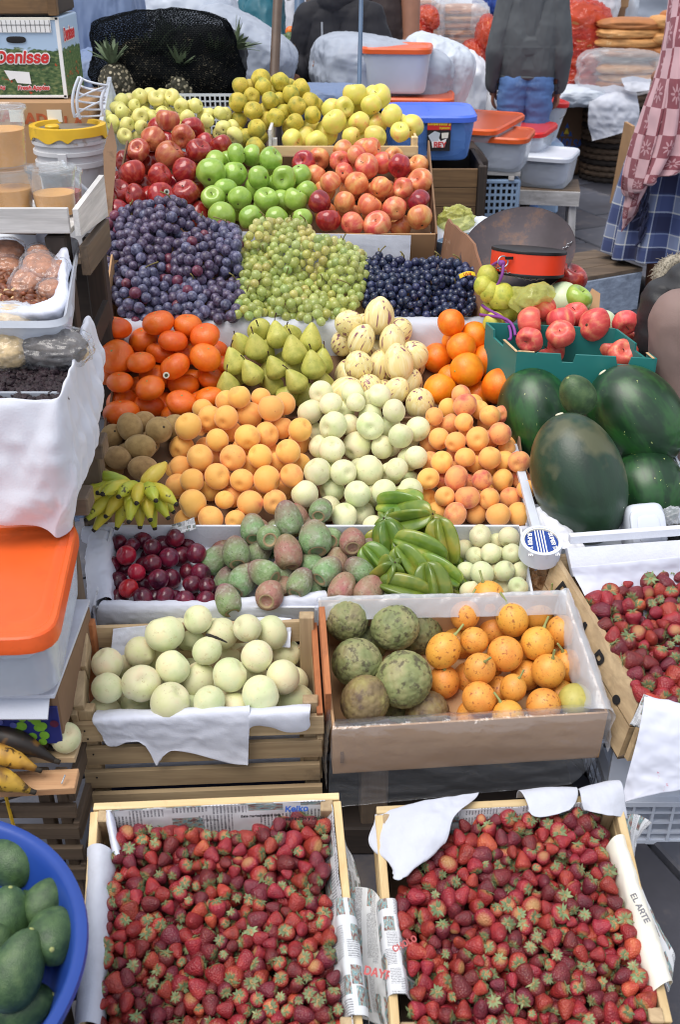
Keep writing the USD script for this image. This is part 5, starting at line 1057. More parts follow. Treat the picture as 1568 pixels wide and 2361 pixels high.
for t, off in (('SUPER TAPE', 0.018),('SUPER TAPE', -0.026)):
    lettering(tr, t, 0.0085, c + Rt @ V(-0.028, off, hh/2 - 0.0055), Rt @ V(1,0.1*np.sign(off),0), Rt @ V(0,1,0), 'white_ink')
for k in range(4): part(tr, 'white_band', (lambda q: (q[0] @ Rt.T + c + Rt @ V(0,0.008 - 0.006*k, hh/2 - 0.005), q[1]))(box((0,0,0),(0.07,0.0026,0.0008),0.0,0.0002)), 'white_ink')
solo('crumpled_paper', 'crumpled brown paper below the tape roll', 'paper', blob(PZ(1244,1350,0.4),(0.075,0.07,0.09),0.34,3.2,4,2.2,4,4), 'cardboard', smooth=False)

# slatted crate of white peaches
def tc(u, v, l=0.0): return TC.at(u, v) + TC.n*l
FL, FR, BL, BR = tc(172,1660), tc(742,1640), tc(186,1452), tc(728,1436)
cr = thing('slatted_crate', 'rough wooden slatted crate full of large white peaches', 'crate', (FL + FR)/2 + V(0,0,-0.2))
ex = (FR - FL)/np.linalg.norm(FR - FL)
for k, (dz, w, off) in enumerate(((-0.024,0.044,0),(-0.084,0.042,0.004),(-0.145,0.042,0.008))):
    part(cr, 'front_slat', bar(FL + V(off - 0.002,-0.006, dz), FR + V(-off+0.004,-0.006, dz),0.011, w), 'crate_wood_x')
for base_, sx in ((FL, 1),(FR, -1)):
    part(cr, 'corner_post', box(base_ + V(sx*0.022,0.014,-0.078),(0.03,0.024,0.2)), 'crate_wood_z')
for base_, sx in ((BL, 1),(BR, -1)):
    part(cr, 'corner_post', box(base_ + V(sx*0.018,-0.012,-0.07),(0.03,0.024,0.2)), 'orange_wood_y' if sx > 0 else 'crate_wood_z')
for k, dz in enumerate((-0.02,-0.085)):
    part(cr, 'side_slat', bar(FL + V(0.002,-0.002, dz+0.018), BL + V(0.002,0.004, dz+0.018),0.012,0.05), 'crate_wood_y')
    part(cr, 'side_slat', bar(FR + V(-0.004,-0.002, dz), BR + V(-0.004,0.004, dz),0.012,0.055), 'orange_wood_y' if k == 0 else 'crate_wood_y')
    part(cr, 'back_slat', bar(BL + V(0.01,0.004, dz), BR + V(-0.01,0.004, dz),0.011,0.05), 'crate_wood_x')
part(cr, 'rail', bar(FL + V(-0.02,-0.004,0.016), BL + V(-0.008,0.01,0.012),0.018,0.02), 'pale_wood_y')
part(cr, 'rail', bar(FR + V(0.012,0.0,0.01), BR + V(0.012,0.0,0.006),0.012,0.1), 'orange_wood_y')
for s_ in (0.03,0.45): part(cr, 'block', bar(FL + (BL - FL)*s_ + V(0.012,0,0.012), FL + (BL - FL)*(s_ + 0.36) + V(0.012,0,0.016),0.02,0.055), 'crate_wood_y')
part(cr, 'bottom', hull([q + V(0,0, dz) for q in (FL, FR, BL, BR) for dz in (-0.165,-0.172)]), 'crate_wood_x')
for q in (V(0.02,-0.0125,-0.016), V(0.024,-0.0125,-0.036), V(0.03,-0.0125,-0.075), V(0.03,-0.0125,-0.135)): part(cr, 'nail', lathe([(0.0018,0),(0.0018,0.0012)],8)[0] @ basis_z((0,-1,0.1)).T + FL + q if False else (lathe([(0.0018,0),(0.0018,0.0012)],8)[0] @ basis_z((0,-1,0.1)).T + FL + q, lathe([(0.0018,0),(0.0018,0.0012)],8)[1]), 'dark_iron')
lw = thing('lower_crate', 'darker slatted crate just below the one with white peaches', 'crate', (FL + FR)/2 + V(0,0,-0.32))
for k, dz in enumerate((-0.195,-0.245,-0.3)): part(lw, 'front_slat', bar(FL + V(0.012,-0.012, dz), FR + V(0.0,-0.012, dz),0.011,0.036), 'old_wood_x' if k else 'crate_wood_x')
for q, s_ in ((FL, 0.03),(FR, -0.02)): part(lw, 'corner_post', box(q + V(s_, 0.012,-0.26),(0.03,0.024,0.15)), 'crate_wood_z')
part(lw, 'blue_liner', box((FL + FR)/2 + V(0,0.03,-0.26),(0.4,0.004,0.13)), 'navy_cloth')
FN = np.cross(ex, ZUP)
def fr(u, v): return PY(u, v, FL[1] - 0.02)
lowe = [fr(232,1690), fr(262,1722), fr(300,1712), fr(340,1728), fr(362,1764), fr(390,1735), fr(470,1744), fr(572,1762)]
drape('paper_sheet', 'white paper hanging over the front slats of the peach crate', 'paper', [[tc(224,1640,0.0), tc(300,1636,0.0), tc(420,1634,0.0), tc(574,1630,0.0)],[fr(214,1660), fr(300,1655), fr(420,1650), fr(576,1642)],[fr(224,1676), fr(300,1682), fr(420,1690), fr(574,1700)], torn(lowe, 5,0.004)], 'white_paper', n=40, m=24, amp=0.007, scale=16, seed=11)
lowe = [fr(574,1690), fr(590,1672), fr(630,1676), fr(660,1686), fr(700,1684), fr(712,1660)]
drape('paper_sheet', 'torn white paper strip over the right of the crate front', 'paper', [[tc(570,1630), tc(640,1628), tc(716,1624)],[fr(572,1644), fr(640,1640), fr(716,1634)], lowe], 'white_paper', n=24, m=10, amp=0.003, scale=18, seed=12)
a, b = FL + V(0.04,0.02,-0.05), FR + V(-0.045,0.02,-0.05)
drape('paper_lining', 'white paper seen between the crate slats', 'paper', [[a, (a+b)/2, b],[a + V(0,0,-0.06),(a+b)/2 + V(0,0,-0.06), b + V(0,0,-0.06)],[a + V(0,0,-0.1),(a+b)/2 + V(0,0,-0.1), b + V(0,0,-0.1)]], 'white_paper', amp=0.004, scale=20, seed=13)
for q, lab in (([(248,1500),(262,1452),(372,1446),(376,1470)], 'white paper sheet inside the back left of the peach crate'),([(560,1462),(566,1428),(672,1428),(668,1474)], 'white paper sheet inside the back right of the peach crate')):
    (u0, v0),(u1, v1),(u2, v2),(u3, v3) = q
    drape('paper_lining', lab, 'paper', [[tc(u0, v0,-0.03), tc((u0+u3)/2,(v0+v3)/2,-0.035), tc(u3, v3,-0.03)],[tc(u1, v1,0.004), tc((u1+u2)/2,(v1+v2)/2,0.008), tc(u2, v2,0.004)]], 'white_paper', 24,14, amp=0.006, scale=20, seed=14)
a = PZ(*zoomed(Z7,1568,[(960,612)])[0],0.505)
(tu, tv), = zoomed(Z7,1568,[(950,605)]); q0 = P(tu, tv, 1.985)
solo('twig', 'short dark twig lying on top of a white peach', 'twig', tube(bezier([q0, q0 + V(0.018,-0.008,0.0), q0 + V(0.04,-0.006,-0.014)],8),[0.002,0.0034,0.003,0.0026,0.003,0.0022,0.002,0.0012],6), 'banana_tip')
# carton of cherimoyas and granadillas, in a clear bag
A_, B_, D_, E_ = tc(767,1681), tc(1402,1643), tc(734,1384), tc(1304,1370)
ct = thing('carton', 'brown carton in a clear plastic bag holding cherimoyas and granadillas', 'carton', (A_ + B_)/2 + V(0,0,-0.12))
hgt = V(0.0,0.012,-0.125)
def wall(a, b, t, ins): 
    n_ = np.cross(b - a, ZUP); n_ /= np.linalg.norm(n_); n_ *= ins
    return hull([p_ + o for p_ in (a, b, a+hgt, b+hgt) for o in (n_ * 0, n_)])
part(ct, 'front_panel', wall(A_, B_, 0,-0.005), 'cardboard'); part(ct, 'back_panel', wall(D_, E_, 0,0.005), 'cardboard')
part(ct, 'side_panel', wall(A_ + V(0,0.004,0), D_, 0,0.005), 'cardboard'); part(ct, 'side_panel', wall(B_ + V(0,0.004,0), E_, 0,-0.005), 'cardboard')
part(ct, 'floor', hull([q+hgt*k for q in (A_, B_, D_, E_) for k in (0.97,1.0)]), 'cardboard')
bx = (B_ - A_)/np.linalg.norm(B_ - A_)
part(ct, 'hand_slot', box_at(A_ + bx*0.018+hgt*0.62 + V(0,-0.0005,0), np.stack([bx, np.cross(ZUP, bx), ZUP],1),(0.007,0.002,0.03)), 'dark_cardboard')
def over(a, b, lift_, out, k): return (a+(b - a)*k) + V(0,0, lift_)+out
o1 = V(0,-0.016,0)
botm = A_ + V(-0.004,-0.03,-0.175), B_ + V(-0.06,-0.02,-0.165)
G = [[tc(775,1640,-0.03), tc(1000,1632,-0.03), tc(1200,1620,-0.03), tc(1372,1606,-0.03)],[A_ + V(0.0,0,0.008), A_ * 0.66 + B_ * 0.34 + V(0,0,0.008), A_ * 0.34 + B_ * 0.66 + V(0,0,0.008), B_ + V(0,0,0.008)],[A_ + o1 + V(-0.004,0,-0.03), A_ * 0.66 + B_ * 0.34+o1 + V(0,0,-0.03), A_ * 0.34 + B_ * 0.66+o1 + V(0,0,-0.03), B_ + o1 + V(0.002,0,-0.03)],
     [A_ + o1 + V(-0.008,-0.002,-0.12), A_ * 0.66 + B_ * 0.34+o1 + V(0,-0.002,-0.115), A_ * 0.34 + B_ * 0.66+o1 + V(0,-0.002,-0.115), B_ + o1 + V(-0.02,0,-0.11)],[botm[0], botm[0]*0.66+botm[1]*0.34, botm[0]*0.34+botm[1]*0.66, botm[1]]]
fb = thing('plastic_bag', 'clear plastic bag wrapped around the granadilla carton', 'bag', A_)
drape('front_film', None, None, G, 'film', n=44, m=34, amp=0.007, scale=13, seed=15, stretch=(0.6,1,1.6), parent=fb)
G = [[A_ + V(-0.002,0.004,0.006),(A_ + D_)/2 + V(-0.004,0,0.008), D_ + V(-0.002,0,0.008)],[A_ + V(-0.012,0,-0.05),(A_ + D_)/2 + V(-0.014,0,-0.05), D_ + V(-0.012,0,-0.05)],[A_ + V(-0.014,-0.004,-0.15),(A_ + D_)/2 + V(-0.016,0,-0.15), D_ + V(-0.012,0,-0.15)]]
drape('side_film', None, None, G, 'film', n=24, m=24, amp=0.006, scale=16, seed=16, parent=fb)
G = [[tc(1338,1590,-0.05), tc(1320,1500,-0.05), tc(1290,1400,-0.05)],[B_ + V(-0.02,0,0.01),(B_ + E_)/2 + V(-0.018,0,0.014), E_ + V(-0.012,-0.01,0.012)],[B_ + V(0.008,0,0.0),(B_ + E_)/2 + V(0.008,0,0.004), E_ + V(0.008,0,0.0)],[B_ + V(0.01,0,-0.1),(B_ + E_)/2 + V(0.012,0,-0.1), E_ + V(0.008,0,-0.1)]]
drape('side_film', None, None, G, 'hazy_film', n=30, m=24, amp=0.01, scale=15, seed=17, parent=fb)
G = [[D_ + V(0,-0.03,-0.03),(D_ + E_)/2 + V(0,-0.03,-0.03), E_ + V(0,-0.03,-0.03)],[D_ + V(0,0,0.012),(D_ + E_)/2 + V(0,0,0.012), E_ + V(0,0,0.01)],[D_ + V(0,0.012,-0.04),(D_ + E_)/2 + V(0,0.012,-0.04), E_ + V(0,0.012,-0.04)]]
drape('back_film', None, None, G, 'hazy_film', n=40, m=16, amp=0.008, scale=16, seed=18, parent=fb)

# wooden strawberry crates in front
def ts(u, v, l=0.0): return TS.at(u, v) + TS.n*l
def berry_crate(label, fl, fr_, bl, br, seed):
    FLc, FRc, BLc, BRc = (ts(*q, 0.012) for q in (fl, fr_, bl, br))
    T = thing('strawberry_crate', label, 'crate', (FLc + FRc)/2 + TS.n * -0.1)
    N = TS.n
    for k, (dz, hgt_) in enumerate(((-0.012,0.024),(-0.052,0.04),(-0.1,0.04))):
        off = N * dz
        part(T, 'back_slat', bar(BLc+off, BRc+off, 0.014, hgt_, N), 'pale_wood_x'); part(T, 'front_slat', bar(FLc+off, FRc+off, 0.014, hgt_, N), 'pale_wood_x')
        part(T, 'side_slat', bar(FLc+off + V(0.004,0.012,0), BLc+off + V(0.004,-0.012,0),0.014, hgt_, N), 'pale_wood_y'); part(T, 'side_slat', bar(FRc+off + V(-0.004,0.012,0), BRc+off + V(-0.004,-0.012,0),0.014, hgt_, N), 'pale_wood_y')
    for q, sx, sy in ((FLc, 1,1),(FRc, -1,1),(BLc, 1,-1),(BRc, -1,-1)):
        c0 = q + RIGHT * sx*0.022 + TS.t*sy*0.02
        part(T, 'corner_post', bar(c0 + N * 0.004, c0 - N * 0.12,0.022,0.022, TS.t), 'crate_wood_z')
    part(T, 'bottom', hull([q + N * k for q in (FLc, FRc, BLc, BRc) for k in (-0.118,-0.124)]), 'old_wood_x')
    return T, FLc, FRc, BLc, BRc
cl, LF, LR, LB, LE = berry_crate('pale wooden crate of strawberries at front left lined with newspaper', (178,2420),(834,2400),(218,1866),(782,1842),1)
c2, RF, RR, RB, RE = berry_crate('pale wooden crate of strawberries at front right with torn white paper corners', (908,2412),(1548,2378),(868,1874),(1424,1846),2)
N = TS.n
def news(name, label, rows, mat='newsprint', **kw):
    kw.setdefault('amp', 0.004); kw.setdefault('scale', 16); return drape(name, label, 'newspaper', rows, mat, **kw)
def liner(label, A, B, inn, mat='newsprint', seed=0, up=0.006, deep=0.05, n=40, overlap=0.0):
    """Newspaper standing against the inside of a crate side from A to B; inn points into the crate."""
    inn = V(*inn); M_ = (A + B)/2
    rows = [[q+inn*0.034 - N * deep for q in (A, M_, B)],[q+inn*0.017 - N * 0.01 for q in (A, M_, B)],[q+inn*0.012 + N * up for q in (A, M_, B)]]
    if overlap: rows += [[q - inn*0.0 + N * (up+0.002) for q in (A, M_, B)],[q - inn*0.012 + N * (up - 0.004) for q in (A, M_, B)],[q - inn*0.016 - N * overlap for q in (A, M_, B)]]
    return news('newspaper_lining', label, rows, mat, n=n, m=20 if overlap else 12, seed=seed)
liner('newspaper lining the back of the left strawberry crate', LB + V(0.025,0,0), LE + V(-0.025,0,0),-TS.t, 'newsprint_bright', 21, deep=0.07)
liner('newspaper lining the right side of the left strawberry crate', LR + TS.t*0.01, LE - TS.t*0.02,-RIGHT, 'newsprint', 22)
drape('paper_fold', 'white folded paper over the left side of the left strawberry crate', 'paper', [[ts(262,1975,-0.03), ts(252,2150,-0.03), ts(232,2370,-0.03)],[ts(246,1962,0.02), ts(238,2150,0.022), ts(222,2370,0.024)],[ts(216,1960,0.02), ts(206,2150,0.022), ts(190,2370,0.022)],[ts(206,1962,-0.01), ts(196,2150,-0.01), ts(172,2370,-0.01)]], 'bright_paper', n=40, m=16, amp=0.005, scale=14, seed=23)
drape('paper_fold', 'rolled white paper at the back left corner of the left strawberry crate', 'paper', [[ts(246,1885,0.01), ts(252,1930,0.01), ts(262,1985,0.0)],[ts(256,1884,0.024), ts(264,1930,0.02), ts(276,1978,0.016)],[ts(262,1884,0.0), ts(274,1930,0.0), ts(286,1974,-0.01)]], 'white_paper', 16,12, amp=0.003, seed=24)
liner('coloured newspaper page folded over the right rail of the left strawberry crate', ts(826,2350,0.012), ts(794,2080,0.012),-RIGHT, 'newsprint_colour', 25, deep=0.03, overlap=0.03)
news('newspaper_page', 'crumpled colour newspaper hanging in the gap between the two strawberry crates', [[ts(800,2040,-0.01), ts(850,2030,-0.03), ts(884,2060,-0.03)],[ts(800,2150,-0.03), ts(850,2140,-0.045), ts(890,2150,-0.03)],[ts(812,2270,-0.04), ts(860,2260,-0.06), ts(905,2280,-0.03)],[ts(838,2320,-0.05), ts(880,2330,-0.07), ts(915,2350,-0.05)]], 'newsprint_colour', amp=0.012, scale=14, seed=26)
news('newspaper_page', 'dark blue and red newspaper strip behind the right rail of the left crate', [[ts(786,1900,-0.02), ts(800,1930,-0.03)],[ts(792,1980,-0.02), ts(826,1990,-0.04)],[ts(800,2060,-0.02), ts(836,2050,-0.05)]], 'newsprint_colour', n=12, m=16, amp=0.006, seed=27)
drape('torn_paper', 'large torn white paper over the back left corner of the right strawberry crate', 'paper', [torn([ts(866,1880,0.0), ts(960,1866,0.02), ts(1040,1850,0.022), ts(1102,1838,0.016)],31,0.004, RIGHT),[ts(858,1915,0.0), ts(950,1910,0.032), ts(1020,1890,0.034), ts(1078,1868,0.03)],[ts(856,1950,0.0), ts(935,1965,0.034), ts(1000,1935,0.04), ts(1044,1905,0.036)],[ts(890,1985,0.016), ts(925,2010,0.03), ts(980,1985,0.036), ts(1030,1945,0.034)], torn([ts(905,2000,0.02), ts(920,2042,0.022), ts(956,2020,0.028), ts(1016,1962,0.032)],32,0.006, RIGHT)], 'bright_paper', n=36, m=34, amp=0.009, scale=9, seed=33)
drape('torn_paper', 'torn white paper over the back rail of the right strawberry crate', 'paper', [[ts(1196,1836,0.0) + V(0,0.015,-0.02), ts(1260,1830,0.0) + V(0,0.015,-0.02), ts(1324,1828,0.0) + V(0,0.015,-0.02)],[ts(1198,1838,0.018), ts(1260,1832,0.02), ts(1326,1830,0.02)],[ts(1212,1868,0.024), ts(1265,1866,0.026), ts(1326,1852,0.024)], torn([ts(1216,1880,0.02), ts(1236,1896,0.02), ts(1280,1890,0.022), ts(1316,1872,0.022)],34,0.004, RIGHT)], 'bright_paper', 30,20, amp=0.004, scale=12, seed=35)
drape('torn_paper', 'white paper bent over the back right corner of the right strawberry crate', 'paper', [[ts(1330,1836,0.0) + V(0,0.02,-0.03), ts(1380,1822,0.0) + V(0,0.02,-0.03), ts(1420,1822,0) + V(0,0.02,-0.03)],[ts(1330,1836,0.024), ts(1380,1824,0.03), ts(1424,1822,0.028)],[ts(1336,1866,0.026), ts(1384,1866,0.034), ts(1436,1862,0.02)],[ts(1346,1880,0.02), ts(1390,1896,0.03), ts(1444,1886,0.0)]], 'bright_paper', 30,22, amp=0.005, scale=13, seed=36)
liner('newspaper lining the back of the right strawberry crate', RB + V(0.03,0,0), RE + V(-0.03,0,0),-TS.t, 'newsprint', 37, deep=0.05)
liner('newspaper folded over the left side of the right strawberry crate', ts(918,2300,0.012), ts(892,2082,0.012), RIGHT, 'newsprint_bright', 38, deep=0.04, overlap=0.03)
drape('paper_fold', 'cream paper folded along the right rail of the right strawberry crate', 'paper', [[ts(1500,2290,-0.03), ts(1450,2120,-0.03), ts(1402,1950,-0.03)],[ts(1512,2285,0.02), ts(1462,2115,0.022), ts(1410,1942,0.02)],[ts(1540,2270,0.018), ts(1486,2105,0.02), ts(1432,1935,0.018)],[ts(1548,2265,-0.01), ts(1496,2100,-0.01), ts(1442,1930,-0.01)]], 'cream_paper', n=40, m=18, amp=0.006, scale=14, seed=39)
news('newspaper_page', 'grey newspaper page hanging outside the right strawberry crate', [[ts(1440,1880,0.0), ts(1470,1870,-0.01), ts(1510,1876,-0.03)],[ts(1446,1960,-0.02), ts(1466,1970,-0.04), ts(1474,1960,-0.05)],[ts(1490,2110,-0.03), ts(1510,2100,-0.05), ts(1528,2080,-0.06)],[ts(1548,2270,-0.03), ts(1560,2240,-0.05), ts(1575,2170,-0.07)]], 'newsprint_bright', n=20, m=40, amp=0.008, scale=14, seed=40)
# headlines on the newspapers
lv = (LE - LB)/np.linalg.norm(LE - LB)
for t, h, u, v, m_, b_ in (('Keiko', 0.011,660,1873, 'blue_ink', True),('Este martes estará lista', 0.0045,560,1886, 'black_ink', True),('Reflexión y unión', 0.006,660,1893, 'black_ink', True),('Apoyar a mamitas', 0.0045,440,1896, 'black_ink', False)):
    lettering(cl, t, h, ts(u, v, 0.03) + V(0,-0.014,0), lv, N + TS.t*0.4, m_, b_, 0.1, lift=0.004)
lettering(c2, 'CHOLO', 0.009, ts(905,2225,0.05), V(0.85,0.5,0), V(-0.4,0.8,0.4), 'dull_red_ink', True, lift=0.002)
lettering(c2, 'EL ARTE', 0.009, ts(1440,2090,0.045), V(0.32,-0.9,-0.3), V(0.9,0.3,0.3), 'grey_ink', True, lift=0.003)
lettering(cl, 'DAYRO', 0.012, ts(838,2248,0.0), V(0.95,-0.25,0), V(0.2,0.9,0.4), 'dull_red_ink', True, 0.0, lift=0.012)
# tilted crate at the right
TT = Plane(1640,1.98,1284,2.27)
def tt(u, v, l=0.0): return TT.at(u, v) + TT.n*l
k0, k1 = tt(1277,1284), tt(1478,1606)
wt = thing('tilted_crate', 'tilted wooden crate of strawberries with black letters on its side', 'crate', (k0+k1)/2 - TT.n*0.1)
sd = k1 - k0; wid = V(0.36,0.06,0.0); dn = V(-0.035,-0.03,-0.125)
def slab(a, b, dn_, th): 
    n_ = np.cross(b - a, dn_); n_ /= np.linalg.norm(n_); return hull([q+o for q in (a, b, a+dn_, b+dn_) for o in (n_ * 0, n_ * th)])
part(wt, 'side_plank', slab(k0, k1, dn*0.48,0.016), 'crate_wood_y'); part(wt, 'side_plank', slab(k0+dn*0.51, k1+dn*0.51, dn*0.5,0.016), 'crate_wood_y')
part(wt, 'front_plank', slab(k1+wid, k1 + V(0.012,0.0,0) , dn*0.42 + V(0,0,-0.01),0.016), 'crate_wood_x'); part(wt, 'front_plank', slab(k1+wid+dn*0.5, k1+dn*0.5 + V(0.012,0,0), dn*0.5,0.016), 'crate_wood_x')
part(wt, 'back_plank', slab(k0 + V(0.012,0,0), k0+wid, dn, 0.016), 'crate_wood_x')
part(wt, 'side_plank', slab(k1+wid, k0+wid, dn, 0.016), 'crate_wood_y')
part(wt, 'bottom', hull([q+dn+o for q in (k0, k1, k0+wid, k1+wid) for o in (V(0,0,0), V(0,0,-0.006))]), 'old_wood_x')
on_ = np.cross(sd, dn); on_ /= np.linalg.norm(on_); on_ = on_ if on_ @ (EYE - k0) > 0 else -on_
for t, s_, l_ in (('P', 0.1,0.2),('A', 0.36,0.25),('R', 0.56,0.3),('•', 0.8,0.35)):
    lettering(wt, t, 0.036, k0+sd*s_ + dn*(l_ + 0.2)+on_ * 0.001, sd, -dn, 'black_ink', True, 0.1, lift=0.001)
fl_ = [tt(1310,1330,-0.02), tt(1452,1322,-0.02), tt(1640,1300,-0.02)]
drape('stained_paper', 'juice stained white paper behind the strawberries of the tilted crate', 'paper', [[tt(1312,1330,0.03) + V(0,0.0,0), tt(1450,1316,0.03), tt(1640,1296,0.03)],[tt(1336,1350,0.0), tt(1460,1332,0.0), tt(1640,1306,0.0)],[tt(1380,1410,-0.03), tt(1480,1380,-0.03), tt(1640,1350,-0.03)],[tt(1430,1520,-0.035), tt(1520,1500,-0.035), tt(1660,1480,-0.035)],[tt(1480,1625,-0.03), tt(1560,1630,-0.03), tt(1680,1640,-0.03)]], 'stained_paper', n=36, m=30, amp=0.007, scale=14, seed=51)
foamA, foamB = tt(1304,1282,0.025), tt(1660,1256,0.025)
foam = thing('foam_lid', 'long white foam box edge between the watermelons and the strawberries', 'foam lid', foamA)
part(foam, 'front_face', slab(foamA, foamB, V(0.012,-0.035,-0.05),0.02), 'styrofoam'); part(foam, 'rim', bar(foamA + V(0.01,0.03,0.006), foamB + V(0,0.03,0.006),0.016,0.02), 'styrofoam')
h0, h1 = tt(1478,1612,0.012), tt(1640,1656,0.012)
hang = lambda u, v, d: P(u, v, d)
drape('stained_paper', 'white paper spotted with juice hanging from the tilted crate', 'paper', [[tt(1485,1600,-0.02), tt(1560,1620,-0.02), tt(1680,1640,-0.02)],[hang(1484,1620,1.965), hang(1560,1640,1.955), hang(1680,1660,1.95)],[hang(1470,1700,1.965), hang(1560,1720,1.95), hang(1680,1720,1.94)],[hang(1446,1790,1.98), hang(1550,1780,1.96), hang(1680,1770,1.95)],[hang(1438,1856,1.99), hang(1500,1832,1.97), hang(1680,1800,1.96)]], 'stained_paper', n=30, m=40, amp=0.01, scale=10, seed=52)
drape('newspaper_scrap', 'scrap of printed paper at the corner of the tilted crate', 'paper', [[hang(1484,1600,1.975), hang(1510,1614,1.97)],[hang(1462,1650,1.975), hang(1500,1664,1.965)],[hang(1452,1668,1.985), hang(1495,1684,1.97)]], 'newsprint_bright', 12,12, amp=0.003, seed=53)
# carton and crates under the tilted crate
c0 = PZ(1300,1855,0.0)
bxc = thing('carton', 'plain brown carton with an orange crayon mark under the tilted crate', 'carton', (0.6,2.1,0))
part(bxc, 'body', box((0.62,2.19,0.14),(0.42,0.34,0.28),-0.06,0.003), 'dark_cardboard'); part(bxc, 'flap', box((0.62,2.0,0.284),(0.4,0.12,0.005),-0.06), 'cardboard')
for k in range(3): part(bxc, 'crayon_stroke', bar(V(0.578+0.03*k, 2.008,0.2), V(0.594+0.03*k, 2.004,0.245),0.006,0.002,(0,-1,0.1)), 'orange_crayon')
def plastic_crate(name, label, x0, x1, y0, y1, z0, z1, nx, ny, nz, mat, bar_=0.006, floor=True, rz=None):
    T = thing(name, label, 'crate', ((x0+x1)/2,(y0+y1)/2, z0))
    part(T, 'front_panel', lattice(V(x0, y0, z0), V(x1 - x0,0,0), V(0,0, z1 - z0), nx, nz, bar_, 0.008), mat); part(T, 'back_panel', lattice(V(x0, y1, z0), V(x1 - x0,0,0), V(0,0, z1 - z0), nx, nz, bar_, 0.008), mat)
    part(T, 'side_panel', lattice(V(x0, y0, z0), V(0, y1 - y0,0), V(0,0, z1 - z0), ny, nz, bar_, 0.008), mat); part(T, 'side_panel', lattice(V(x1, y0, z0), V(0, y1 - y0,0), V(0,0, z1 - z0), ny, nz, bar_, 0.008), mat)
    if floor: part(T, 'floor', box(((x0+x1)/2,(y0+y1)/2, z0+0.006),(x1 - x0, y1 - y0,0.006)), mat)
    part(T, 'rim', join(bar(V(x0 - 0.006, y0, z1), V(x1+0.006, y0, z1),0.02,0.014), bar(V(x0, y0, z1), V(x0, y1, z1),0.02,0.013), bar(V(x1, y0, z1), V(x1, y1, z1),0.02,0.013), bar(V(x0 - 0.006, y1, z1), V(x1+0.006, y1, z1),0.02,0.014)), mat)
    return T
q = PZ(1440,1955,0.0)
plastic_crate('plastic_crate', 'white plastic crate with square holes on the ground at right', q[0] - 0.03, q[0]+0.34, q[1]+0.02, q[1]+0.3,0.0,0.115,9,6,4, 'white_plastic')
T = thing('plastic_crate', 'white plastic crate with slanted slots under the hanging paper', 'crate', (q[0], q[1],0.12))
part(T, 'front_panel', lattice(V(q[0] - 0.03, q[1]+0.03,0.125), V(0.37,0.0,0), V(0,0,0.15),7,3,0.022,0.008), 'white_plastic'); part(T, 'top_rim', bar(V(q[0] - 0.04, q[1]+0.03,0.28), V(q[0]+0.35, q[1]+0.03,0.28),0.03,0.016), 'white_plastic'); part(T, 'back_panel', lattice(V(q[0] - 0.03, q[1]+0.3,0.125), V(0.37,0.0,0), V(0,0,0.15),7,3,0.022,0.008), 'white_plastic')
tl = thing('table_leg', 'thick grey wooden block in the dark gap between the strawberry crates', 'wood block', PZ(860,2050,0.0))
b0 = PZ(862,2040,0.0); part(tl, 'post', box(b0 + V(0,0.12,0.14),(0.055,0.05,0.28),0.1), 'old_wood_z'); part(tl, 'foot', box(b0 + V(0,0.12,0.012),(0.08,0.07,0.024),0.1), 'dark_wood_x')
# ------------------------------------------------------------------ the neighbour's stall at the left
def cup(label, c, r, h, fill, juice='juice', lid=True, name='juice_cup'):
    T = thing(name, label, 'cup', c)
    ro = lambda z: r*(0.8+0.2*z/h)
    me = lathe([(ro(0)*0.98,0.0),(ro(0),0.003),(ro(h), h),(r*1.05, h),(r*1.05, h+0.003),(ro(h) - 0.001, h+0.003),(ro(0.004) - 0.0012,0.004)],36, False, False)
    part(T, 'wall', (me[0]+c, me[1]), 'cup_plastic', smooth=40)
    z1 = h*fill
    me = lathe([(ro(0.005)*0.97,0.004),(ro(z1)*0.972, z1)],36); part(T, 'juice' if juice == 'juice' else 'red_juice', (me[0]+c, me[1]), juice, smooth=40)
    if lid:
        me = lathe([(r*1.07, h - 0.004),(r*1.09, h+0.002),(r*1.07, h+0.008),(r*0.96, h+0.008),(r*0.9, h+0.004),(r*0.6, h+0.0045)],36, True, False); part(T, 'lid', (me[0]+c, me[1]), 'cup_plastic', smooth=40)
    return T
yj = P(117,392,2.46)
hC = 0.105
cup('tapered clear cup of orange juice at the right of the white shelf', yj + V(0,0,-hC),0.056, hC, 0.5)
cB = P(16,394,2.47); cup('clear cup of orange juice under the stacked one', cB + V(0,0,-hC),0.058, hC, 0.62)
cup('tall clear cup of juice stacked on top at the left edge', V(cB[0] - 0.004, cB[1]+0.012, cB[2]+0.0095),0.06,0.125,0.66)
cup('cup of red juice half hidden behind the right juice cup', P(140,400,2.6) + V(0,0,-0.11),0.05,0.11,0.6, 'red_juice')
sh = thing('juice_shelf', 'white painted wooden shelf box with the juice cups in it', 'shelf', P(80,530,2.4))
z0_, z1_ = PZ(78,527, yj[2] - hC - 0.012)[2],0
fy = P(80,500,2.385)[1]
a = PY(-60,480, fy); b = PY(156,480, fy); a[2] = b[2] = (a[2]+b[2])/2
part(sh, 'front_board', box(((a[0]+b[0])/2, fy, a[2] - 0.028),(b[0] - a[0],0.014,0.056)), 'white_wood_x')
part(sh, 'side_board', hull([q + V(dx, 0,0) for q in (V(b[0]+0.012, fy - 0.008, b[2] - 0.002), V(b[0]+0.012, fy - 0.008, b[2] - 0.062), V(b[0]+0.012, fy+0.3, b[2]+0.012), V(b[0]+0.012, fy+0.3, b[2] - 0.09)) for dx in (0,0.013)]), 'white_wood_y')
part(sh, 'floor_board', box(((a[0]+b[0])/2, fy+0.15, yj[2] - hC - 0.008),(b[0] - a[0],0.29,0.012)), 'white_wood_x')
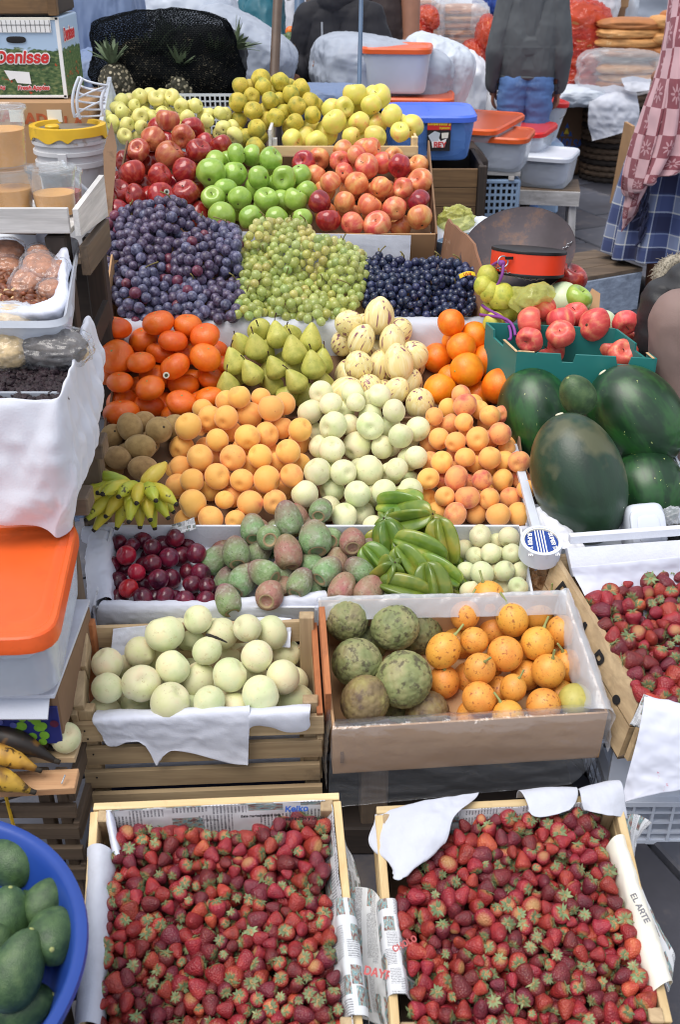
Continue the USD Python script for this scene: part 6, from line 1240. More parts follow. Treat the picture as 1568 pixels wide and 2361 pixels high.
part(sh, 'leg', box((b[0] - 0.04, fy+0.03,0.5),(0.05,0.05,2*(yj[2] - hC - 0.02 - 0.5))), 'dark_wood_z'); part(sh, 'leg', box((b[0] - 0.02, fy+0.3,0.5),(0.05,0.05,1.0)), 'dark_wood_z')
part(sh, 'cross_board', box((b[0]+0.022, fy+0.14, b[2] - 0.125),(0.02,0.26,0.07)), 'old_wood_y'); part(sh, 'brace', bar(V(b[0] - 0.05, fy - 0.2,0.66), V(b[0]+0.02, fy+0.2,0.84),0.014,0.05), 'dark_wood_y')
# bucket
bc = P(156,292,3.5); rB, hB = 0.117,0.40; bb = bc - V(0,0, hB)
bk = thing('lidded_bucket', 'white plastic bucket with a chipped yellow lid behind the juice cups', 'bucket', bb)
me = lathe([(rB * 0.84,0),(rB * 0.88,0.004),(rB * 0.96, hB * 0.7),(rB * 1.03, hB * 0.7),(rB * 1.03, hB * 0.74),(rB * 0.97, hB * 0.745),(rB * 0.98, hB * 0.8),(rB * 1.05, hB * 0.8),(rB * 1.05, hB * 0.83),(rB * 0.99, hB * 0.835),(rB, hB * 0.88),(rB * 1.06, hB * 0.88),(rB * 1.06, hB * 0.905),(rB, hB * 0.91),(rB, hB * 0.98)],44); part(bk, 'body', (me[0]+bb, me[1]), 'bucket_white', smooth=30)
ph = np.linspace(0,2*math.pi, 97)[:-1]; skirt = 0.022+0.016*np.maximum(0, np.sin(3*ph+1.0)) ** 4+0.014*np.maximum(0, np.sin(5*ph+2.2)) ** 6
rings = [[(rB * 0.9*math.cos(p), rB * 0.9*math.sin(p), hB - 0.006) for p in ph],[(rB * 0.92*math.cos(p), rB * 0.92*math.sin(p), hB + 0.006) for p in ph],[(rB * 1.07*math.cos(p), rB * 1.07*math.sin(p), hB + 0.006) for p in ph],[(rB * 1.085*math.cos(p), rB * 1.085*math.sin(p), hB - s) for p, s in zip(ph, skirt)]]
G = np.array(rings); G = np.concatenate([G, G[:, :1]],1); part(bk, 'lid', (lambda q: (q[0]+bb, q[1]))(sheet(G, 0.003)), 'yellow_plastic', smooth=40)
me = lathe([(rB * 0.9, hB - 0.006),(rB * 0.5, hB - 0.004)],40); part(bk, 'lid_top', (me[0]+bb, me[1]), 'grey_dirt')
me = lathe([(0.022,0),(0.024,0.008),(0.02,0.012)],20); part(bk, 'spout_cap', (me[0]+bb + V(-0.045,-0.03, hB - 0.003), me[1]), 'yellow_plastic', smooth=40)
part(bk, 'handle', tube(bezier([bb + V(0.0,-rB * 1.06, hB * 0.78), bb + V(0.05,-rB * 1.15, hB * 0.6), bb + V(0.13,-rB * 0.9, hB * 0.42)],12),0.006,7), 'milky_plastic', smooth=True); part(bk, 'handle_lug', box(bb + V(0,-rB * 1.03, hB * 0.78),(0.03,0.014,0.04)), 'bucket_white')
bs = thing('bucket_stand', 'dark plank stand under the white bucket', 'stand', bb); part(bs, 'top', box(bb + V(0,0,-0.014),(0.36,0.3,0.026)), 'old_wood_x')
for i in (-1,1):
    for j in (-1,1): part(bs, 'leg', box((bb[0]+i*0.15, bb[1]+j*0.12,(bb[2] - 0.028)/2),(0.04,0.04, bb[2] - 0.03)), 'old_wood_z')
# cartons at the far left
yd = P(150,225,3.6)[1]
dx1 = PY(155,226, yd)[0]; dz0, dz1 = PY(150,226, yd)[2], PY(140,42, yd)[2]
db = thing('apple_box', 'printed apple carton with an orchard picture and red script lettering', 'box', (dx1 - 0.25, yd+0.13, dz0))
W_, Hh = 0.5, dz1 - dz0
bodyc = V(dx1 - W_ / 2, yd+0.14, dz0 + Hh/2)
path = numbered(db, 'body'); loc = V(0,0,0)
me = box(bodyc, (W_, 0.28, Hh),0.0,0.004)
# the print is drawn in the box's own height, 0 to 0.5
usdkit.mesh(stage, path, ((me[0] - LOC[db])*np.array([1,1,0.5 / Hh]), me[1]), M['orchard_print']); UsdGeom.Xformable(stage.GetPrimAtPath(path)).AddScaleOp().Set(Gf.Vec3f(1,1, Hh/0.5))
fx = V(1,0,0)
part(db, 'corner_band', box((dx1 - 0.004, yd - 0.001, dz0 + Hh/2),(0.012,0.006, Hh+0.004)), 'white_ink'); part(db, 'edge_band', box((dx1 - W_ / 2, yd - 0.001, dz0+0.004),(W_, 0.006,0.008)), 'white_ink'); part(db, 'edge_band', box((dx1 - W_ / 2, yd - 0.001, dz1 - 0.003),(W_, 0.006,0.008)), 'cream_paper')
def onface(u, v): return PY(u, v, yd - 0.0035)
for grow, mt, lf in ((0.11, 'white_ink', 0.0004),(0.0, 'red_ink', 0.0018)):
    lettering(db, 'Denisse', 0.034, onface(-4,146), fx, ZUP, mt, True, 0.22, grow, lift=lf)
    lettering(db, 'Fresh Apples', 0.0125, onface(43,208), fx, ZUP, mt, True, 0.2, grow*1.2, lift=lf)
    lettering(db, 'Selected', 0.011, onface(-48,92), fx, ZUP, mt, True, 0.2, grow, lift=lf)
    lettering(db, '19 kg', 0.010, onface(-12,206), fx, ZUP, mt, True, 0.2, grow, lift=lf)
tabc = onface(62,62); part(db, 'size_table', box((tabc[0] - 0.02, yd - 0.0042, tabc[2]),(0.2,0.001,0.038)), 'white_ink')
for k in range(13): part(db, 'table_line', box((tabc[0] - 0.116+k*0.016, yd - 0.0052, tabc[2]),(0.0012,0.001,0.036)), 'black_ink')
part(db, 'table_line', box((tabc[0] - 0.02, yd - 0.0052, tabc[2]+0.004),(0.196,0.001,0.0014)), 'black_ink')
hs_ = onface(37,93); part(db, 'hand_hole', blob((hs_[0], yd - 0.003, hs_[2]),(0.066,0.004,0.021),0,1,0,3,3), 'black_ink', smooth=True)
sk_ = onface(42,178); part(db, 'torn_sticker', plate([V(sk_[0] - 0.045, yd - 0.0045, sk_[2]+0.02), V(sk_[0]+0.04, yd - 0.0045, sk_[2]+0.014), V(sk_[0]+0.042, yd - 0.0045, sk_[2] - 0.024), V(sk_[0] - 0.006, yd - 0.0045, sk_[2] - 0.02), V(sk_[0] - 0.012, yd - 0.0045, sk_[2] - 0.006), V(sk_[0] - 0.03, yd - 0.0045, sk_[2] - 0.012)],0.0008), 'white_ink')
for grow, mt, lf in ((0.11, 'white_ink', 0.0004),(0.0, 'red_ink', 0.0016)): lettering(db, 'Denisse', 0.036, V(dx1+0.001, yd+0.05, dz1 - 0.075), V(0,1,0), ZUP, mt, True, 0.2, grow, lift=lf, fit=0.16)
ub = thing('wooden_box', 'brown wooden box on top of the printed apple carton', 'box', (dx1 - 0.25, yd+0.14, dz1+0.004))
zt = dz1+0.006
for k in range(3): part(ub, 'front_board', box((dx1 - 0.27, yd+0.005, zt+0.035+k*0.062),(0.5,0.014,0.058)), 'brown_wood_x')
for k in range(3): part(ub, 'side_board', box((dx1 - 0.013, yd+0.15, zt+0.035+k*0.062),(0.014,0.27,0.058)), 'dark_wood_y')
part(ub, 'corner_post', box((dx1 - 0.012, yd+0.003, zt+0.1),(0.03,0.03,0.2)), 'brown_wood_x'); part(ub, 'base_board', box((dx1 - 0.26, yd+0.14, zt+0.003),(0.5,0.27,0.005)), 'dark_wood_x')
gx1 = PY(206,260, yd - 0.06)[0]; gz1 = dz0 - 0.006
gb = thing('carton', 'brown carton hand lettered in orange under the printed apple box', 'carton', (gx1 - 0.3, yd+0.1, gz1 - 0.3))
part(gb, 'body', box((gx1 - 0.3, yd+0.12, gz1 - 0.15),(0.6,0.36,0.3),0,0.004), 'cardboard')
lettering(gb, 'GRANADILLA', 0.034, V(gx1 - 0.385, yd - 0.0605, gz1 - 0.055), V(1,0,-0.09), V(0.05,0,1), 'orange_crayon', True, -0.04, lift=0.0006, fit=0.36)
for u0 in (34,122): q = PY(u0,238, yd - 0.063); part(gb, 'tape', box((q[0], yd - 0.0622, gz1 - 0.045),(0.05,0.001,0.04)), 'cream_paper')
gs = thing('box_stand', 'dark stand hidden under the stacked cartons at far left', 'stand', (gx1 - 0.3, yd+0.12,0)); part(gs, 'block', box((gx1 - 0.3, yd+0.12,(gz1 - 0.302)/2),(0.6,0.34, gz1 - 0.304)), 'dark_wood_x')
# white lattice basket and the white crate of small apples
bq = P(216,232,3.5)
T = thing('plastic_basket', 'white open lattice plastic basket lying on its side beside the yellow bucket', 'basket', bq)
for (p0, p1, r_) in [((-0.045,0.02,0.07),(-0.07,0,-0.055),0.005),((-0.03,0,0.068),(-0.05,-0.01,-0.058),0.005),((0.045,0.02,0.045),(0.03,0,-0.05),0.006)] + [((-0.045 - 0.025*t+0.003,0.02,0.07 - 0.125*t),(0.045 - 0.015*t, 0.01,0.045 - 0.095*t),0.0035) for t in (0,0.2,0.4,0.6,0.8,1.0)] + [((-0.06,0,0.0),(0.04,0.01,0.04),0.0035),((-0.068,0,-0.05),(0.036,0.01,0.0),0.0035)]:
    a, b = V(*p0), V(*p1); mid = (a+b)/2 + V(-0.012,-0.012,0)
    part(T, 'rib', tube(bezier([bq+a, bq+mid, bq+b],8), r_, 6), 'white_plastic', smooth=True)
ya0, ya1 = TY.at(300,330)[1] - 0.03, TY.at(300,210)[1]+0.06
xa0, xa1 = PY(252,330, ya0)[0], PY(522,300, ya0)[0]; za = TY.at(300,330)[2]
T = thing('apple_crate', 'white plastic crate holding the small yellow apples', 'crate', (xa0, ya0, za - 0.1))
part(T, 'side_panel', hull([V(xa0+0.0, ya0, za - 0.08), V(xa0 - 0.03, ya0, za+0.02), V(xa0, ya1, za - 0.05), V(xa0 - 0.045, ya1, za+0.16), V(xa0+0.006, ya0, za - 0.08), V(xa0+0.006, ya1, za - 0.05)]), 'white_plastic')
part(T, 'rim', bar(V(xa0 - 0.034, ya0 - 0.01, za+0.02), V(xa0 - 0.05, ya1, za+0.165),0.014,0.016), 'white_plastic'); part(T, 'lug', box((xa0 - 0.03, ya0, za - 0.045),(0.03,0.03,0.05)), 'white_plastic')
part(T, 'back_panel', lattice(V(xa0, ya1, za - 0.02), V(xa1 - xa0,0,0), V(0,0.0,0.13),22,6,0.005,0.006), 'white_plastic'); part(T, 'floor', box(((xa0+xa1)/2,(ya0+ya1)/2, za - 0.085),(xa1 - xa0, ya1 - ya0,0.008)), 'white_plastic')
# wooden front tray of the yellow apples
yb = TY.at(800,336)[1] - 0.035; x0, x1 = PY(626,350, yb)[0], PY(964,350, yb)[0]; zb = PY(800,336, yb)[2]
T = thing('fruit_box', 'pale wooden box front below the yellow apples and quinces', 'box', ((x0+x1)/2, yb, zb - 0.1))
part(T, 'front_board', box(((x0+x1)/2, yb, zb - 0.04),(x1 - x0,0.01,0.075)), 'pale_wood_x'); part(T, 'corner_post', box((x1 - 0.012, yb+0.02, zb - 0.03),(0.022,0.028,0.11)), 'pale_wood_x'); part(T, 'corner_post', box((x0+0.01, yb+0.02, zb - 0.03),(0.018,0.028,0.1)), 'white_wood_z'); part(T, 'divider', box((x0 - 0.004, yb+0.12, zb+0.0),(0.01,0.24,0.1)), 'white_wood_y'); part(T, 'floor', box(((x0+x1)/2, yb+0.13, zb - 0.08),(x1 - x0,0.26,0.008)), 'pale_wood_x'); part(T, 'side_board', box((x1 - 0.006, yb+0.14, zb - 0.03),(0.008,0.24,0.1)), 'pale_wood_y')

# nuts tub
zt = PZ(0,700,0.985)
def lx(u, v, z): return PZ(u, v, z)
zr = 1.03
c00, c10, c11, c01 = PZ(-160,742, zr), PZ(150,742, zr), PZ(182,548, zr), PZ(-140,536, zr)
T = thing('nut_tub', 'milky plastic tub of brazil nuts lined with white paper', 'tub', (c00+c11)/2 - V(0,0,0.13))
def ringpts(cs, r, n=6):
    cs = [V(*c) for c in cs]; out = []; m = len(cs)
    for i in range(m):
        p, a, b = cs[i], cs[i - 1], cs[(i+1) % m]
        u1, u2 = (a - p)/np.linalg.norm(a - p),(b - p)/np.linalg.norm(b - p)
        for t in np.linspace(0,1, n): out.append(p+(1 - t) ** 2*u1*r+t ** 2*u2*r)
    return np.array(out)
def shell(cs, r, levels, mat, parent, name, smooth=30):
    """Open tub: rounded outline cs at several (dz, inset) levels."""
    base = ringpts(cs, r); ctr = base.mean(0); rows = []
    for dz, k in levels:
        rows.append(ctr+(base - ctr)*np.array([k, k, 1]) + V(0,0, dz))
    G = np.array(rows); G = np.concatenate([G, G[:, :1]],1)
    return part(parent, name, sheet(G, 0.003), mat, smooth=smooth)
rim = [c00, c10, c11, c01]
shell(rim, 0.05,[(-0.13,0.86),(-0.06,0.92),(-0.01,0.96),(0.0,1.0),(-0.012,1.01)], 'milky_plastic', T, 'wall')
part(T, 'floor', hull([q * V(1,1,1)+((np.mean(rim, 0) - q) * V(0.14,0.14,0)) - V(0,0, d_) for q in rim for d_ in (0.126,0.13)]), 'milky_plastic')
# nuts: one heap, the nearer ones single
NB = [kind_of(f'brazil_nut_{i}', [('kernel', egg(1.7,0.1*i - 0.1, bump=0.12, seed=i, nu=8, nv=7), m_, True)]) for i, m_ in enumerate(('brazil_nut', 'brazil_nut', 'pale_nut'))]
rn = np.random.default_rng(61); nuts = []
for _ in range(420):
    u, v = rn.uniform(-10,122), rn.uniform(612,712)
    if u > 105 and v > 690 - 0: continue
    c = PZ(u, v, 0.985+rn.uniform(-0.008,0.014)); nuts.append((u, v, c, basis_z(V(rn.normal(), rn.normal(), rn.normal()*0.35), rn.random()*6)*0.0088, int(rn.choice([0,1,1,2], p=[0.4,0.2,0.2,0.2]))))
nuts.sort(key=lambda w: -w[2][2])
for i, w in enumerate(nuts[:110]):
    tone = ('brown', 'dark', 'pale peeled')[w[4]]; side_ = 'near the paper at right' if w[0] > 70 else 'in the middle' if w[0] > 25 else 'at the left picture edge'
    put('brazil_nut', NB[w[4]], w[3], w[2], f'{tone} brazil nut {side_} of the nut tub', 'nut', f'{tone} brazil nuts {side_}')
instancer('brazil_nuts', [(w[2], w[3], w[4]) for w in nuts[110:]], NB, 'brazil nuts filling the plastic tub underneath the loose top ones', 'nuts')
part(T, 'nut_bed', hull([PZ(u, v, z) for (u, v) in ((-20,600),(126,600),(126,706),(-20,714)) for z in (0.975,0.95)]), 'brazil_nut')
zz = lambda u, v, z: PZ(u, v, z)
drape('paper_lining', 'white paper lining the front and right side of the nut tub', 'paper', [[zz(-30,706,0.99), zz(60,702,0.99), zz(112,690,0.995), zz(122,640,1.0), zz(128,590,1.01)],[zz(-30,712,1.02), zz(60,716,1.015), zz(140,706,1.02), zz(146,630,1.035), zz(150,570,1.045)],[zz(-30,738,1.0), zz(60,738,0.99), zz(150,742,0.97), zz(158,690,1.0), zz(164,620,1.02)]], 'white_paper', 44,24, amp=0.01, scale=16, seed=62)
drape('paper_sheet', 'crumpled white paper at the back of the nut tub', 'paper', [[zz(86,566,1.02), zz(110,572,1.02), zz(132,600,1.01)],[zz(84,540,1.05), zz(116,536,1.055), zz(148,566,1.04)],[zz(92,520,1.06), zz(130,524,1.06), zz(162,556,1.04)]], 'white_paper', 20,18, amp=0.012, scale=16, seed=63)
def filmbag(name, label, cat, c, size, fillmat, film='hazy_film', seed=0, R=None, amp=0.12, neck=None):
    T = thing(name, label, cat, c)
    part(T, 'contents', blob(c, np.asarray(size)*0.9, amp*0.8,3.2, seed, 2.2,3,3, R), fillmat, smooth=True)
    part(T, 'film', blob(c, np.asarray(size)*1.02, amp*1.3,3.6, seed+1,2.4,4,4, R), film, smooth=True)
    if neck is not None: part(T, 'knot', tube(bezier([c, c + V(*neck)*0.6, c + V(*neck)],6),[size[0]*0.3, size[0]*0.1, size[0]*0.16, size[0]*0.2, size[0]*0.22, size[0]*0.2],8), film, smooth=True)
    return T
plain('nut_fill', lin(168,112,78),0.6,0.4,50.0, bump=0.5, bscale=60.0); plain('pale_fill', lin(208,180,132),0.6,0.35,60.0, bump=0.5, bscale=70.0); plain('grey_fill', lin(96,90,86),0.6,0.4,70.0, bump=0.5, bscale=80.0)
for (u, v, z, sx, sy, sz, lab, rz) in ((95,620,1.03,0.085,0.11,0.055, 'clear bag of peeled nuts in the middle of the nut tub', 0.5),(72,642,1.015,0.085,0.12,0.05, 'clear bag of brown nuts at the left of the middle bag', -0.3),(12,586,1.02,0.1,0.09,0.06, 'clear bag of orange brown nuts at the left picture edge', 0.2),(128,632,1.02,0.05,0.09,0.05, 'narrow clear bag of nuts against the right tub wall', -0.2),(118,668,1.01,0.06,0.055,0.04, 'small clear bag of nuts by the paper lining', 0.6),(90,588,1.03,0.06,0.05,0.05, 'clear bag with yellow dried fruit at the back', 0.1),(12,618,1.0,0.09,0.07,0.05, 'cloudy empty looking bag on the nuts at left', 0)):
    filmbag('nut_bag', lab, 'bag', PZ(u, v, z),(sx, sy, sz), 'nut_fill', 'film', int(u), Rxyz(0.3,0, rz))

# raisin tray under a white cloth
zr = 0.945
edge = [PZ(-120,932, zr), PZ(110,930, zr), PZ(146,908, zr), PZ(168,850, zr), PZ(188,790, zr), PZ(204,742, zr)]
rb = thing('raisin_tray', 'dark plastic crate and boards carrying the cloth lined tray of raisins', 'tray', PZ(60,930,0.7))
c4 = [PZ(-180,930, zr - 0.01), PZ(150,926, zr - 0.01), PZ(204,740, zr - 0.01), PZ(-160,740, zr - 0.01)]
part(rb, 'tray_floor', hull([q - V(0,0, k) for q in c4 for k in (0.05,0.058)]), 'grey_plastic')
part(rb, 'crate_front', lattice(c4[0] + V(0,0.05,-0.2),(c4[1] - c4[0]) * V(0.93,0,0), V(0,0,0.19),16,3,0.012,0.01), 'grey_plastic')
part(rb, 'board', box((c4[1][0] - 0.22, c4[1][1]+0.05, c4[1][2] - 0.235),(0.46,0.06,0.04)), 'old_wood_x'); part(rb, 'board', box((c4[1][0] - 0.24, c4[1][1]+0.3, c4[1][2] - 0.235),(0.46,0.06,0.04)), 'old_wood_x')
for k in (0.02,0.32): part(rb, 'leg', box((c4[1][0] - 0.06, c4[1][1]+k+0.03,(c4[1][2] - 0.26)/2),(0.05,0.05, c4[1][2] - 0.262)), 'old_wood_z')
RS = [kind_of(f'raisin_{i}', [('raisin', egg(1.45,0.1, bump=0.18, seed=i*2, nu=8, nv=6), 'raisin', False)]) for i in range(3)]
items = []
for _ in range(2600):
    u, v = rn.uniform(-14,196), rn.uniform(800,928)
    if u > 150+(928 - v)*0.26: continue
    items.append((PZ(u, v, zr - 0.03+rn.uniform(-0.006,0.008)+0.012*meshkit.noise(np.array([u*0.05, v*0.05,1.0]))), basis_z(rn.normal(0,1,3) * V(1,1,0.5), rn.random()*6)*rn.uniform(0.0042,0.0062), int(rn.integers(3))))
instancer('raisins', items, RS, 'dark raisins heaped in the white cloth lined tray', 'raisins')
part(rb, 'raisin_bed', hull([PZ(u, v, z) for (u, v) in ((-40,796),(192,796),(150,924),(-40,930)) for z in (zr - 0.032, zr - 0.045)]), 'raisin')
# the cloth: from inside the tray over the rim and down
def down(p, out, dz): return p + V(out[0], out[1],-dz)
E = np.array(edge)
O = [V(0,-0.016), V(0.0,-0.02), V(0.008,-0.014), V(0.012,-0.004), V(0.013,-0.002), V(0.008,0.0)]
L1 = [0.05,0.05,0.06,0.07,0.07,0.06]; L2 = [0.13,0.14,0.15,0.14,0.12,0.09]; L3 = [0.19,0.2,0.21,0.18,0.15,0.11]; L4 = [0.225,0.25,0.275,0.21,0.17,0.12]
cen = PZ(40,850, zr)
rows = [[e+(cen - e) * V(0.16,0.16,0) + V(0,0,-0.04) for e in E],[e+(cen - e) * V(0.05,0.05,0) + V(0,0,-0.004) for e in E],[e + V(*o, 0)*0.3 + V(0,0,0.004) for e, o in zip(E, O)],[down(e, o*1.0, l) for e, o, l in zip(E, O, L1)],[down(e, o*1.5, l) for e, o, l in zip(E, O, L2)],[down(e, o*1.9, l) - V(0.012,0,0) for e, o, l in zip(E, O, L3)],[down(e, o*2.1, l) - V(0.03,0,0) for e, o, l in zip(E, O, L4)]]
G = rows_grid(rows, 110,70)
fall = np.clip((np.arange(70) - 18)/20,0.25,1)[:, None]
U = np.linspace(0,1,110)[None, :]; Tt = np.linspace(0,1,70)[:, None]
G = crumple(crumple(G, 0.045,5.5,64,(1,1,0.8),3),0.02,14,65,(1.2,1.2,0.5),3)*fall[..., None] + G * (1 - fall[..., None])
fold = np.zeros(G.shape); right_side = np.clip((U - 0.42)/0.15,0,1)
fold[..., 0] = 0.006*np.sin(U * 75+3 * Tt)*right_side*fall; fold[..., 1] = 0.012*np.sin(U * 30 + Tt*9)*(1 - right_side)*fall*0.5
me, uv = sheet(G + fold, 0.0015, True)
solo('white_cloth', 'white crumpled cloth hanging over the front and side of the raisin tray', 'cloth', me, 'white_cloth', smooth=True)
filmbag('seed_bag', 'clear plastic bag of dark seeds lying on the raisins', 'bag', PZ(118,800,0.965),(0.16,0.1,0.075), 'grey_fill', 'film', 3, Rxyz(0.25,0,-0.2),0.16)
filmbag('seed_bag', 'clear bag of pale flakes at the left edge beside the raisins', 'bag', PZ(20,800,0.965),(0.1,0.11,0.08), 'pale_fill', 'film', 5, Rxyz(0.3,0,0.3),0.14)
filmbag('seed_bag', 'cloudy knotted bag behind the bag of pale flakes', 'bag', PZ(20,745,0.985),(0.12,0.1,0.07), 'pale_fill', 'hazy_film', 7, Rxyz(0.2,0,0.1),0.16)
filmbag('seed_bag', 'small bag of yellow flakes between the raisins and the cloth', 'bag', PZ(178,812,0.95),(0.05,0.04,0.04), 'pale_fill', 'film', 9, Rxyz(0.2,0,0.4),0.16)

# orange lidded tub
zl = 0.66
q0, q1, q2, q3 = PZ(-190,1486, zl), PZ(122,1478, zl), PZ(182,1202, zl), PZ(-150,1216, zl)
T = thing('food_tub', 'large clear food tub with an orange lid at the left edge', 'tub', (q0+q2)/2 - V(0,0,0.13))
shell([q0, q1, q2, q3],0.06,[(0.004,1.0),(-0.012,1.02),(-0.022,1.02),(-0.022,0.99)], 'orange_plastic', T, 'lid_rim')
lidp = ringpts([q0, q1, q2, q3],0.06); ctr = lidp.mean(0); 
def lidlevel(k, dz): return ctr+(lidp - ctr) * V(k, k, 1) + V(0,0, dz)
G = np.array([lidlevel(1.0,0.004), lidlevel(0.985,0.007), lidlevel(0.93,0.007), lidlevel(0.9,0.003), lidlevel(0.86,0.0025), lidlevel(0.80,0.0055), lidlevel(0.74,0.0055), lidlevel(0.72,0.0035), lidlevel(0.3,0.004), lidlevel(0.02,0.004)]); G = np.concatenate([G, G[:, :1]],1)
part(T, 'lid', sheet(G, 0.002), 'orange_plastic', smooth=25)
shell([q0, q1, q2, q3],0.06,[(-0.02,0.97),(-0.06,0.95),(-0.125,0.91),(-0.132,0.88),(-0.133,0.4)], 'tub_wall', T, 'wall')
for k, (u, v, mt, sz) in enumerate(((10,1520, 'white_bag', (0.1,0.05,0.05)),(72,1500, 'red_plastic', (0.06,0.04,0.04)),(40,1500, 'grey_fill', (0.08,0.05,0.05)),(80,1440, 'red_plastic', (0.05,0.05,0.04)))):
    c = PZ(u, v, zl - 0.1) + V(0,0.05,0); solo('packet', ('white packet inside the orange lidded tub', 'red packet inside the orange lidded tub at front', 'grey packet inside the orange lidded tub', 'red packet inside the tub at right')[k], 'packet', blob(c, sz, 0.15,2.4, k, 3,3), mt, smooth=True)
# printed grape carton below it
fy = PZ(60,1590,0.5)
T = thing('grape_box', 'carton printed with purple and green grapes under the orange lidded tub', 'box', PZ(60,1700,0.36))
cx0, cx1 = PZ(-150,1600,0.5)[0], PZ(136,1600,0.5)[0]; cy0 = PZ(0,1608,0.505)[1]
part(T, 'top', box(((cx0+cx1)/2, cy0+0.14,0.515),(cx1 - cx0,0.3,0.008)), 'bright_paper'); part(T, 'body', box(((cx0+cx1)/2, cy0+0.15,0.455),(cx1 - cx0 - 0.004,0.29,0.11)), 'dark_cardboard')
part(T, 'white_flap', hull([V(x, y, z) for x in (cx0, cx1 - 0.012) for (y, z) in ((cy0+0.004,0.512),(cy0 - 0.03,0.482),(cy0+0.004,0.508),(cy0 - 0.028,0.478))]), 'bright_paper')
pr = np.random.default_rng(66)
yy = cy0 - 0.001
part(T, 'printed_front', box(((cx0+cx1)/2, yy+0.004,0.44),(cx1 - cx0 - 0.006,0.004,0.085)), 'navy_ink')
for k in range(80):
    x = cx1 - 0.012 - pr.random()*0.3; z = 0.402+pr.random()*0.074
    mt = 'printed_green' if 0.03 < cx1 - x < 0.085 else 'printed_maroon' if cx1 - x < 0.03 else 'printed_blue'
    if mt not in M: plain('printed_green', lin(112,160,52),0.4,0.2,60); plain('printed_maroon', lin(86,34,58),0.4,0.3,60); plain('printed_blue', lin(74,80,140),0.4,0.4,60)
    rr = 0.006+0.004*pr.random(); me = lathe([(rr, 0),(rr, 0.0006)],16); part(T, 'printed_grape', (me[0] @ basis_z((0,-1,0)).T + V(x, yy+0.0016 - 0.00002*k, z), me[1]), mt)
# slatted crates under, plantains, one peach
zc = 0.355
wc = thing('low_crate', 'worn wooden slatted crate with the spotted plantains on it', 'crate', PZ(60,1760,0.2))
p0, p1 = PZ(-120,1748, zc), PZ(180,1738, zc)
part(wc, 'top_slat', bar(PZ(-140,1725, zc), PZ(182,1722, zc),0.07,0.014), 'crate_wood_x'); part(wc, 'top_slat', bar(PZ(-140,1655, zc), PZ(182,1650, zc),0.06,0.014), 'crate_wood_x')
part(wc, 'front_slat', bar(PZ(-140,1815, zc - 0.016), PZ(178,1800, zc - 0.016),0.05,0.016), 'orange_wood_x' if 'orange_wood_x' in M else wood('orange_wood_x', lin(168,120,84), lin(220,180,136),0))
fx0, fx1, fyy = PZ(-140,1800,0.3)[0], PZ(178,1800,0.3)[0], PZ(0,1812, zc - 0.02)[1]
for k, z in enumerate((0.255,0.2,0.145,0.09)): part(wc, 'front_slat', box(((fx0+fx1)/2, fyy+0.02, z),(fx1 - fx0,0.012,0.03)), 'old_wood_x')
for x in (fx1 - 0.025, fx1 - 0.06): part(wc, 'corner_post', box((x, fyy+0.04,0.17),(0.022,0.024,0.33)), 'old_wood_z')
for k, z in enumerate((0.3,0.2,0.09)): part(wc, 'side_slat', box((fx1 - 0.005, fyy+0.15, z),(0.012,0.26,0.045)), 'old_wood_y')
part(wc, 'nail', tube([PZ(142,1806, zc), PZ(150,1786, zc+0.006)],0.0016,6), 'steel'); part(wc, 'strap', tube(bezier([V(fx1 - 0.13, fyy+0.026,0.31), V(fx1 - 0.115, fyy+0.004,0.2), V(fx1 - 0.1, fyy+0.004,0.1)],8),0.0035,5), 'yellow_plastic')
for i, (a, b, sag, lab) in enumerate((((-60,1690,0.40),(124,1752,0.374),(0,-0.01,0.03), 'overripe spotted plantain with a black end, topmost on the crate'),((-60,1725,0.39),(82,1772,0.372),(0,-0.01,0.02), 'nearly black plantain below the topmost one'),((-60,1780,0.385),(68,1822,0.36),(0,-0.012,0.02), 'yellow and black plantain lowest on the crate'),((-20,1680,0.375),(112,1722,0.372),(0,0.0,0.012), 'dark plantain mostly hidden at the back of the crate'))):
    T = thing('plantain', lab, 'plantain', PZ(*a)); A0, B0 = PZ(*a), PZ(*b)
    me = tube(bezier([A0,(A0 + B0)/2 + V(*sag), B0],12),[0.022*k for k in (0.7,0.9,1,1.04,1.05,1.04,1,0.93,0.8,0.6,0.4,0.26)],9); part(T, 'peel', me, 'overripe_banana_peel', smooth=True)
    part(T, 'tip', tube([B0 - (B0 - A0)*0.01, B0+(B0 - A0)/np.linalg.norm(B0 - A0)*0.012],[0.0055,0.0045],7), 'banana_tip', smooth=True)
single('white_peach', 'peach', 'lone pale peach on the low crate beside the slatted peach crate', K['cream_peach'][0],152,1700,1.93,0.0285,(0.3,-0.3,0.9))
# blue basin
bz = 0.50
bcx = PZ(-40,2130, bz)
ctr = np.array([PZ(214,2150, bz)[0] - 0.27, PZ(30,1880, bz)[1] - 0.27, bz]); rb_ = 0.27
bs = thing('basin', 'round blue plastic basin full of avocados', 'basin', ctr - V(0,0,0.2))
me = lathe([(rb_ * 0.62,-0.2),(rb_ * 0.66,-0.196),(rb_ * 0.93,-0.02),(rb_ * 0.985,-0.012),(rb_, -0.002),(rb_ * 0.995,0.006),(rb_ * 0.965,0.009),(rb_ * 0.93,0.004),(rb_ * 0.91,-0.012),(rb_ * 0.64,-0.188),(0.002,-0.19)],72, False); part(bs, 'bowl', (me[0]+ctr, me[1]), 'blue_plastic', smooth=50)
st_ = thing('basin_stand', 'dark box hidden under the blue basin', 'stand', ctr * V(1,1,0)); part(st_, 'block', box((ctr[0], ctr[1],(ctr[2] - 0.202)/2),(0.36,0.36, ctr[2] - 0.204)), 'dark_wood_x')
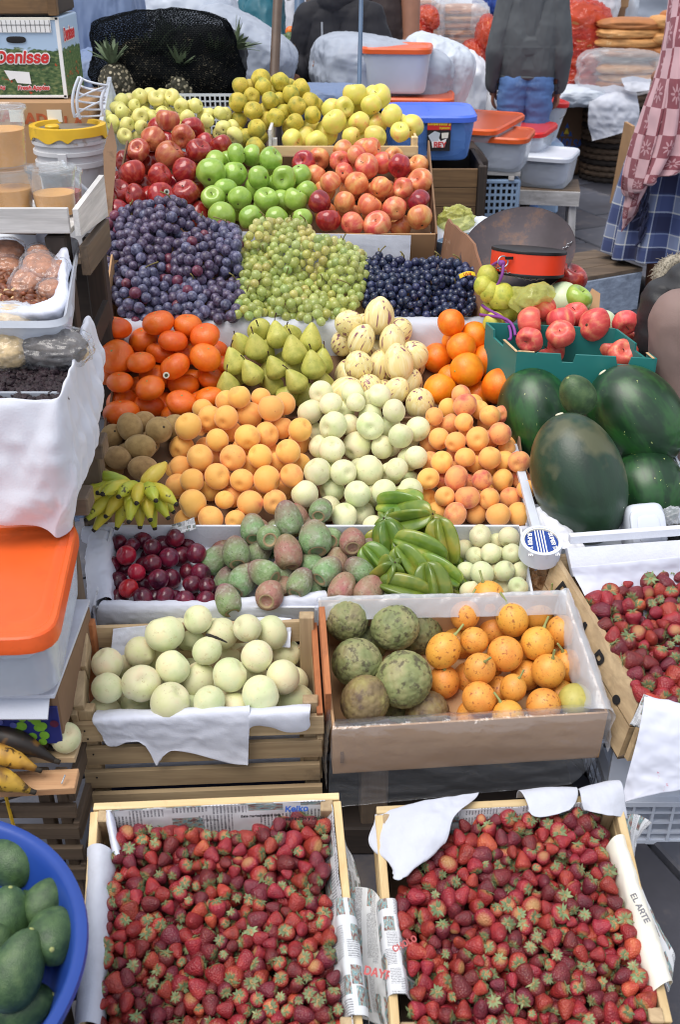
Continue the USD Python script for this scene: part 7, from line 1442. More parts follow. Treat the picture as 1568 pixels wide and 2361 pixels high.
solo('dark_cloth', 'blue grey cloth bundle in the shade under the white cloth', 'cloth', blob(PZ(50,1195,0.6) + V(-0.06,0.1,-0.03),(0.3,0.12,0.1),0.3,2.6,5,2.4,4,4), 'tarp_blue', smooth=True)
# ------------------------------------------------------------------ ground
solo('ground', 'dark dusty ground of the market', 'ground', box((0,25,-0.56),(120,90,1.0),0,0.01), 'joint_dirt', kind='structure')
pv = thing('pavement', 'dark stone slab pavement with pale joints', 'pavement', (0,6,-0.06), kind='structure')
ra = 0.42; rp = np.random.default_rng(71)
for i in range(-9,15):
    for j in range(-2,20):
        a0, b0 = i*0.46,1.0+j*0.56+(0.28 if i % 2 else 0)
        c, s = math.cos(ra), math.sin(ra); cx_, cy_ = c*a0 - s*b0+2.6, s*a0+c*b0+1.2
        if not (-1.2 < cx_ < 4.2 and 0.6 < cy_ < 10.5): continue
        part(pv, 'paving_slab', box_at((cx_, cy_, -0.03+rp.normal(0,0.0025)), Rxyz(rp.normal(0,0.006), rp.normal(0,0.006), ra),(0.45 - abs(rp.normal(0,0.004)),0.55 - abs(rp.normal(0,0.004)),0.06),0.006), 'paving' if rp.random() < 0.6 else 'paving_dark')
# ------------------------------------------------------------------ teal carton, scale, wooden block
q00, q10 = tt(1140,822), tt(1510,822)
A1, B1 = P(1182,892,2.60), P(1500,878,2.62)
zt = PZ(1320,820,0)[2]
ya = P(1330,830,2.62)[1]
TLc, TRc = P(1192,808,2.62), P(1511,828,2.60); TBL = P(1122,742,2.84)
zt = (TLc[2] + TRc[2])/2; TLc = PZ(1192,812, zt); TRc = PZ(1511,828, zt); TBL = PZ(1120,745, zt+0.01); TBR = TBL + (TRc - TLc)
tcn = thing('teal_carton', 'teal cardboard carton with notched rim full of pink apples', 'carton', (TLc + TRc)/2 - V(0,0,0.13))
hh = 0.14
def wallp(a, b, notch, mat='teal_card', h=hh):
    """A carton wall with a notched upper edge."""
    L = b - a; out = [a - V(0,0, h)]
    pts = [a]
    for s0, s1, d in notch: pts += [a + L * s0, a + L * (s0+0.015) - V(0,0, d), a + L * (s1 - 0.015) - V(0,0, d), a + L * s1]
    return plate([a - V(0,0, h)]+pts + [b, b - V(0,0, h)],0.006)
part(tcn, 'front_panel', wallp(TLc, TRc, [(0.13,0.15,0.006),(0.32,0.43,0.022),(0.72,0.83,0.02)]), 'teal_card')
part(tcn, 'side_panel', wallp(TBL, TLc, [(0.25,0.6,0.02)]), 'teal_card'); part(tcn, 'side_panel', wallp(TRc, TBR, [(0.2,0.5,0.018)]), 'teal_card'); part(tcn, 'back_panel', wallp(TBL, TBR, []), 'teal_card')
part(tcn, 'cut_edge', bar(TLc + V(0.004,0.004,0.001), TLc+(TRc - TLc)*0.13 + V(0,0.004,0.001),0.0065,0.0015), 'cardboard_edge'); part(tcn, 'cut_edge', bar(TRc + V(-0.004,0,0.001), TRc+(TBR - TRc)*0.2,0.0065,0.0015), 'cardboard_edge'); part(tcn, 'cut_edge', bar(TBL + (TLc - TBL)*0.6 + V(0,0,0.001), TLc + V(0,0,0.001),0.0065,0.0015), 'cardboard_edge')
part(tcn, 'floor', hull([q - V(0,0, d) for q in (TLc, TRc, TBL, TBR) for d in (hh - 0.004, hh)]), 'dark_cardboard')
ts_ = thing('carton_stand', 'dark box hidden under the teal carton and the melons', 'stand', ((TLc + TBR)/2) * V(1,1,0)); cc = (TLc + TBR)/2; part(ts_, 'block', box((cc[0]+0.02, cc[1]+0.1,(zt - hh - 0.002)/2),(0.4,0.5, zt - hh - 0.004)), 'dark_wood_x')
# yellow bag over the melons
drape('plastic_bag', 'thin yellow green plastic bag draped over the pale melon', 'bag', [[P(1155,668,2.86), P(1190,660,2.84), P(1225,655,2.82), P(1270,664,2.84)],[P(1172,700,2.84), P(1202,690,2.8), P(1232,668,2.78), P(1275,680,2.82)],[P(1195,722,2.82), P(1210,712,2.8), P(1236,700,2.79), P(1262,690,2.82)]], 'yellow_film', 26,24, amp=0.02, scale=14, seed=72)
solo('torn_cardboard', 'torn piece of brown cardboard behind the green apple', 'cardboard', plate([P(1352,690,2.95), P(1366,664,2.97), P(1384,678,2.97), P(1382,712,2.94), P(1350,720,2.92)],0.006), 'cardboard')
# scale: pan, body, chains, ring, cord
pc = P(1192,580,3.04); pn = V(-0.26,-0.52,0.82); Rp = basis_z(pn, 0.2); rp_ = 0.166
sc = thing('hanging_scale', 'dark iron pan scale with an orange drum lying in its pan', 'scale', pc - V(0,0,0.05))
prof = [(0.004,-0.062)] + [(rp_ * s, -0.062+0.062*s ** 2.2) for s in np.linspace(0.12,1,12)] + [(rp_ * 1.012,0.002)] + [(rp_ * s, -0.0655+0.062*s ** 2.2) for s in np.linspace(0.99,0.12,10)] + [(0.004,-0.0655)]
me = lathe(prof, 56, False, False); part(sc, 'pan', (me[0] @ Rp.T + pc, me[1]), 'rust_iron', smooth=50)
dc = P(1217,603,2.93); dn_ = V(0.06,0.17,0.98); Rd = basis_z(dn_, 0.0); rd, hd = 0.1035,0.055
me = lathe([(rd, -hd/2),(rd*1.003,-hd/2+0.002),(rd*1.003, hd/2 - 0.002),(rd, hd/2)],56); part(sc, 'drum', (me[0] @ Rd.T + dc, me[1]), 'scale_orange', smooth=40)
for zc_ in (-hd/2 - 0.003, hd/2+0.003):
    me = lathe([(rd*0.6, zc_ - 0.003),(rd*1.012, zc_ - 0.004),(rd*1.02, zc_),(rd*1.0, zc_ + 0.004),(rd*0.6, zc_ + 0.005)],56); part(sc, 'rim', (me[0] @ Rd.T + dc, me[1]), 'dark_iron', smooth=40)
def torus(R_, r_, n=24, k=8):
    t = np.arange(n)*2*math.pi/n; pts = np.stack([R_ * np.cos(t), R_ * np.sin(t),0*t],1); pts = np.vstack([pts, pts[:2]]); return tube(pts, r_, k, caps=False)
rc_ = P(1160,604,2.84); me = torus(0.0145,0.0022); part(sc, 'ring', (me[0] @ basis_z((0.25,-0.9,0.3)).T + rc_, me[1]), 'steel', smooth=True)
part(sc, 'slot', box(P(1174,596,2.836),(0.022,0.004,0.008)), 'dark_iron')
def chain(name, pts, n, r_=0.0045):
    b = bezier(pts, n); ms = []
    for i in range(n - 1):
        t = b[i+1] - b[i]; t = t/(np.linalg.norm(t)+1e-9); L = np.linalg.norm(b[i+1] - b[i])*0.72
        me = torus(r_, r_ * 0.32,8,5); v = me[0] * V(L / r_ * 0.75,1,1)
        x = t; y = np.cross(x, V(0,0,1)); y /= np.linalg.norm(y)+1e-9; z = np.cross(x, y)
        if i % 2: y, z = z, -y
        ms.append((v @ np.stack([x, y, z],1).T + (b[i]+b[i+1])/2, me[1]))
    return part(sc, name, join(*ms), 'steel', smooth=True)
def onpan(x, y): s = math.hypot(x, y)/rp_; return Rp @ V(x, y, -0.058+0.062*s ** 2.2)+pc
chain('chain', [onpan(0.03,0.155) , onpan(0.035,0.1), onpan(0.04,0.05)],16)
chain('chain', [P(1138,612,2.88), P(1180,634,2.86), P(1232,644,2.87), P(1298,622,2.9)],26)
cd = [P(1112,624,2.93), P(1136,612,2.88), P(1158,606,2.835), P(1156,640,2.83), P(1136,672,2.86), P(1118,690,2.88)]
ctg = thing('purple_cord', 'purple cord tied to the scale ring and looping over the guavas', 'cord', cd[2])
part(ctg, 'strand', tube(bezier(cd, 36),0.0042,8), 'purple_cord', smooth=True); part(ctg, 'strand', tube(bezier([P(1112,704,2.88), P(1140,722,2.84), P(1168,742,2.8), P(1178,772,2.76), P(1174,782,2.75)],30),0.0042,8), 'purple_cord', smooth=True)
part(ctg, 'strand', tube(bezier([P(1108,726,2.88), P(1140,730,2.83), P(1172,740,2.79), P(1188,774,2.75)],30),0.0042,8), 'purple_cord', smooth=True); part(ctg, 'knot', blob(P(1157,608,2.832),(0.018,0.016,0.016),0.15,3,2, sub=2), 'purple_cord', smooth=True)
# the block on the ground
bl = thing('wooden_block', 'weathered wooden crate seat with a bluish worn front face', 'wooden block', PZ(1410,722,0.0))
f0, f1 = PZ(1345,735,0.0), PZ(1466,712,0.0); bdir = (f1 - f0)/np.linalg.norm(f1 - f0); back = V(-bdir[1], bdir[0],0)
f0 = f0 - bdir*0.12; hb = 0.19
cb = (f0+f1)/2
Rb = np.stack([bdir, back, ZUP],1)
part(bl, 'front_board', box_at(cb + V(0,0, hb*0.5), Rb, (np.linalg.norm(f1 - f0),0.02, hb)), 'blue_wash_wood')
for k in range(3): part(bl, 'top_plank', box_at(cb+back*(0.06+0.125*k) + V(0,0, hb+0.011), Rb, (np.linalg.norm(f1 - f0)+0.02,0.12,0.02)), 'old_wood_x')
part(bl, 'side_board', box_at(f1+back*0.2 - bdir*0.011 + V(0,0, hb*0.5), Rb, (0.02,0.36, hb - 0.002)), 'old_wood_y'); part(bl, 'side_board', box_at(f0+back*0.2+bdir*0.011 + V(0,0, hb*0.5), Rb, (0.02,0.36, hb - 0.002)), 'old_wood_y'); part(bl, 'back_board', box_at(cb+back*0.39 + V(0,0, hb*0.5), Rb, (np.linalg.norm(f1 - f0),0.018, hb - 0.002)), 'old_wood_x')
# melon crate, white jug, bags
mz = P(1300,1230,2.42)[2] - 0.01
x0, x1 = P(1215,1180,2.46)[0], P(1620,1180,2.4)[0]; y0, y1 = P(1300,1250,2.30)[1], P(1300,900,2.75)[1]
T = thing('melon_crate', 'white plastic lattice crate holding the watermelons', 'crate', (x0, y0, mz - 0.1))
part(T, 'side_panel', lattice(V(x0, y0, mz - 0.09), V(0, y1 - y0,0.05), V(0,0,0.14),12,5,0.005,0.006), 'white_plastic'); part(T, 'front_panel', lattice(V(x0, y0, mz - 0.09), V(x1 - x0,0,0), V(0,0,0.09),16,4,0.005,0.006), 'white_plastic'); part(T, 'floor', box(((x0+x1)/2,(y0+y1)/2, mz - 0.095),(x1 - x0, y1 - y0,0.008)), 'white_plastic')
part(T, 'rim', bar(V(x0, y0, mz+0.055), V(x0, y1, mz+0.105),0.02,0.012), 'white_plastic'); part(T, 'side_panel', lattice(V(x1 - 0.02, y0+0.02, mz - 0.09), V(0.0, y1 - y0,0.05), V(0.03,0,0.24),14,8,0.005,0.006), 'white_plastic')
s_ = thing('melon_stand', 'dark box hidden under the watermelon crate', 'stand', ((x0+x1)/2,(y0+y1)/2,0)); part(s_, 'block', box(((x0+x1)/2,(y0+y1)/2+0.02,(mz - 0.1)/2),(x1 - x0 - 0.02, y1 - y0 - 0.06, mz - 0.104)), 'dark_wood_x')
wj = P(1494,1222,2.33); Rj = basis_z((-0.05,-0.75,0.65),0.08)
T = thing('white_tub', 'white square plastic tub lying on its side before the small watermelon', 'tub', wj)
part(T, 'body', blob(wj + Rj @ V(-0.012,0.0,-0.045),(0.105,0.088,0.11),0.0,1,0,5.0,4,1, Rj), 'white_plastic', smooth=True); part(T, 'base_rim', blob(wj + Rj @ V(0,0,0.008),(0.094,0.078,0.012),0,1,0,5.0,4,1, Rj), 'white_plastic', smooth=True); part(T, 'base_panel', blob(wj + Rj @ V(0,0,0.014),(0.062,0.05,0.006),0,1,0,5.0,3,1, Rj), 'white_plastic', smooth=True)
solo('plastic_bag', 'small knotted white bag at the right edge beside the white tub', 'bag', blob(P(1550,1206,2.38),(0.06,0.05,0.075),0.25,3.0,4,2.2,4,4), 'hazy_film', smooth=True)
solo('dark_knit', 'dark knitted thing at the right edge above the foam lid', 'knit', blob(P(1562,1240,2.34),(0.09,0.07,0.05),0.3,8.0,4,2.2,4,4), 'quilt_dark', smooth=False)
drape('plastic_bag', 'crumpled white plastic bag in front of the big watermelon', 'bag', [[P(1228,1180,2.42), P(1268,1172,2.40), P(1300,1196,2.39), P(1336,1222,2.38)],[P(1236,1215,2.38), P(1275,1210,2.36), P(1310,1228,2.345), P(1340,1248,2.35)],[P(1262,1262,2.34), P(1290,1265,2.33), P(1320,1270,2.32), P(1350,1268,2.325)]], 'white_bag', 30,26, amp=0.022, scale=12, seed=73)
# bowl with the yellow bag behind the plywood
bwc = P(1068,545,3.35); me = lathe([(0.05,-0.09),(0.09,-0.05),(0.105,0.0),(0.112,0.0),(0.095,-0.055),(0.05,-0.095)],36, False); T = thing('bowl', 'pale bowl with white paper behind the plywood side panel', 'bowl', bwc)
part(T, 'bowl', (me[0]+bwc, me[1]), 'pale_blue_plastic', smooth=50); drape('paper', None, None, [[bwc + V(-0.1,-0.02,0.03), bwc + V(0,0.04,0.05), bwc + V(0.08,0.02,0.055), bwc + V(0.14,0.0,0.02)],[bwc + V(-0.09,-0.06,0.0), bwc + V(0,-0.04,0.02), bwc + V(0.1,-0.04,0.02), bwc + V(0.15,-0.05,0.0)]], 'white_paper', 20,14, amp=0.01, seed=74, parent=T)
solo('plastic_bag', 'crumpled yellow green plastic bag in the pale bowl', 'bag', blob(P(1052,510,3.33),(0.11,0.09,0.09),0.34,2.6,6,2.0,4,4), 'yellow_film', smooth=True)
T = thing('bowl_stand', 'orange plastic box under the pale bowl', 'box', bwc - V(0,0,0.16)); part(T, 'body', box(bwc - V(0,0,0.14),(0.2,0.16,0.08)), 'orange_plastic'); part(T, 'base', box((bwc[0], bwc[1],(bwc[2] - 0.182)/2),(0.16,0.12, bwc[2] - 0.184)), 'dark_wood_z')
# wooden box and tubs
bd = 4.75
wx0, wx1 = P(966,375, bd)[0], P(1122,385, bd)[0]; wy = P(1040,390, bd)[1]; wz = PY(1050,388, wy)[2]
T = thing('wooden_box', 'old brown open wooden box with dark edges under the blue lidded tub', 'box', ((wx0+wx1)/2, wy, 0.2))
for k in range(4): part(T, 'front_plank', box(((wx0+wx1)/2 - 0.02, wy, wz - 0.045 - 0.085*k),(wx1 - wx0 - 0.04,0.016,0.082)), 'brown_wood_x')
part(T, 'corner_post', box((wx1 - 0.018, wy - 0.006, wz - 0.2),(0.036,0.034,0.42)), 'dark_wood_z'); part(T, 'corner_post', box((wx0+0.012, wy, wz - 0.2),(0.026,0.034,0.42)), 'dark_wood_z')
part(T, 'side_plank', box((wx1 - 0.014, wy+0.25, wz - 0.2),(0.018,0.46,0.4)), 'dark_wood_y'); part(T, 'side_plank', box((wx0+0.014, wy+0.25, wz - 0.2),(0.018,0.46,0.4)), 'dark_wood_y'); part(T, 'back_plank', box(((wx0+wx1)/2, wy+0.47, wz - 0.2),(wx1 - wx0,0.018,0.4)), 'dark_wood_x'); part(T, 'bottom', box(((wx0+wx1)/2, wy+0.24, wz - 0.41),(wx1 - wx0,0.46,0.016)), 'dark_wood_x')
part(T, 'base', box(((wx0+wx1)/2, wy+0.25,(wz - 0.42)/2),(wx1 - wx0 - 0.02,0.4, wz - 0.424)), 'dark_wood_x')
def tub(label, c, sx, sy, h, yaw, lidmat, wallmat='tub_wall', fill='white_bag', filmlid=None, taper=0.88, name='food_tub', fillk=0.8):
    """A lidded food tub; c is the middle of its base."""
    R = Rxyz(0,0, yaw); T = thing(name, label, 'tub', c)
    cs = [c + R @ V(sx/2*i, sy/2*j, h) for i, j in ((-1,-1),(1,-1),(1,1),(-1,1))]
    shell(cs, min(sx, sy)*0.22,[(0.0,1.0),(-0.012,0.99),(-h*0.5,(1+taper)/2),(-h+0.012, taper),(-h, taper - 0.04),(-h, 0.3)], wallmat, T, 'wall')
    shell(cs, min(sx, sy)*0.22,[(0.01,0.97),(0.014,1.0),(0.006,1.035),(-0.014,1.035)], lidmat, T, 'lid_rim')
    base = ringpts(cs, min(sx, sy)*0.22); ctr = base.mean(0)
    G = np.array([ctr+(base - ctr) * V(k, k, 1) + V(0,0, z) for k, z in ((0.985,0.012),(0.9,0.011),(0.87,0.007),(0.02,0.008))]); G = np.concatenate([G, G[:, :1]],1)
    part(T, 'lid', sheet(G, 0.002), filmlid or lidmat, smooth=30)
    if fill: part(T, 'contents', blob(c + V(0,0, h*fillk/2+0.004),(sx*taper*0.9, sy*taper*0.9, h*fillk),0.13,2.2, int(abs(c[0])*100),4.5,4,4, R), fill, smooth=True)
    return T
bcx_ = P(995,352,4.78); bcx_[2] = wz+0.006
tub('blue lidded tub with a shop label, holding a white bag, on the wooden box', bcx_ + V(-0.0,0.26,0),0.42,0.42,0.185,-0.02, 'blue_lid', 'blue_tub')
lb = PY(1012,314, bcx_[1]+0.26 - 0.215); lt = thing('tub_label', 'printed label reading REY on the front of the blue tub', 'label', lb)
part(lt, 'card', box(lb, (0.108,0.002,0.135)), 'black_ink'); part(lt, 'top_print', box(lb + V(0,-0.0012,0.046),(0.108,0.001,0.042)), 'red_ink')
lettering(lt, 'Conservador &', 0.014, lb + V(-0.052,-0.0018,0.047), V(1,0,-0.02), ZUP, 'yellow_ink', True, 0.1, fit=0.104); lettering(lt, 'Organizador', 0.008, lb + V(0.0,-0.0018,0.03), V(1,0,0), ZUP, 'yellow_ink', True, 0.1, fit=0.05)
part(lt, 'crown', plate([lb + V(x, -0.0016, z) for x, z in ((-0.036,-0.012),(-0.02,-0.024),(-0.008,0.0),(0.01,-0.024),(0.036,-0.012),(0.028,-0.052),(-0.028,-0.052))],0.0006), 'white_ink'); lettering(lt, 'REY', 0.022, lb + V(-0.024,-0.0022,-0.05), V(1,0,0), ZUP, 'red_ink', True)
part(lt, 'picture', plate([lb + V(x, -0.0018, z) for x, z in ((-0.05,0.0),(-0.02,0.02),(0.006,0.012),(-0.002,-0.022),(-0.034,-0.026))],0.0005), 'milky_plastic'); part(lt, 'picture', plate([lb + V(x, -0.0018, z) for x, z in ((0.012,0.012),(0.044,0.014),(0.042,-0.01),(0.014,-0.012))],0.0005), 'cream_paper')
t1 = P(918,218,5.3); tub('tall milky tub with an orange lid on the grey cloth sacks', t1 + V(0,0.15,0),0.34,0.3,0.2,-0.12, 'orange_plastic', 'milky_plastic', None)
t2 = P(960,262,5.25); tub('tub with an orange see through lid behind the blue one', t2 + V(0.02,0.2,-0.1),0.36,0.34,0.15,-0.1, 'orange_plastic', 'tub_wall', 'white_bag', 'orange_film_lid')
t4 = P(1125,300,5.45); tub('tub with a long dusky orange lid left of the standing person', t4 + V(-0.02,0.25,-0.14),0.36,0.62,0.14,-0.42, 'orange_plastic', 'tub_wall', 'white_bag', 'orange_film_lid')
t5 = P(1150,396,5.5); tub('tub with an orange rimmed lid and crumpled white bag inside', t5 + V(0.0,0.16,0),0.36,0.36,0.16,-0.3, 'orange_plastic', 'tub_wall', 'white_bag', 'orange_film_lid')
t6 = P(1190,338,6.3); tub('tub with a red lid between the orange and the white lidded ones', t6 + V(0.06,0.2,-0.06),0.36,0.44,0.13,-0.4, 'red_plastic', 'tub_wall', 'white_bag', 'red_film_lid')
t7 = P(1268,436,6.25); tub('tub with a white lid and crumpled white bag on the stool', t7 + V(0.0,0.17,0),0.33,0.36,0.17,-0.38, 'white_plastic', 'tub_wall', 'white_bag', 'white_plastic')
T = thing('tub_rack', 'white slatted boards under the orange rimmed tub', 'rack', t5 - V(0,0,0.03))
for k in range(3): part(T, 'slat', box_at(t5 + V(0.01,0.03+0.12*k, -0.014), Rxyz(0,0,-0.2),(0.22,0.05,0.018)), 'white_wood_x')
part(T, 'end_board', box_at(t5 + V(0.1,0.15,-0.034), Rxyz(0,0,-0.2),(0.03,0.34,0.02)), 'white_wood_y')
plastic_crate('plastic_crate', 'pale blue plastic crate under the orange rimmed tub, left of the stool', t5[0] - 0.19, t5[0]+0.11, t5[1]+0.0, t5[1]+0.3, max(0.004, t5[2] - 0.33), t5[2] - 0.052,10,6,8, 'pale_blue_plastic', 0.012)
T = thing('boxes', 'dark boxes hidden behind the tubs under their stack', 'stand', t4 * V(1,1,0)); part(T, 'block', box((t4[0]+0.02, t4[1]+0.32,(t4[2] - 0.145)/2),(0.34,0.5, t4[2] - 0.15)), 'dark_wood_x'); part(T, 'block', box((t6[0] - 0.02, t6[1]+0.25,(t6[2] - 0.066)/2),(0.3,0.36, t6[2] - 0.068)), 'dark_wood_x'); part(T, 'block', box((t2[0], t2[1]+0.25,(t2[2] - 0.104)/2),(0.3,0.36, t2[2] - 0.108)), 'dark_wood_x'); part(T, 'block', box((t5[0] - 0.04, t5[1]+0.16,(max(0.004, t5[2] - 0.33))/2 - 0.001),(0.28,0.28, max(0.003, t5[2] - 0.334))), 'dark_wood_x')
# stool
zs = t7[2] - 0.004
T = thing('stool', 'small white painted worn wooden stool carrying the white lidded tub', 'stool', (t7[0], t7[1]+0.15,0)); Rs = Rxyz(0,0,-0.16); sc0 = V(t7[0]+0.0, t7[1]+0.16,0)
def sp(x, y, z): return sc0 + Rs @ V(x, y, z)
for k in range(3): part(T, 'seat_board', box_at(sp(0,-0.11+0.11*k, zs - 0.011), Rs, (0.41,0.106,0.02)), 'old_wood_x')
part(T, 'apron', box_at(sp(0,-0.165, zs - 0.05), Rs, (0.41,0.018,0.085)), 'white_wood_x'); part(T, 'apron', box_at(sp(0,0.165, zs - 0.05), Rs, (0.41,0.018,0.085)), 'white_wood_x'); part(T, 'apron', box_at(sp(-0.195,0, zs - 0.05), Rs, (0.018,0.31,0.08)), 'white_wood_y'); part(T, 'apron', box_at(sp(0.195,0, zs - 0.05), Rs, (0.018,0.31,0.08)), 'white_wood_y')
for i in (-1,1):
    for j in (-1,1): part(T, 'leg', bar(sp(i*0.165, j*0.135, zs - 0.06), sp(i*0.18, j*0.145,0.0),0.045,0.045,(0,1,0)), 'white_wood_z')
# litter by the block
solo('net_bag', 'bright blue net bag lying at the foot of the stool', 'bag', blob(PZ(1270,572,0.03),(0.22,0.14,0.06),0.25,3,4,2.2,4,4), 'blue_lid', smooth=False)
solo('plastic_bag', 'clear crumpled plastic bag standing beside the blue net bag', 'bag', blob(PZ(1240,560,0.05),(0.12,0.1,0.16),0.35,2.6,5,2.0,4,4), 'hazy_film', smooth=True)
solo('cardboard_scrap', 'brown cardboard scrap under the stool', 'cardboard', box(PZ(1262,548,0.012),(0.2,0.14,0.01),0.5), 'dark_cardboard')

# ------------------------------------------------------------------ further back, right
def basket(label, c, r0, r1, h, rows_=15, n=40):
    T = thing('wicker_basket', label, 'basket', c)
    for k in range(rows_):
        z = h*(k+0.5)/rows_; r_ = r0+(r1 - r0)*z/h; t = np.arange(n+2)*2*math.pi/n
        rr = r_ + 0.012*np.where((np.arange(n+2)+k) % 2 == 0,1,-1); pts = np.stack([rr*np.cos(t), rr*np.sin(t), z+0*t],1)+c
        part(T, 'weaver', tube(pts, h/rows_ * 0.5,6, caps=False), 'wicker' if k % 3 else 'dark_wicker', smooth=True)
    part(T, 'inside', (lambda q: (q[0]+c, q[1]))(lathe([(r0*0.9,0.0),(r1*0.9, h*0.95)],24)), 'dark_wicker')
    return T
bk1 = PZ(1398,428,0.0); basket('dark wicker basket under white paper, right of the printed carton', bk1 + V(0.06,0.25,0),0.19,0.215,0.62)
bk2 = PZ(1170,420,0.0); basket('dark wicker basket behind the standing person', bk2 + V(0.06,0.3,0.0),0.26,0.3,0.72)
pb = PZ(1308,405,0.0); px0, px1 = PY(1262,330, pb[1])[0], PY(1346,330, pb[1])[0]; pz1 = PY(1300,243, pb[1])[2]
T = thing('printed_carton', 'brown carton with blue lettering beside the wicker basket', 'carton', ((px0+px1)/2, pb[1]+0.2,0)); part(T, 'body', box(((px0+px1)/2, pb[1]+0.2, pz1/2),(px1 - px0,0.4, pz1)), 'dark_cardboard')
lettering(T, 'PAMOLSA', 0.06, V(px0+0.015, pb[1] - 0.001, pz1*0.42), V(1,0,-0.06), ZUP, 'blue_ink', True, lift=0.001, fit=(px1 - px0)*0.88); part(T, 'blue_line', bar(V(px0+0.02, pb[1] - 0.001, pz1*0.39), V(px1 - 0.02, pb[1] - 0.001, pz1*0.36),0.003,0.007,(0,0,1)), 'blue_ink')
for dx, dz, mt, s_ in ((0.0,0.15, 'blue_ink', 0.016),(0.0,0.11, 'yellow_ink', 0.02),(-0.03,0.09, 'blue_ink', 0.016),(0.03,0.09, 'blue_ink', 0.016)): c = V((px0+px1)/2+dx, pb[1] - 0.002, pz1*0.42+dz); part(T, 'emblem', plate([c + V(-s_, 0,-s_), c + V(s_, 0,-s_), c + V(0,0, s_ * 1.4)],0.002), mt)
part(T, 'lid_flap', box(((px0+px1)/2, pb[1]+0.19, pz1+0.006),(px1 - px0+0.02,0.42,0.01),0.04), 'cardboard')
c2_ = PZ(1086,400,0.0); ux0, ux1 = PY(1060,300, c2_[1])[0], PY(1118,300, c2_[1])[0]; uz = PY(1090,172, c2_[1])[2]
T = thing('carton', 'tall dark carton with a blue print under the white bags', 'carton', ((ux0+ux1)/2, c2_[1]+0.2,0)); part(T, 'body', box(((ux0+ux1)/2, c2_[1]+0.2, uz/2),(ux1 - ux0,0.4, uz)), 'dark_cardboard'); part(T, 'emblem', box(((ux0+ux1)/2 - 0.03, c2_[1] - 0.002, uz*0.55),(0.03,0.003,0.08)), 'blue_ink')
lc = P(1428,400,7.0); solo('leaning_cardboard', 'flat brown cardboard leaning beside the shawled woman', 'cardboard', plate([PZ(1408,468,0.0), PZ(1432,484,0.0), P(1462,292,6.9), P(1436,282,7.0)],0.02), 'cardboard')
rbk = P(1250,322,6.9); me = lathe([(0.085,0.0),(0.105,0.2),(0.112,0.24)],32); Rk = Rxyz(0.05,0.14,0)
T = thing('red_lid_bucket', 'white translucent bucket with a red lid behind the standing person', 'bucket', rbk); part(T, 'body', (me[0] @ Rk.T + rbk, me[1]), 'milky_plastic', smooth=40); me = lathe([(0.118,0.225),(0.122,0.232),(0.12,0.25),(0.1,0.254),(0.095,0.247)],32); part(T, 'lid', (me[0] @ Rk.T + rbk, me[1]), 'red_plastic', smooth=40); part(T, 'handle', tube(bezier([rbk + Rk @ V(0.1,-0.04,0.24), rbk + Rk @ V(0.09,-0.08,0.19), rbk + Rk @ V(0.06,-0.11,0.16)],8),0.003,6), 'steel')
s_ = thing('bucket_stand', 'dark crate under the red lidded bucket', 'stand', rbk * V(1,1,0)); part(s_, 'block', box((rbk[0], rbk[1], rbk[2]/2 - 0.002),(0.26,0.24, rbk[2] - 0.004)), 'pale_blue_plastic')
yb2 = bk1[1]+0.1
def pb_(u, v, y): return PY(u, v, y)
drape('white_paper_sheet', 'big crumpled white paper hanging over the wicker basket', 'paper', [[pb_(1362,205, yb2+0.1), pb_(1410,200, yb2+0.1), pb_(1462,208, yb2+0.1)],[pb_(1362,228, yb2 - 0.2), pb_(1412,222, yb2 - 0.24), pb_(1468,226, yb2 - 0.2)],[pb_(1358,270, yb2 - 0.24), pb_(1410,270, yb2 - 0.3), pb_(1472,260, yb2 - 0.26)],[pb_(1368,325, yb2 - 0.24), pb_(1420,312, yb2 - 0.3), pb_(1468,296, yb2 - 0.26)]], 'bright_paper', 30,30, amp=0.035, scale=5.5, seed=81)
drape('white_paper_sheet', 'small white paper corner beside the stacked breads', 'paper', [[pb_(1432,182, yb2 - 0.2), pb_(1462,180, yb2 - 0.2), pb_(1500,186, yb2 - 0.2)],[pb_(1440,210, yb2 - 0.28), pb_(1462,214, yb2 - 0.28), pb_(1496,212, yb2 - 0.28)]], 'bright_paper', 16,12, amp=0.03, scale=6, seed=82)
def loaf(label, u, v, y, w, h, dpt, mat='bread', rz=0.0, seed=0, group=None):
    c = PY(u, v, y); return solo('flat_bread', label, 'bread', blob(c, (w, dpt, h),0.09,2.0, seed, 2.8,3,3, Rxyz(0,0, rz)), mat, smooth=True, group=group)
kb = 0.0
for i, (u, v, w) in enumerate(((1458,56,140),(1452,76,138),(1448,97,136),(1450,118,124),(1446,158,130),(1452,178,130),(1440,196,140),(1400,208,90))):
    y = yb2+0.1; sc_ = PY(u, v, y)[1]*0.00048
    loaf(f'long flat bread, {ORD[i]} from the top of the bread stack beside the shawled woman', u, v, y, w*sc_ * 0.92,22*sc_ * 0.95,0.3, 'bread' if i % 3 else 'dark_bread', 0.08*math.sin(i*2), i)
sc_ = 8*0.00042
solo('plastic_bag', 'clear plastic bag around the lower breads of the tall stack', 'bag', blob(PY(1425,168, yb2 - 0.08),(0.56,0.3,0.3),0.12,3.0,4,4,4,4), 'hazy_film', smooth=True)
for i, (u, v, w, lab) in enumerate(((1530,52,60, 'round bread at the top right corner'),(1555,40,50, 'round bread at the right picture edge near the top'),(1535,88,80, 'shiny roll right of the tall bread stack'),(1530,120,70, 'brown roll below the shiny one'),(1530,150,60, 'dark roll behind the shawl'),(1525,178,60, 'brown bread low behind the shawl'),(1545,72,60, 'roll stacked above the shiny one'))):
    loaf(lab, u, v, yb2+0.05, w*0.0034,0.09,0.22, 'dark_bread' if i % 2 else 'bread', 0.3,20+i)
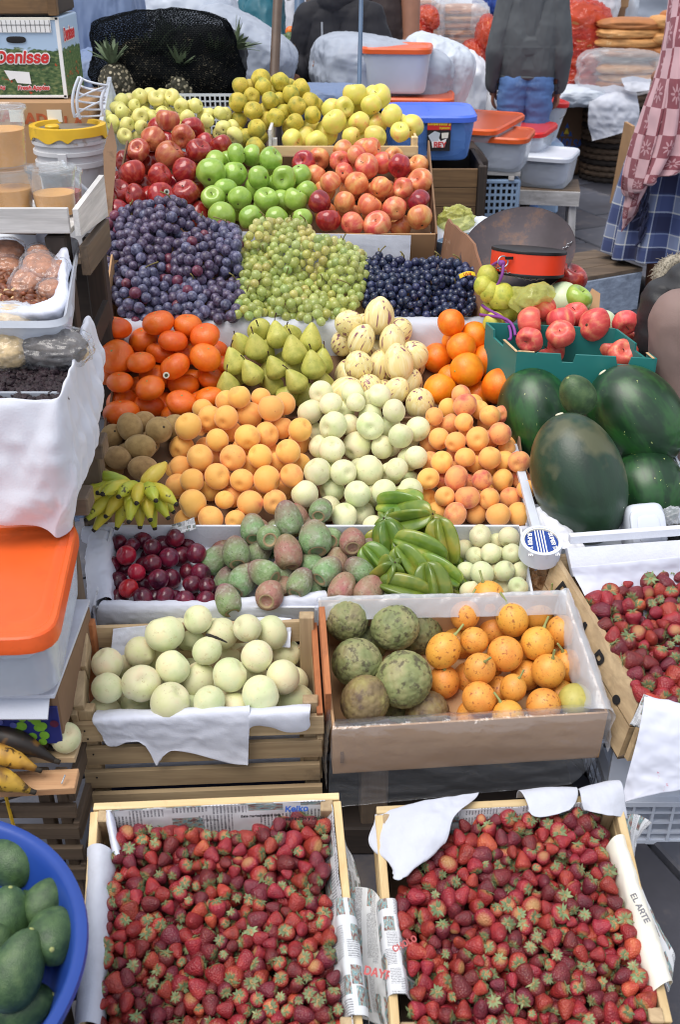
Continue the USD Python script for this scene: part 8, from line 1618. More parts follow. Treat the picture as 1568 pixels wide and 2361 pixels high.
for i, (u, v, w, h, lab) in enumerate(((1340,62,110,80, 'large red film bag of breads at the top of the red heap'),(1345,100,100,60, 'red film bag of breads in the middle of the red heap'),(1330,140,90,56, 'red film bag bulging right of the standing person'),(1325,172,90,44, 'low red film bag in the red heap'),(1345,200,100,36, 'lowest red film bag, on the white cloth'),(1300,205,50,40, 'small red film bag at the lower left of the red heap'))):
    filmbag('red_bread_bag', lab, 'bag', PY(u, v, yb2+0.25 - 0.02*i),(w*0.0036,0.34, h*0.0042), 'bread', 'red_film', 30+i, Rxyz(0.1,0.1*(-1) ** i, 0.2),0.2)
for i, (u, v, w, h, lab) in enumerate(((1090,130,44,50, 'red film bag at the left of the standing person, topmost'),(1100,150,48,40, 'red film bag touching the left sleeve'),(1078,140,30,34, 'small red film bag at the left of that heap'),(960,68,56,40, 'red film bag left of the wrapped bread stack'),(950,92,60,34, 'red film bag under the upper left red one'),(985,44,40,40, 'red film bag behind the wrapped bread stack'),(1120,80,34,60, 'red film bag behind the left shoulder'))):
    filmbag('red_bread_bag', lab, 'bag', PY(u, v, yb2+0.3),(w*0.0038,0.28, h*0.004), 'bread', 'red_film', 50+i, Rxyz(0.1,0.15*(-1) ** i, 0.1),0.2)
y2 = yb2+0.75
for (u0, u1, vt, vb, lab, n_) in ((1015,1108,18,128, 'wrapped stack of flat breads left of the standing person', 7),(935,1000,0,36, 'wrapped flat breads behind the red bags at left', 3),(1085,1120,20,70, 'wrapped flat breads just left of the shoulder', 4),(990,1018,10,120, 'narrow wrapped bread stack left of the main one', 6)):
    for k in range(n_):
        v = vt+(vb - vt)*(k+0.5)/n_
        loaf(f'flat bread, {ORD[k]} layer from top, in the {lab.split(chr(32),1)[0]} stack {["left of the person", "behind the red bags", "by the shoulder", "left of the main stack"][(1015,935,1085,990).index(u0)]}', (u0+u1)/2, v, y2,(u1 - u0)*0.0038,(vb - vt)/n_ * 0.0036,0.34, 'bread' if k % 2 else 'dark_bread', 0.1,60+k)
    c = PY((u0+u1)/2,(vt+vb)/2, y2 - 0.02); solo('plastic_bag', 'clear bag around the ' + lab, 'bag', blob(c, ((u1 - u0)*0.0043,0.42,(vb - vt)*0.0041),0.1,3, int(u0),4.5,4,4), 'hazy_film', smooth=True)
loaf('long brown bread lying on the wrapped stack', 1062,22, y2,0.36,0.07,0.2, 'dark_bread', 0.05,90); loaf('flat bread behind the right shoulder', 1315,10, y2,0.36,0.07,0.3, 'bread', 0.05,91); loaf('second flat bread behind the right shoulder', 1320,26, y2,0.34,0.06,0.3, 'dark_bread', 0.0,92); loaf('small round bread on the white bag', 1050,138, y2 - 0.3,0.12,0.07,0.12, 'bread', 0,93)
for i, (u, v, y, s, mt, lab) in enumerate(((1045,205, yb2 - 0.1,(0.5,0.4,0.5), 'white_bag', 'big white sack under the red bags left of the person'),(985,158, yb2 - 0.2,(0.5,0.35,0.2), 'white_bag', 'white bag below the wrapped bread stack'),(1130,185, yb2+0.1,(0.34,0.3,0.2), 'tarp_pale', 'grey white plastic under the left red bags'),(1375,10, y2+0.1,(0.34,0.3,0.34), 'white_bag', 'white bag at the top right of the red heap'),(1330,222, yb2 - 0.1,(0.42,0.3,0.14), 'tarp_pale', 'grey plastic under the lowest red bag'),(1165,235, yb2 - 0.6,(0.24,0.2,0.34), 'white_bag', 'white bag hanging beside the left hand'),(1130,8, y2+0.2,(0.26,0.24,0.2), 'blue_plastic', 'bright blue bag behind the left shoulder'),(1425,40, y2+0.3,(0.3,0.3,0.5), 'tarp_pale', 'pale sheeted pile behind the bread stack'))):
    solo('white_sack' if mt == 'white_bag' else 'sheeted_bundle', lab, 'sack', blob(PY(u, v, y), s, 0.17,1.6,100+i, 2.6,4,4, None, (1.9,1.9,0.5)), mt, smooth=True)
for (u0, v0, u1, v1, lab) in ((1380,-40,1455,22, 'brown carton at the top right behind the bread'),(1365,22,1440,68, 'second brown carton below it')):
    a, b = PY(u0, v1, y2+0.1), PY(u1, v0, y2+0.1); T = thing('carton', lab, 'carton', a); part(T, 'body', box(((a[0]+b[0])/2, y2+0.25,(a[2]+b[2])/2),(b[0] - a[0],0.3, b[2] - a[2]),0.06), 'cardboard'); part(T, 'flap', box(((a[0]+b[0])/2, y2+0.06, b[2] - 0.03),(b[0] - a[0],0.012,0.08),0.06), 'dark_cardboard')
# a rough table carries the breads
T = thing('bread_table', 'dark crates and boards under the breads, mostly hidden', 'table', (2.2, yb2+0.5,0)); part(T, 'top', box((2.1, yb2+0.6,0.58),(3.0,1.0,0.04)), 'old_wood_x')
for x in (0.72,1.9,3.4): part(T, 'trestle', box((x, yb2+0.7,0.28),(0.5,0.7,0.555)), 'dark_wood_x')
part(T, 'shelf', box((2.1, yb2+1.5,0.78),(3.0,0.9,0.04)), 'old_wood_x'); part(T, 'shelf_front', box((2.1, yb2+1.08,0.68),(3.0,0.03,0.16)), 'dark_wood_x')

# ------------------------------------------------------------------ middle and left back
for (u, v, d, s, mt, lab, R_) in ((880,170,5.6,(0.72,0.6,0.34), 'tarp_grey', 'grey cloth covered sack heap behind the yellow apples', Rxyz(0,0.16,0.2)),(1000,170,5.8,(0.4,0.5,0.36), 'tarp_pale', 'pale plastic covered sack right of the tall tub', Rxyz(0,0.3,0)),(760,235,4.7,(0.34,0.3,0.14), 'tarp_blue', 'blue grey cloth just behind the quinces', None),
                                 (425,70,5.6,(0.56,0.6,0.5), 'tarp_pale', 'pale grey tarpaulin heap behind the black net', None),(560,120,5.4,(0.55,0.5,0.32), 'tarp_grey', 'grey tarpaulin sloping down behind the pole', Rxyz(0,0.5,0)),(245,90,5.0,(0.36,0.5,0.62), 'tarp_blue', 'blue grey tarpaulin heap right of the printed apple box', None),(225,200,4.7,(0.3,0.4,0.3), 'tarp_blue', 'lower blue grey tarpaulin behind the lattice basket', None),
                                 (240,8,6.5,(0.5,0.5,0.3), 'white_bag', 'bright white sack at the top left', None),(700,-10,8.5,(0.7,0.6,0.9), 'white_bag', 'white sack far behind the posts', None)):
    solo('tarpaulin_heap', lab, 'tarpaulin', blob(P(u, v, d), s, 0.1,1.3, int(u),3.6,5,4, R_, (2.2,2.2,0.5)), mt, smooth=True)
solo('plank', 'grey brown plank standing behind the tarpaulins', 'plank', bar(P(312,110,6.0), P(308,-60,6.0),0.09,0.03,(0,1,0)), 'old_wood_z')
# pineapples in a black net
PN = []
def pine_body():
    m = trimesh.creation.icosphere(4); v = np.array(m.vertices); n = 120; k = np.arange(n)+0.5; ph = np.arccos(1 - 2*k/n); th = math.pi*(1+5 ** 0.5)*k
    c = np.stack([np.cos(th)*np.sin(ph), np.sin(th)*np.sin(ph), np.cos(ph)],1); from scipy.spatial import cKDTree
    d, _ = cKDTree(c).query(v, 2); e = np.clip((d[:, 1] - d[:, 0])/0.12,0,1); w = v*(0.93+0.08*e)[:, None]; w[:, 2] *= 1.35; return w, np.array(m.faces)
fruit('pine_rind', [(0.3, lin(150,140,110)),(0.7, lin(196,186,160))], rough=0.7, vor=(lin(52,50,34),4.6,0.3,0.42)); plain('pine_leaf', lin(96,112,84),0.6,0.3,6.0)
crown = join(*[leafblade(0.6+0.4*(i % 3)/2,0.24, i*2.4,0.9+0.25*(i % 4),0.35) for i in range(20)])
KP = kind_of('pineapple', [('body', pine_body(), 'pine_rind', True),('crown', lift(crown, 1.25,1.0), 'pine_leaf', 60)])
for (u, v, d, ax, lab) in ((272,198,4.25,(-0.1,-0.1,1), 'pineapple standing at the left end of the black net'),(416,205,4.3,(0.1,-0.2,1), 'pale pineapple low in the middle of the black net'),(345,180,4.4,(0.1,0.2,1), 'pineapple behind the left one inside the net'),(480,185,4.4,(0.3,0.2,1), 'pineapple at the right end of the black net'),(400,150,4.5,(0.0,0.3,1), 'pineapple upright at the back of the net'),(310,130,4.4,(0.8,0.3,0.4), 'pineapple lying on top at the left of the net'),(440,110,4.5,(-0.8,0.3,0.3), 'pineapple lying on top at the right of the net'),(500,140,4.45,(0.7,0.3,0.6), 'pineapple leaning at the right end of the net')):
    put('pineapple', KP, basis_z(ax, u)*0.078, P(u, v+10, d), lab, 'pineapple', None)
nodes = {'w': ('wireframe', {'size': 0.0031}), 'd': ('diffuse_bsdf', {'color': lin(20,22,24)}), 't': ('transparent_bsdf', {}), 'm': ('mix_closure', {})}
mk('net_mesh', nodes, [('w.fac', 'm.fac'),('t.BSDF', 'm.closure1'),('d.BSDF', 'm.closure2')], 'm.closure')
T = thing('net_sack', 'black net sack pulled over the pineapples', 'net', P(385,140,4.35))
part(T, 'net', blob(P(385,138,4.38),(0.62,0.42,0.37),0.12,1.6,9,3.2,5,4), 'net_mesh'); part(T, 'net_fold', blob(P(470,150,4.6),(0.36,0.36,0.3),0.16,2.0,15,3.0,4,4), 'net_black', smooth=True)
s_ = thing('net_stand', 'dark crates hidden beneath the net of pineapples', 'stand', P(400,230,4.5) * V(1,1,0)); zn = P(400,236,4.4)[2]; part(s_, 'block', box((P(400,230,4.5)[0], P(400,230,4.5)[1], zn/2),(0.9,0.6, zn)), 'dark_wood_x')
T = thing('tarp_stand', 'dark crates hidden beneath the tarpaulin heaps', 'stand', (-0.6,5.4,0)); part(T, 'block', box((-0.55,5.55,0.4),(1.5,0.8,0.8)), 'dark_wood_x'); part(T, 'block', box((0.35,5.75,0.36),(0.8,0.7,0.72)), 'dark_wood_x')
# posts
for (u0, v0, u1, v1, d, r_, mt, lab) in ((646,-120,631,205,4.2,0.0195, 'pole_rust', 'thick rusty pole behind the quinces'),(836,-120,828,215,4.3,0.009, 'pole_blue', 'thin blue grey pole right of the black coat'),(691,-120,690,100,7.0,0.035, 'pole_blue', 'blue grey post behind the counter'),(717,-120,714,100,7.2,0.03, 'pole_rust', 'brown post left of the black coat')):
    a, b = P(u0, v0, d), P(u1, v1, d); dr = (b - a)/(b - a)[2]; foot = b - dr*b[2]
    solo('pole', lab, 'pole', tube([foot, (foot+a)/2, a+(a - b)*0.6], r_, 16), mt, smooth=40)
# fruit counter
cy = 6.2; ca, cb_ = PY(598,104, cy), PY(736,104, cy)
T = thing('counter', 'grey brown wooden counter with green fruit on it', 'counter', ((ca[0]+cb_[0])/2, cy, 0)); part(T, 'front_panel', box(((ca[0]+cb_[0])/2 - 0.05, cy, ca[2]/2),(cb_[0] - ca[0]+0.1,0.03, ca[2])), 'old_wood_x'); part(T, 'side_panel', box((cb_[0]+0.0, cy+0.3, ca[2]/2),(0.03,0.57, ca[2] - 0.004)), 'old_wood_y'); part(T, 'top', box(((ca[0]+cb_[0])/2 - 0.05, cy+0.3, ca[2] - 0.03),(cb_[0] - ca[0]+0.06,0.56,0.02)), 'old_wood_x'); part(T, 'batten', box(((ca[0]+cb_[0])/2, cy - 0.02, ca[2]/2),(0.03,0.01, ca[2])), 'dark_wood_z')
fruit('green_fruit_skin', [(0.3, lin(60,88,56)),(0.7, lin(96,118,78))], rough=0.5)
KG = kind_of('green_fruit', [('skin', egg(1.25), 'green_fruit_skin', True)])
for i, (u, v, r_) in enumerate(((668,86,9),(655,92,8),(678,92,9),(662,98,8),(650,99,7),(672,100,8),(685,98,7),(642,92,7),(640,100,6))):
    put('green_fruit', KG, basis_z((math.sin(i*3), math.cos(i*2),0.3), i)*(r_ * 6.5 / F * 1.15), PY(u, v, cy+0.18 - 0.01*i), f'green fruit {("on top", "at left", "at right", "front middle", "front left", "front centre", "front right", "far left", "lowest left")[i]} of the counter heap', 'fruit', None)
put('orange', K['orange'][0], np.eye(3)*0.03, PY(670,74, cy+0.2), 'orange on top of the green fruit on the counter', 'orange'); put('lemon', K['yellow_apple'][0], np.eye(3)*0.026, PY(707,72, cy+0.22), 'yellow fruit near the hand on the counter', 'fruit')
# ------------------------------------------------------------------ people
def chain_body(bones, edge=0.014, smooth=12, wrinkle=0.0, wscale=14.0, seed=0, wstretch=(1,1,1)):
    """One smooth skin over bones (a, ra, b, rb)."""
    ms = []
    for a, ra, b, rb in bones:
        ms.append(m3.Manifold.batch_hull([m3.Manifold.sphere(float(ra),20).translate([float(x) for x in a]), m3.Manifold.sphere(float(rb),20).translate([float(x) for x in b])]))
    u = m3.Manifold.batch_boolean(ms, m3.OpType.Add).refine_to_length(edge)
    q = u.to_mesh(); t = trimesh.Trimesh(q.vert_properties[:, :3], q.tri_verts, process=True)
    trimesh.smoothing.filter_taubin(t, iterations=smooth)
    v = np.array(t.vertices)
    if wrinkle: v = v+np.array(t.vertex_normals)*(wrinkle*(2*ridged(v*wscale*np.asarray(wstretch),3, seed) - 1.2))[:, None]
    return v, np.array(t.faces)
def limb(pts): return [(pts[i][0], pts[i][1], pts[i+1][0], pts[i+1][1]) for i in range(len(pts) - 1)]
def frame(origin, yaw, k=1.0):
    c, s = math.cos(yaw), math.sin(yaw)
    return lambda x, y, z: np.asarray(origin)+k*np.array([c*x - s*y, s*x+c*y, z])
def hand(w, palm, fing, side, k=1.0, curl=0.5):
    """Palm and five fingers from the wrist w; palm: direction of the hand, fing: where the palm faces, side: towards the thumb."""
    p, f, s = (np.asarray(x, float)/np.linalg.norm(x) for x in (palm, fing, side))
    b = [(w, 0.023*k, w+p*0.03*k, 0.026*k)]
    for j, (off, L) in enumerate(((0.028,0.068),(0.01,0.078),(-0.009,0.072),(-0.027,0.056))):
        a = w+p*0.078*k+s*off*k; b.append((w+p*0.03*k+s*off*0.7*k, 0.0125*k, a, 0.0095*k)); m_ = a+(p*(1 - curl*0.4)+f*curl*0.6) * L * 0.5*k; b.append((a, 0.0092*k, m_, 0.0082*k)); b.append((m_, 0.0082*k, m_ + (p*(1 - curl)+f*curl) * L * 0.48*k, 0.0068*k))
    t0 = w+p*0.02*k+s*0.02*k; t1 = t0+(p*0.7+s*0.6+f*0.3)*0.042*k; b += [(t0,0.0125*k, t1,0.0105*k),(t1,0.0105*k, t1+(p*0.9+f*0.35)*0.03*k, 0.0085*k)]
    return b
def head_bones(c, f, k=1.0):
    """Head at c facing f: skull, jaw, nose, ears, neck is separate."""
    f = np.asarray(f, float)/np.linalg.norm(f); s = np.cross(f, ZUP)
    return [(c + V(0,0,0.03)*k - f*0.015*k, 0.078*k, c + V(0,0,0.01)*k+f*0.012*k, 0.076*k),(c+f*0.02*k, 0.066*k, c - V(0,0,0.075)*k+f*0.05*k, 0.036*k),(c+f*0.086*k + V(0,0,0.0),0.009*k, c+f*0.098*k - V(0,0,0.03)*k, 0.014*k)] + [(c+s*i*0.076*k + V(0,0,0.01)*k, 0.012*k, c+s*i*0.08*k - V(0,0,0.022)*k, 0.009*k) for i in (-1,1)] + [(c+f*0.082*k+s*i*0.03*k - V(0,0,0.056)*k*0 + V(0,0,0.02)*k, 0.008*k, c+f*0.08*k+s*i*0.045*k + V(0,0,0.02)*k, 0.007*k) for i in (-1,1)]
def face(T, c, f, k=1.0):
    f = np.asarray(f, float)/np.linalg.norm(f); s = np.cross(f, ZUP)
    for i in (-1,1): part(T, 'eye', blob(c+f*0.083*k+s*i*0.031*k + V(0,0,0.004)*k, (0.026*k,)*3,0,1,0,2,2), 'white_ink', smooth=True); part(T, 'eyebrow', blob(c+f*0.09*k+s*i*0.032*k + V(0,0,0.026)*k, (0.03*k, 0.01*k, 0.008*k),0,1,0,2,2), 'hair', smooth=True)
    part(T, 'mouth', blob(c+f*0.084*k - V(0,0,0.06)*k, (0.04*k, 0.016*k, 0.012*k),0,1,0,2,2), 'ruddy_lip', smooth=True)
plain('ruddy_lip', lin(140,70,66),0.5,0.05)
# the person in grey, seen from behind
yy = 7.0; o = V(PY(1206,285, yy)[0], yy, 0.0); k = 0.96
X0_ = frame(o, -0.12, k); X = lambda x, y, z: X0_(x*0.83, y, z)
T = thing('person', 'standing person in grey sweatshirt and blue jeans seen from behind', 'person', o)
sk = limb([(X(0,0,1.0),0.085),(X(0,0,1.3),0.075),(X(0,0.01,1.42),0.05),(X(0,0.02,1.5),0.05)])+head_bones(X(0,0.03,1.6), V(0.1,1,0), k)
for i in (-1,1):
    sk += limb([(X(i*0.08,0,0.9),0.075),(X(i*0.095,0.0,0.5),0.05),(X(i*0.1,0,0.09),0.04)])+limb([(X(i*0.1,-0.02,0.045),0.035),(X(i*0.11,0.14,0.03),0.03)])+limb([(X(i*0.17,0,1.36),0.05),(X(i*0.235,-0.02,1.07),0.042),(X(i*0.25,0.03,0.86),0.033)])+hand(X(i*0.25,0.035,0.84), V(0.02*i, 0.1,-1), V(-i, 0.2,0), V(-0.2*i, 1,0), k, 0.45)
body = part(T, 'body', chain_body(sk, 0.013,8), 'skin', smooth=True)
hd = []
for i in (-1,1): hd += limb([(X(i*0.075,0,0.96),0.118),(X(i*0.09,0,1.12),0.124),(X(i*0.12,0.0,1.33),0.085)])
hd += limb([(X(0,0,0.96),0.115),(X(0,0,1.36),0.1)]) + [(X(-0.075,0,0.97),0.118, X(0.075,0,0.97),0.118),(X(-0.09,0,1.1),0.124, X(0.09,0,1.1),0.124),(X(-0.14,0,1.36),0.075, X(0.14,0,1.36),0.075),(X(-0.05,-0.03,1.42),0.07, X(0.05,-0.03,1.42),0.07)]
for i in (-1,1): hd += limb([(X(i*0.17,0,1.355),0.08),(X(i*0.242,-0.03,1.07),0.07),(X(i*0.252,0.02,0.9),0.056),(X(i*0.252,0.03,0.86),0.05)])
v, f = chain_body(hd, 0.012,10,0.009,8.0,3,(1,1,0.7)); zcut = (X(0,0,0.905))[2]; mid = np.abs((v - o) @ V(1,0.12,0)) < 0.19*k
v[:, 2] = np.where((v[:, 2] < zcut) & mid, zcut+0.004*np.sin(v[:, 0]*30), v[:, 2]); part(T, 'sweatshirt', (v, f), 'hoodie_grey', smooth=True)
v, f = chain_body(limb([(X(-0.075,0,0.92),0.116),(X(0.075,0,0.92),0.116)]),0.012,6); z0 = X(0,0,0.92)[2]; v[:, 2] = z0+(v[:, 2] - z0)*0.26; part(T, 'hem_band', (v, f), 'hoodie_grey', smooth=True)
for i in (-1,1): part(T, 'cuff', tube([X(i*0.252,0.028,0.875), X(i*0.251,0.032,0.835)],[0.047,0.044],16), 'hoodie_grey', smooth=True)
jn = []
for i in (-1,1): jn += limb([(X(i*0.085,-0.02,0.88),0.1),(X(i*0.098,-0.015,0.76),0.093),(X(i*0.1,0.0,0.5),0.07),(X(i*0.1,0.0,0.1),0.064)])
part(T, 'jeans', chain_body(jn, 0.011,7,0.012,11.0,5,(0.6,0.6,1.8)), 'denim', smooth=True)
part(T, 'hair', blob(X(0,0.0,1.63),(0.2*k, 0.2*k, 0.22*k),0.06,3,2,2.2,3), 'hair', smooth=True)
for i in (-1,1): part(T, 'shoe', chain_body(limb([(X(i*0.1,-0.03,0.045),0.046),(X(i*0.11,0.15,0.04),0.042)]),0.012,6), 'shoe', smooth=True)
face(body, X(0,0.03,1.6), V(0.1,1,0), k)
# woman with the shawl
yy = 5.3; o = V(PY(1575,400, yy)[0]+0.02, yy, 0.0); X = frame(o, 0.1)
T = thing('person', 'woman in pink checked shawl and blue plaid skirt at the right edge', 'person', o)
sk = limb([(X(0,0,0.95),0.13),(X(0,0,1.3),0.12),(X(0,0,1.4),0.06),(X(0,0,1.46),0.052)])+head_bones(X(0,0.02,1.56), V(0.3,1,0))
for i in (-1,1): sk += limb([(X(i*0.09,0,0.9),0.1),(X(i*0.09,0,0.48),0.06),(X(i*0.09,0,0.08),0.04)])+limb([(X(i*0.09,-0.03,0.045),0.04),(X(i*0.1,0.14,0.04),0.034)])+limb([(X(i*0.12,0,1.32),0.055),(X(i*0.1,0.1,1.1),0.045),(X(i*0.12,0.24,1.05),0.036)])+hand(X(i*0.1,0.26,1.05), V(-i, 0.4,0), V(0,0.3,1), V(0,0.2,1),1.0,0.5)
body = part(T, 'body', chain_body(sk, 0.015,8), 'skin', smooth=True); face(body, X(0,0.02,1.56), V(0.3,1,0)); part(T, 'hair', blob(X(0,0.0,1.59),(0.2,0.21,0.22),0.05,3,2,2.2,3), 'hair', smooth=True)
ph = np.linspace(0,2*math.pi, 121); G = []
for z, r_ in ((1.0,0.17),(0.9,0.22),(0.7,0.27),(0.45,0.305),(0.25,0.32)):
    G.append([X((r_ + 0.028*(1.05 - z)*math.sin(13*p))*math.cos(p)*1.12,(r_ + 0.028*(1.05 - z)*math.sin(13*p))*math.sin(p)*0.85, z+0.006*math.sin(5*p)) for p in ph])
G = np.array([bezier(np.array(G)[:, j],22) for j in range(121)]).transpose(1,0,2); me, uv = sheet(G, 0.004, True); uv = np.stack([uv[:, 1]*2.2, uv[:, 0]],1); part(T, 'skirt', me, 'plaid_skirt_cloth', smooth=True, uv=uv)
G = []
def S_(u, v, y): return PY(u, v, y)
rows = [[S_(1556,-90, yy - 0.12), S_(1580,-110, yy - 0.2), S_(1620,-120, yy - 0.22), S_(1700,-100, yy - 0.1)],[S_(1536,60, yy - 0.16), S_(1556,40, yy - 0.26), S_(1600,30, yy - 0.3), S_(1700,40, yy - 0.18)],[S_(1508,180, yy - 0.18), S_(1534,180, yy - 0.3), S_(1580,180, yy - 0.36), S_(1700,180, yy - 0.22)],[S_(1462,300, yy - 0.18), S_(1502,310, yy - 0.32), S_(1576,310, yy - 0.4), S_(1700,320, yy - 0.26)],[S_(1430,400, yy - 0.18), S_(1478,408, yy - 0.32), S_(1540,392, yy - 0.4), S_(1690,380, yy - 0.28)],[S_(1440,452, yy - 0.18), S_(1472,440, yy - 0.3), S_(1540,400, yy - 0.4), S_(1690,386, yy - 0.29)]]
G = rows_grid(rows, 70,60); U = np.linspace(0,1,70)[None, :]; W2 = np.linspace(0.3,1,60)[:, None]
G = G + (0.026*np.sin(U * 34+2.5 * W2) * W2)[..., None] * V(0.3,-1,0); me, uv = sheet(crumple(G, 0.02,5,91),0.006, True); uv = np.stack([uv[:, 1]*0.9, uv[:, 0]*1.1],1)
sh_ = part(T, 'shawl', me, 'checked_shawl_cloth', smooth=True, uv=uv)
rows = [[S_(1438,410, yy - 0.17), S_(1470,410, yy - 0.28), S_(1500,400, yy - 0.3)],[S_(1444,460, yy - 0.17), S_(1466,462, yy - 0.26), S_(1488,440, yy - 0.26)],[S_(1438,505, yy - 0.18), S_(1452,500, yy - 0.2), S_(1466,490, yy - 0.2)],[S_(1432,534, yy - 0.18), S_(1437,530, yy - 0.18), S_(1442,524, yy - 0.18)]]
me, uv = sheet(crumple(rows_grid(rows, 24,26),0.03,7,92),0.006, True); part(T, 'shawl_corner', me, 'checked_shawl_cloth', smooth=True, uv=np.stack([uv[:, 1]*0.35, uv[:, 0]*0.5],1))
rf = np.random.default_rng(93)
part(T, 'fringe', join(*[tube(bezier([S_(1490+rf.normal(0,5),400+i*9, yy - 0.2), S_(1482+rf.normal(0,7),424+i*9, yy - 0.24), S_(1476+rf.normal(0,10),446+i*9.5, yy - 0.22)],6),0.006,5) for i in range(14)]), 'navy_cloth', smooth=True)
for i in (-1,1): part(T, 'shoe', chain_body(limb([(X(i*0.09,-0.03,0.045),0.046),(X(i*0.1,0.15,0.04),0.04)]),0.014,6), 'shoe', smooth=True)
# seated vendor at the right edge: knee, thigh, fur cuff
kn = P(1572,742,2.62)
T = thing('person', 'seated person at right edge: brown legging knee and fur trimmed dark coat', 'person', V(kn[0]+0.2, kn[1]+0.2,0))
hip = V(kn[0]+0.36, kn[1]+0.16, kn[2]+0.02); ank = V(kn[0]+0.05, kn[1] - 0.04, kn[2] - 0.46)
kn2 = kn + V(0.16,0.24,-0.02); tor = hip + V(0.06,0.1,0.02)
sk = limb([(hip, 0.105),(kn + V(0.02,0,-0.01),0.078)])+limb([(kn, 0.074),(kn + V(0.03,-0.01,-0.2),0.072),(ank, 0.045)])+limb([(ank + V(0,0.02,-0.02),0.042),(ank + V(-0.1,-0.1,-0.05),0.034)])+limb([(hip + V(0.02,0.2,0),0.105),(kn2 + V(0.05,0.02,0),0.074)])+limb([(kn2 + V(0.05,0.02,0),0.072),(ank + V(0.06,0.26,0),0.046)]) + [(hip, 0.11, hip + V(0.03,0.2,0.02),0.11)]+limb([(tor, 0.15),(tor + V(0.02,0,0.4),0.13),(tor + V(0.0,0,0.52),0.06),(tor + V(-0.02,0,0.58),0.055)])+head_bones(tor + V(-0.04,0,0.69), V(-1,-0.3,0))
for j in (-1,1): sk += limb([(tor + V(0,0.18*j, 0.45),0.055),(tor + V(0.0,0.24*j, 0.2),0.048),(tor + V(-0.1,0.12*j, 0.14),0.038)])+hand(tor + V(-0.12,0.12*j, 0.14), V(-1,-0.2*j, -0.2), V(0,0,-1), V(-0.2,-j, 0),1.0,0.4)
body = part(T, 'body', chain_body(sk, 0.014,8), 'skin', smooth=True); face(body, tor + V(-0.04,0,0.69), V(-1,-0.3,0)); part(T, 'hair', blob(tor + V(0.0,0,0.73),(0.21,0.2,0.22),0.05,3,2,2.2,3), 'hair', smooth=True)
lg = limb([(hip, 0.112),(kn + V(0.02,0,-0.01),0.086)])+limb([(kn, 0.082),(kn + V(0.03,-0.01,-0.2),0.081),(ank, 0.052)])+limb([(hip + V(0.02,0.2,0),0.112),(kn2 + V(0.05,0.02,0),0.082)])+limb([(kn2 + V(0.05,0.02,0),0.08),(ank + V(0.06,0.26,0),0.053)]) + [(hip, 0.12, hip + V(0.03,0.2,0.02),0.12)]
part(T, 'leggings', chain_body(lg, 0.014,8,0.004,14,4), 'legging', smooth=True)
ct_ = limb([(kn + V(0.04,0.1,0.04),0.08),(hip + V(0.02,0.06,0.05),0.13)])+limb([(kn + V(0.0,0.11,0.01),0.075),(kn + V(0.0,0.12,-0.3),0.08)])+limb([(hip + V(0.05,0.1,0.03),0.19),(tor + V(0.02,0,0.38),0.165)]) + [(tor + V(0.0,-0.16,0.45),0.08, tor + V(0,0.16,0.45),0.08)]
for j in (-1,1): ct_ += limb([(tor + V(0,0.18*j, 0.45),0.08),(tor + V(0.0,0.24*j, 0.2),0.07),(tor + V(-0.08,0.13*j, 0.14),0.056)])
part(T, 'coat', chain_body(ct_, 0.014,8,0.008,12,6,(1,1,2)), 'quilt_dark', smooth=True)
fc = P(1572,642,2.72); t = np.linspace(0,2*math.pi, 26)
ring_ = np.stack([fc[0]+0.05*np.cos(t), fc[1]+0.03*np.sin(t), fc[2]+0.034*np.sin(t)],1)
fm = part(T, 'fur_cuff', tube(ring_, 0.021,10, caps=False), 'fur', smooth=True)
crv = UsdGeom.BasisCurves.Define(stage, fm.replace('fur_cuff', 'fur_hairs')); n_ = 4000; rf = np.random.default_rng(95); pts = []
for _ in range(n_):
    a = rf.random()*2*math.pi; c = np.array([fc[0]+0.05*math.cos(a), fc[1]+0.03*math.sin(a), fc[2]+0.034*math.sin(a)]); d = rf.normal(0,1,3); d /= np.linalg.norm(d); p0 = c+d*0.018; p1 = p0+d*0.006+rf.normal(0,0.003,3); p2 = p1+d*0.004 + V(0,0,-0.004)+rf.normal(0,0.003,3); pts += [p0, p1, p2]
crv.CreateTypeAttr('linear'); crv.CreateCurveVertexCountsAttr([3]*n_); crv.CreatePointsAttr(Vt.Vec3fArray.FromNumpy((np.array(pts) - LOC[T]).astype(np.float32))); crv.CreateWidthsAttr([0.0011]); crv.SetWidthsInterpolation('constant'); UsdShade.MaterialBindingAPI.Apply(crv.GetPrim()).Bind(M['fur'])
s_ = thing('stool', 'dark seat under the seated person at the right edge', 'stool', hip * V(1,1,0) + V(0.08,0.1,0)); part(s_, 'seat', box((hip[0]+0.1, hip[1]+0.1,(hip[2] - 0.12)/2),(0.34,0.4, hip[2] - 0.125)), 'old_wood_x')
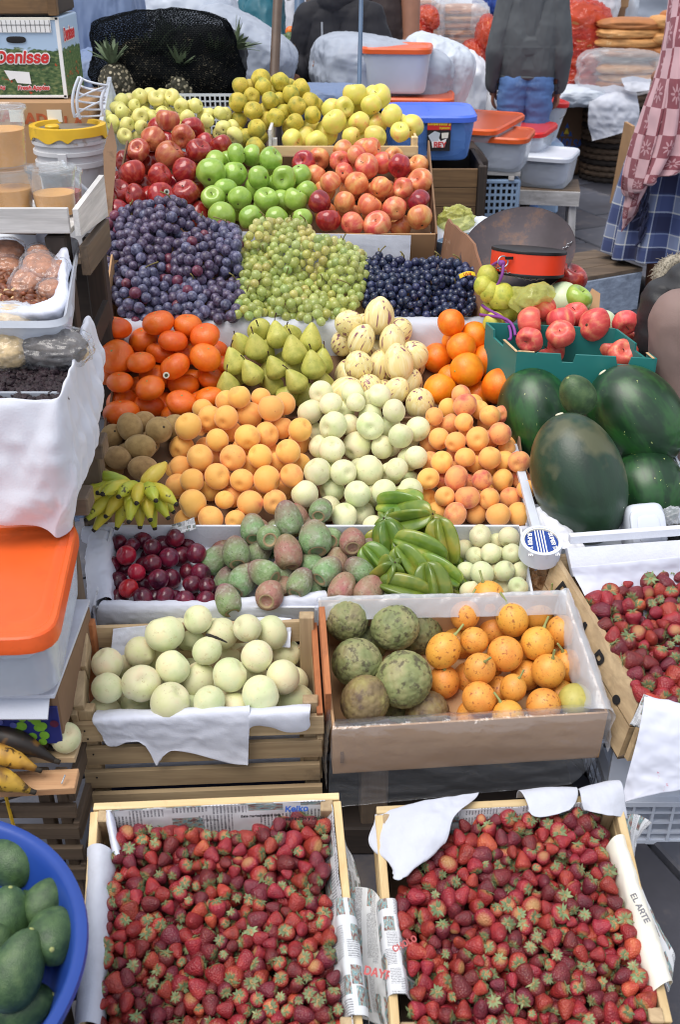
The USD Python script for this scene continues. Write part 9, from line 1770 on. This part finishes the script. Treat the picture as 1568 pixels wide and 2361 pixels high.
# black coat
yy = 6.25; o = V(PY(783,150, yy)[0], yy, 0.0); k = 0.93; X = frame(o, 0.0, k)
T = thing('person', 'person in a black padded coat standing at the counter', 'person', o)
sk = limb([(X(0,0,0.95),0.09),(X(0,0,1.3),0.08),(X(-0.02,0,1.42),0.055),(X(-0.04,-0.01,1.5),0.05)])+head_bones(X(-0.06,-0.02,1.58), V(-0.7,-0.7,-0.2), k)
for i in (-1,1): sk += limb([(X(i*0.09,0,0.9),0.1),(X(i*0.1,0,0.5),0.06),(X(i*0.1,0,0.09),0.045)])+limb([(X(i*0.1,0.02,0.045),0.04),(X(i*0.1,-0.14,0.035),0.035)])
wl, wr = X(-0.03,-0.22,1.14), X(-0.25,-0.14,1.05)
sk += limb([(X(0.17,0,1.34),0.055),(X(0.24,-0.06,1.1),0.045),(wl, 0.034)])+hand(wl, V(-1,-0.2,0.1), V(0,0,-1), V(0,-0.4,1), k, 0.6)+limb([(X(-0.17,0,1.34),0.055),(X(-0.23,0.0,1.12),0.045),(wr, 0.034)])+hand(wr, V(-0.8,-0.4,-0.4), V(0,0,-1), V(0.4,-1,0), k, 0.4)
body = part(T, 'body', chain_body(sk, 0.014,8), 'skin', smooth=True); face(body, X(-0.06,-0.02,1.58), V(-0.7,-0.7,-0.2), k)
ct_ = limb([(X(-0.06,0,0.62),0.17),(X(-0.06,0,1.0),0.165),(X(-0.09,0,1.33),0.11)])+limb([(X(0.08,0,0.62),0.17),(X(0.08,0,1.0),0.17),(X(0.1,0,1.33),0.11)]) + [(X(-0.06,0,0.8),0.17, X(0.08,0,0.8),0.17),(X(-0.06,0,1.1),0.165, X(0.08,0,1.1),0.165),(X(-0.13,0,1.37),0.085, X(0.13,0,1.37),0.085),(X(-0.05,-0.02,1.44),0.08, X(0.03,0.02,1.45),0.08)]
ct_ += limb([(X(0.17,0,1.345),0.095),(X(0.25,-0.07,1.1),0.085),(X(0.03,-0.21,1.13),0.06)])+limb([(X(-0.17,0,1.345),0.09),(X(-0.235,0.0,1.12),0.078),(X(-0.245,-0.11,1.07),0.056)])
part(T, 'coat', chain_body(ct_, 0.014,10,0.012,8,8), 'black_coat', smooth=True)
part(T, 'trousers', chain_body(sum([limb([(X(i*0.09,0,0.7),0.1),(X(i*0.1,0,0.1),0.075)]) for i in (-1,1)],[]),0.014,6,0.005,12,3), 'black_coat', smooth=True); part(T, 'hair', blob(X(-0.03,0.02,1.62),(0.19,0.2,0.2),0.05,3,2,2.2,3), 'hair', smooth=True)
part(T, 'zip', tube(bezier([X(-0.10,-0.2,1.35), X(-0.10,-0.235,1.05), X(-0.1,-0.23,0.6)],10),0.006,6), 'steel', smooth=True)
for i in (-1,1): part(T, 'shoe', chain_body(limb([(X(i*0.1,0.03,0.045),0.045),(X(i*0.1,-0.14,0.04),0.04)]),0.014,6), 'shoe', smooth=True)
# brown dress
yy = 7.6; o = V(PY(888,60, yy)[0], yy, 0.0); k = 0.95; X = frame(o, 0.0, k)
T = thing('person', 'person in a dark brown sleeveless dress with one bare arm hanging', 'person', o)
sk = limb([(X(0,0,0.95),0.1),(X(0,0,1.3),0.08),(X(0,0,1.42),0.055),(X(0,0,1.5),0.05)])+head_bones(X(0,0.03,1.6), V(-0.3,1,0), k)
for i in (-1,1): sk += limb([(X(i*0.09,0,0.9),0.1),(X(i*0.1,0,0.5),0.06),(X(i*0.1,0,0.09),0.045)])+limb([(X(i*0.1,-0.02,0.045),0.04),(X(i*0.1,0.14,0.035),0.035)])
sk += limb([(X(0.17,-0.05,1.36),0.065),(X(0.175,-0.13,1.1),0.055),(X(0.06,-0.19,0.88),0.036)])+hand(X(0.05,-0.2,0.86), V(-0.2,-0.1,-1), V(-1,0,0), V(-0.2,-1,0), k, 0.5)+limb([(X(-0.17,0,1.36),0.055),(X(-0.24,0.05,1.1),0.045),(X(-0.22,0.2,0.95),0.036)])+hand(X(-0.22,0.22,0.94), V(0,1,-0.3), V(1,0,0), V(0,0.2,1), k, 0.5)
body = part(T, 'body', chain_body(sk, 0.014,8), 'skin', smooth=True); face(body, X(0,0.03,1.6), V(-0.3,1,0), k); part(T, 'hair', blob(X(0,0.0,1.63),(0.2,0.2,0.22),0.05,3,2,2.2,3), 'hair', smooth=True)
dr_ = [(X(-0.05,0,0.45),0.19, X(0.05,0,0.45),0.19)]+limb([(X(0,0,0.45),0.2),(X(0,0,0.95),0.18),(X(0,0,1.25),0.145),(X(0,0,1.36),0.1)]) + [(X(-0.08,0,1.1),0.14, X(0.08,0,1.1),0.14),(X(-0.1,0,1.36),0.075, X(0.1,0,1.36),0.075)]
part(T, 'dress', chain_body(dr_, 0.015,8,0.01,8,2), 'brown_dress', smooth=True)
for i in (-1,1): part(T, 'shoe', chain_body(limb([(X(i*0.1,-0.03,0.045),0.045),(X(i*0.1,0.14,0.04),0.04)]),0.014,6), 'shoe', smooth=True)
# teal jacket, bending
yy = 6.9; o = V(PY(596,100, yy)[0], yy, 0.0); k = 0.93; X = frame(o, 0.0, k)
T = thing('person', 'person in a teal jacket bending over the fruit counter', 'person', o)
sk = limb([(X(-0.05,0,0.92),0.1),(X(-0.02,0,1.15),0.1),(X(0.02,0.0,1.36),0.08),(X(0.1,-0.02,1.46),0.06)])+head_bones(X(0.16,-0.03,1.54), V(1,-0.3,-0.4), k)
for i in (-1,1): sk += limb([(X(-0.03, i*0.09,0.9),0.1),(X(0.0, i*0.1,0.5),0.06),(X(-0.04, i*0.1,0.09),0.045)])+limb([(X(-0.05, i*0.1,0.045),0.04),(X(0.1, i*0.1,0.035),0.035)])
for j in (-1,1): sk += limb([(X(0.03,0.16*j, 1.36),0.055),(X(0.1,0.2*j - 0.05,1.12),0.045),(X(0.32,0.1*j - 0.1,1.06),0.034)])+hand(X(0.34,0.1*j - 0.1,1.055), V(1,0,-0.2), V(0,0,-1), V(0.2,-j, 0), k, 0.5)
body = part(T, 'body', chain_body(sk, 0.015,8), 'skin', smooth=True); face(body, X(0.16,-0.03,1.54), V(1,-0.3,-0.4), k); part(T, 'hair', blob(X(0.12,-0.01,1.58),(0.2,0.2,0.2),0.05,3,2,2.2,3), 'hair', smooth=True)
jk = limb([(X(-0.05,0,0.82),0.18),(X(-0.02,0,1.12),0.185),(X(0.02,0,1.34),0.15),(X(0.06,0,1.42),0.1)])
for j in (-1,1): jk += limb([(X(0.03,0.14*j, 1.35),0.1),(X(0.1,0.2*j - 0.05,1.12),0.085),(X(0.3,0.1*j - 0.1,1.065),0.058)])
part(T, 'jacket', chain_body(jk, 0.014,8,0.014,8,7), 'teal_jacket', smooth=True)
part(T, 'trousers', chain_body(sum([limb([(X(-0.03, i*0.09,0.85),0.12),(X(0.0, i*0.1,0.5),0.085),(X(-0.04, i*0.1,0.1),0.07)]) for i in (-1,1)],[]),0.015,6), 'navy_cloth', smooth=True)
for i in (-1,1): part(T, 'shoe', chain_body(limb([(X(-0.06, i*0.1,0.045),0.045),(X(0.12, i*0.1,0.04),0.04)]),0.014,6), 'shoe', smooth=True)
# far stalls close the view
for i, (x, w, h, mt, lab) in enumerate(((-4.2,2.6,1.5, 'tarp_pale', 'far market stall covered with pale sheeting at the left'),(-1.4,2.4,1.3, 'white_bag', 'far white sheeted stall behind the teal jacket'),(1.2,2.4,1.3, 'tarp_pale', 'far pale sheeted stall in the middle'),(4.0,2.8,1.5, 'tarp_grey', 'far grey sheeted stall at the right'))):
    solo('far_stall', lab, 'stall', blob(V(x, 12.5, h/2 - 0.05),(w, 1.6, h),0.1,2.0,200+i, 5,5,4), mt, smooth=True)
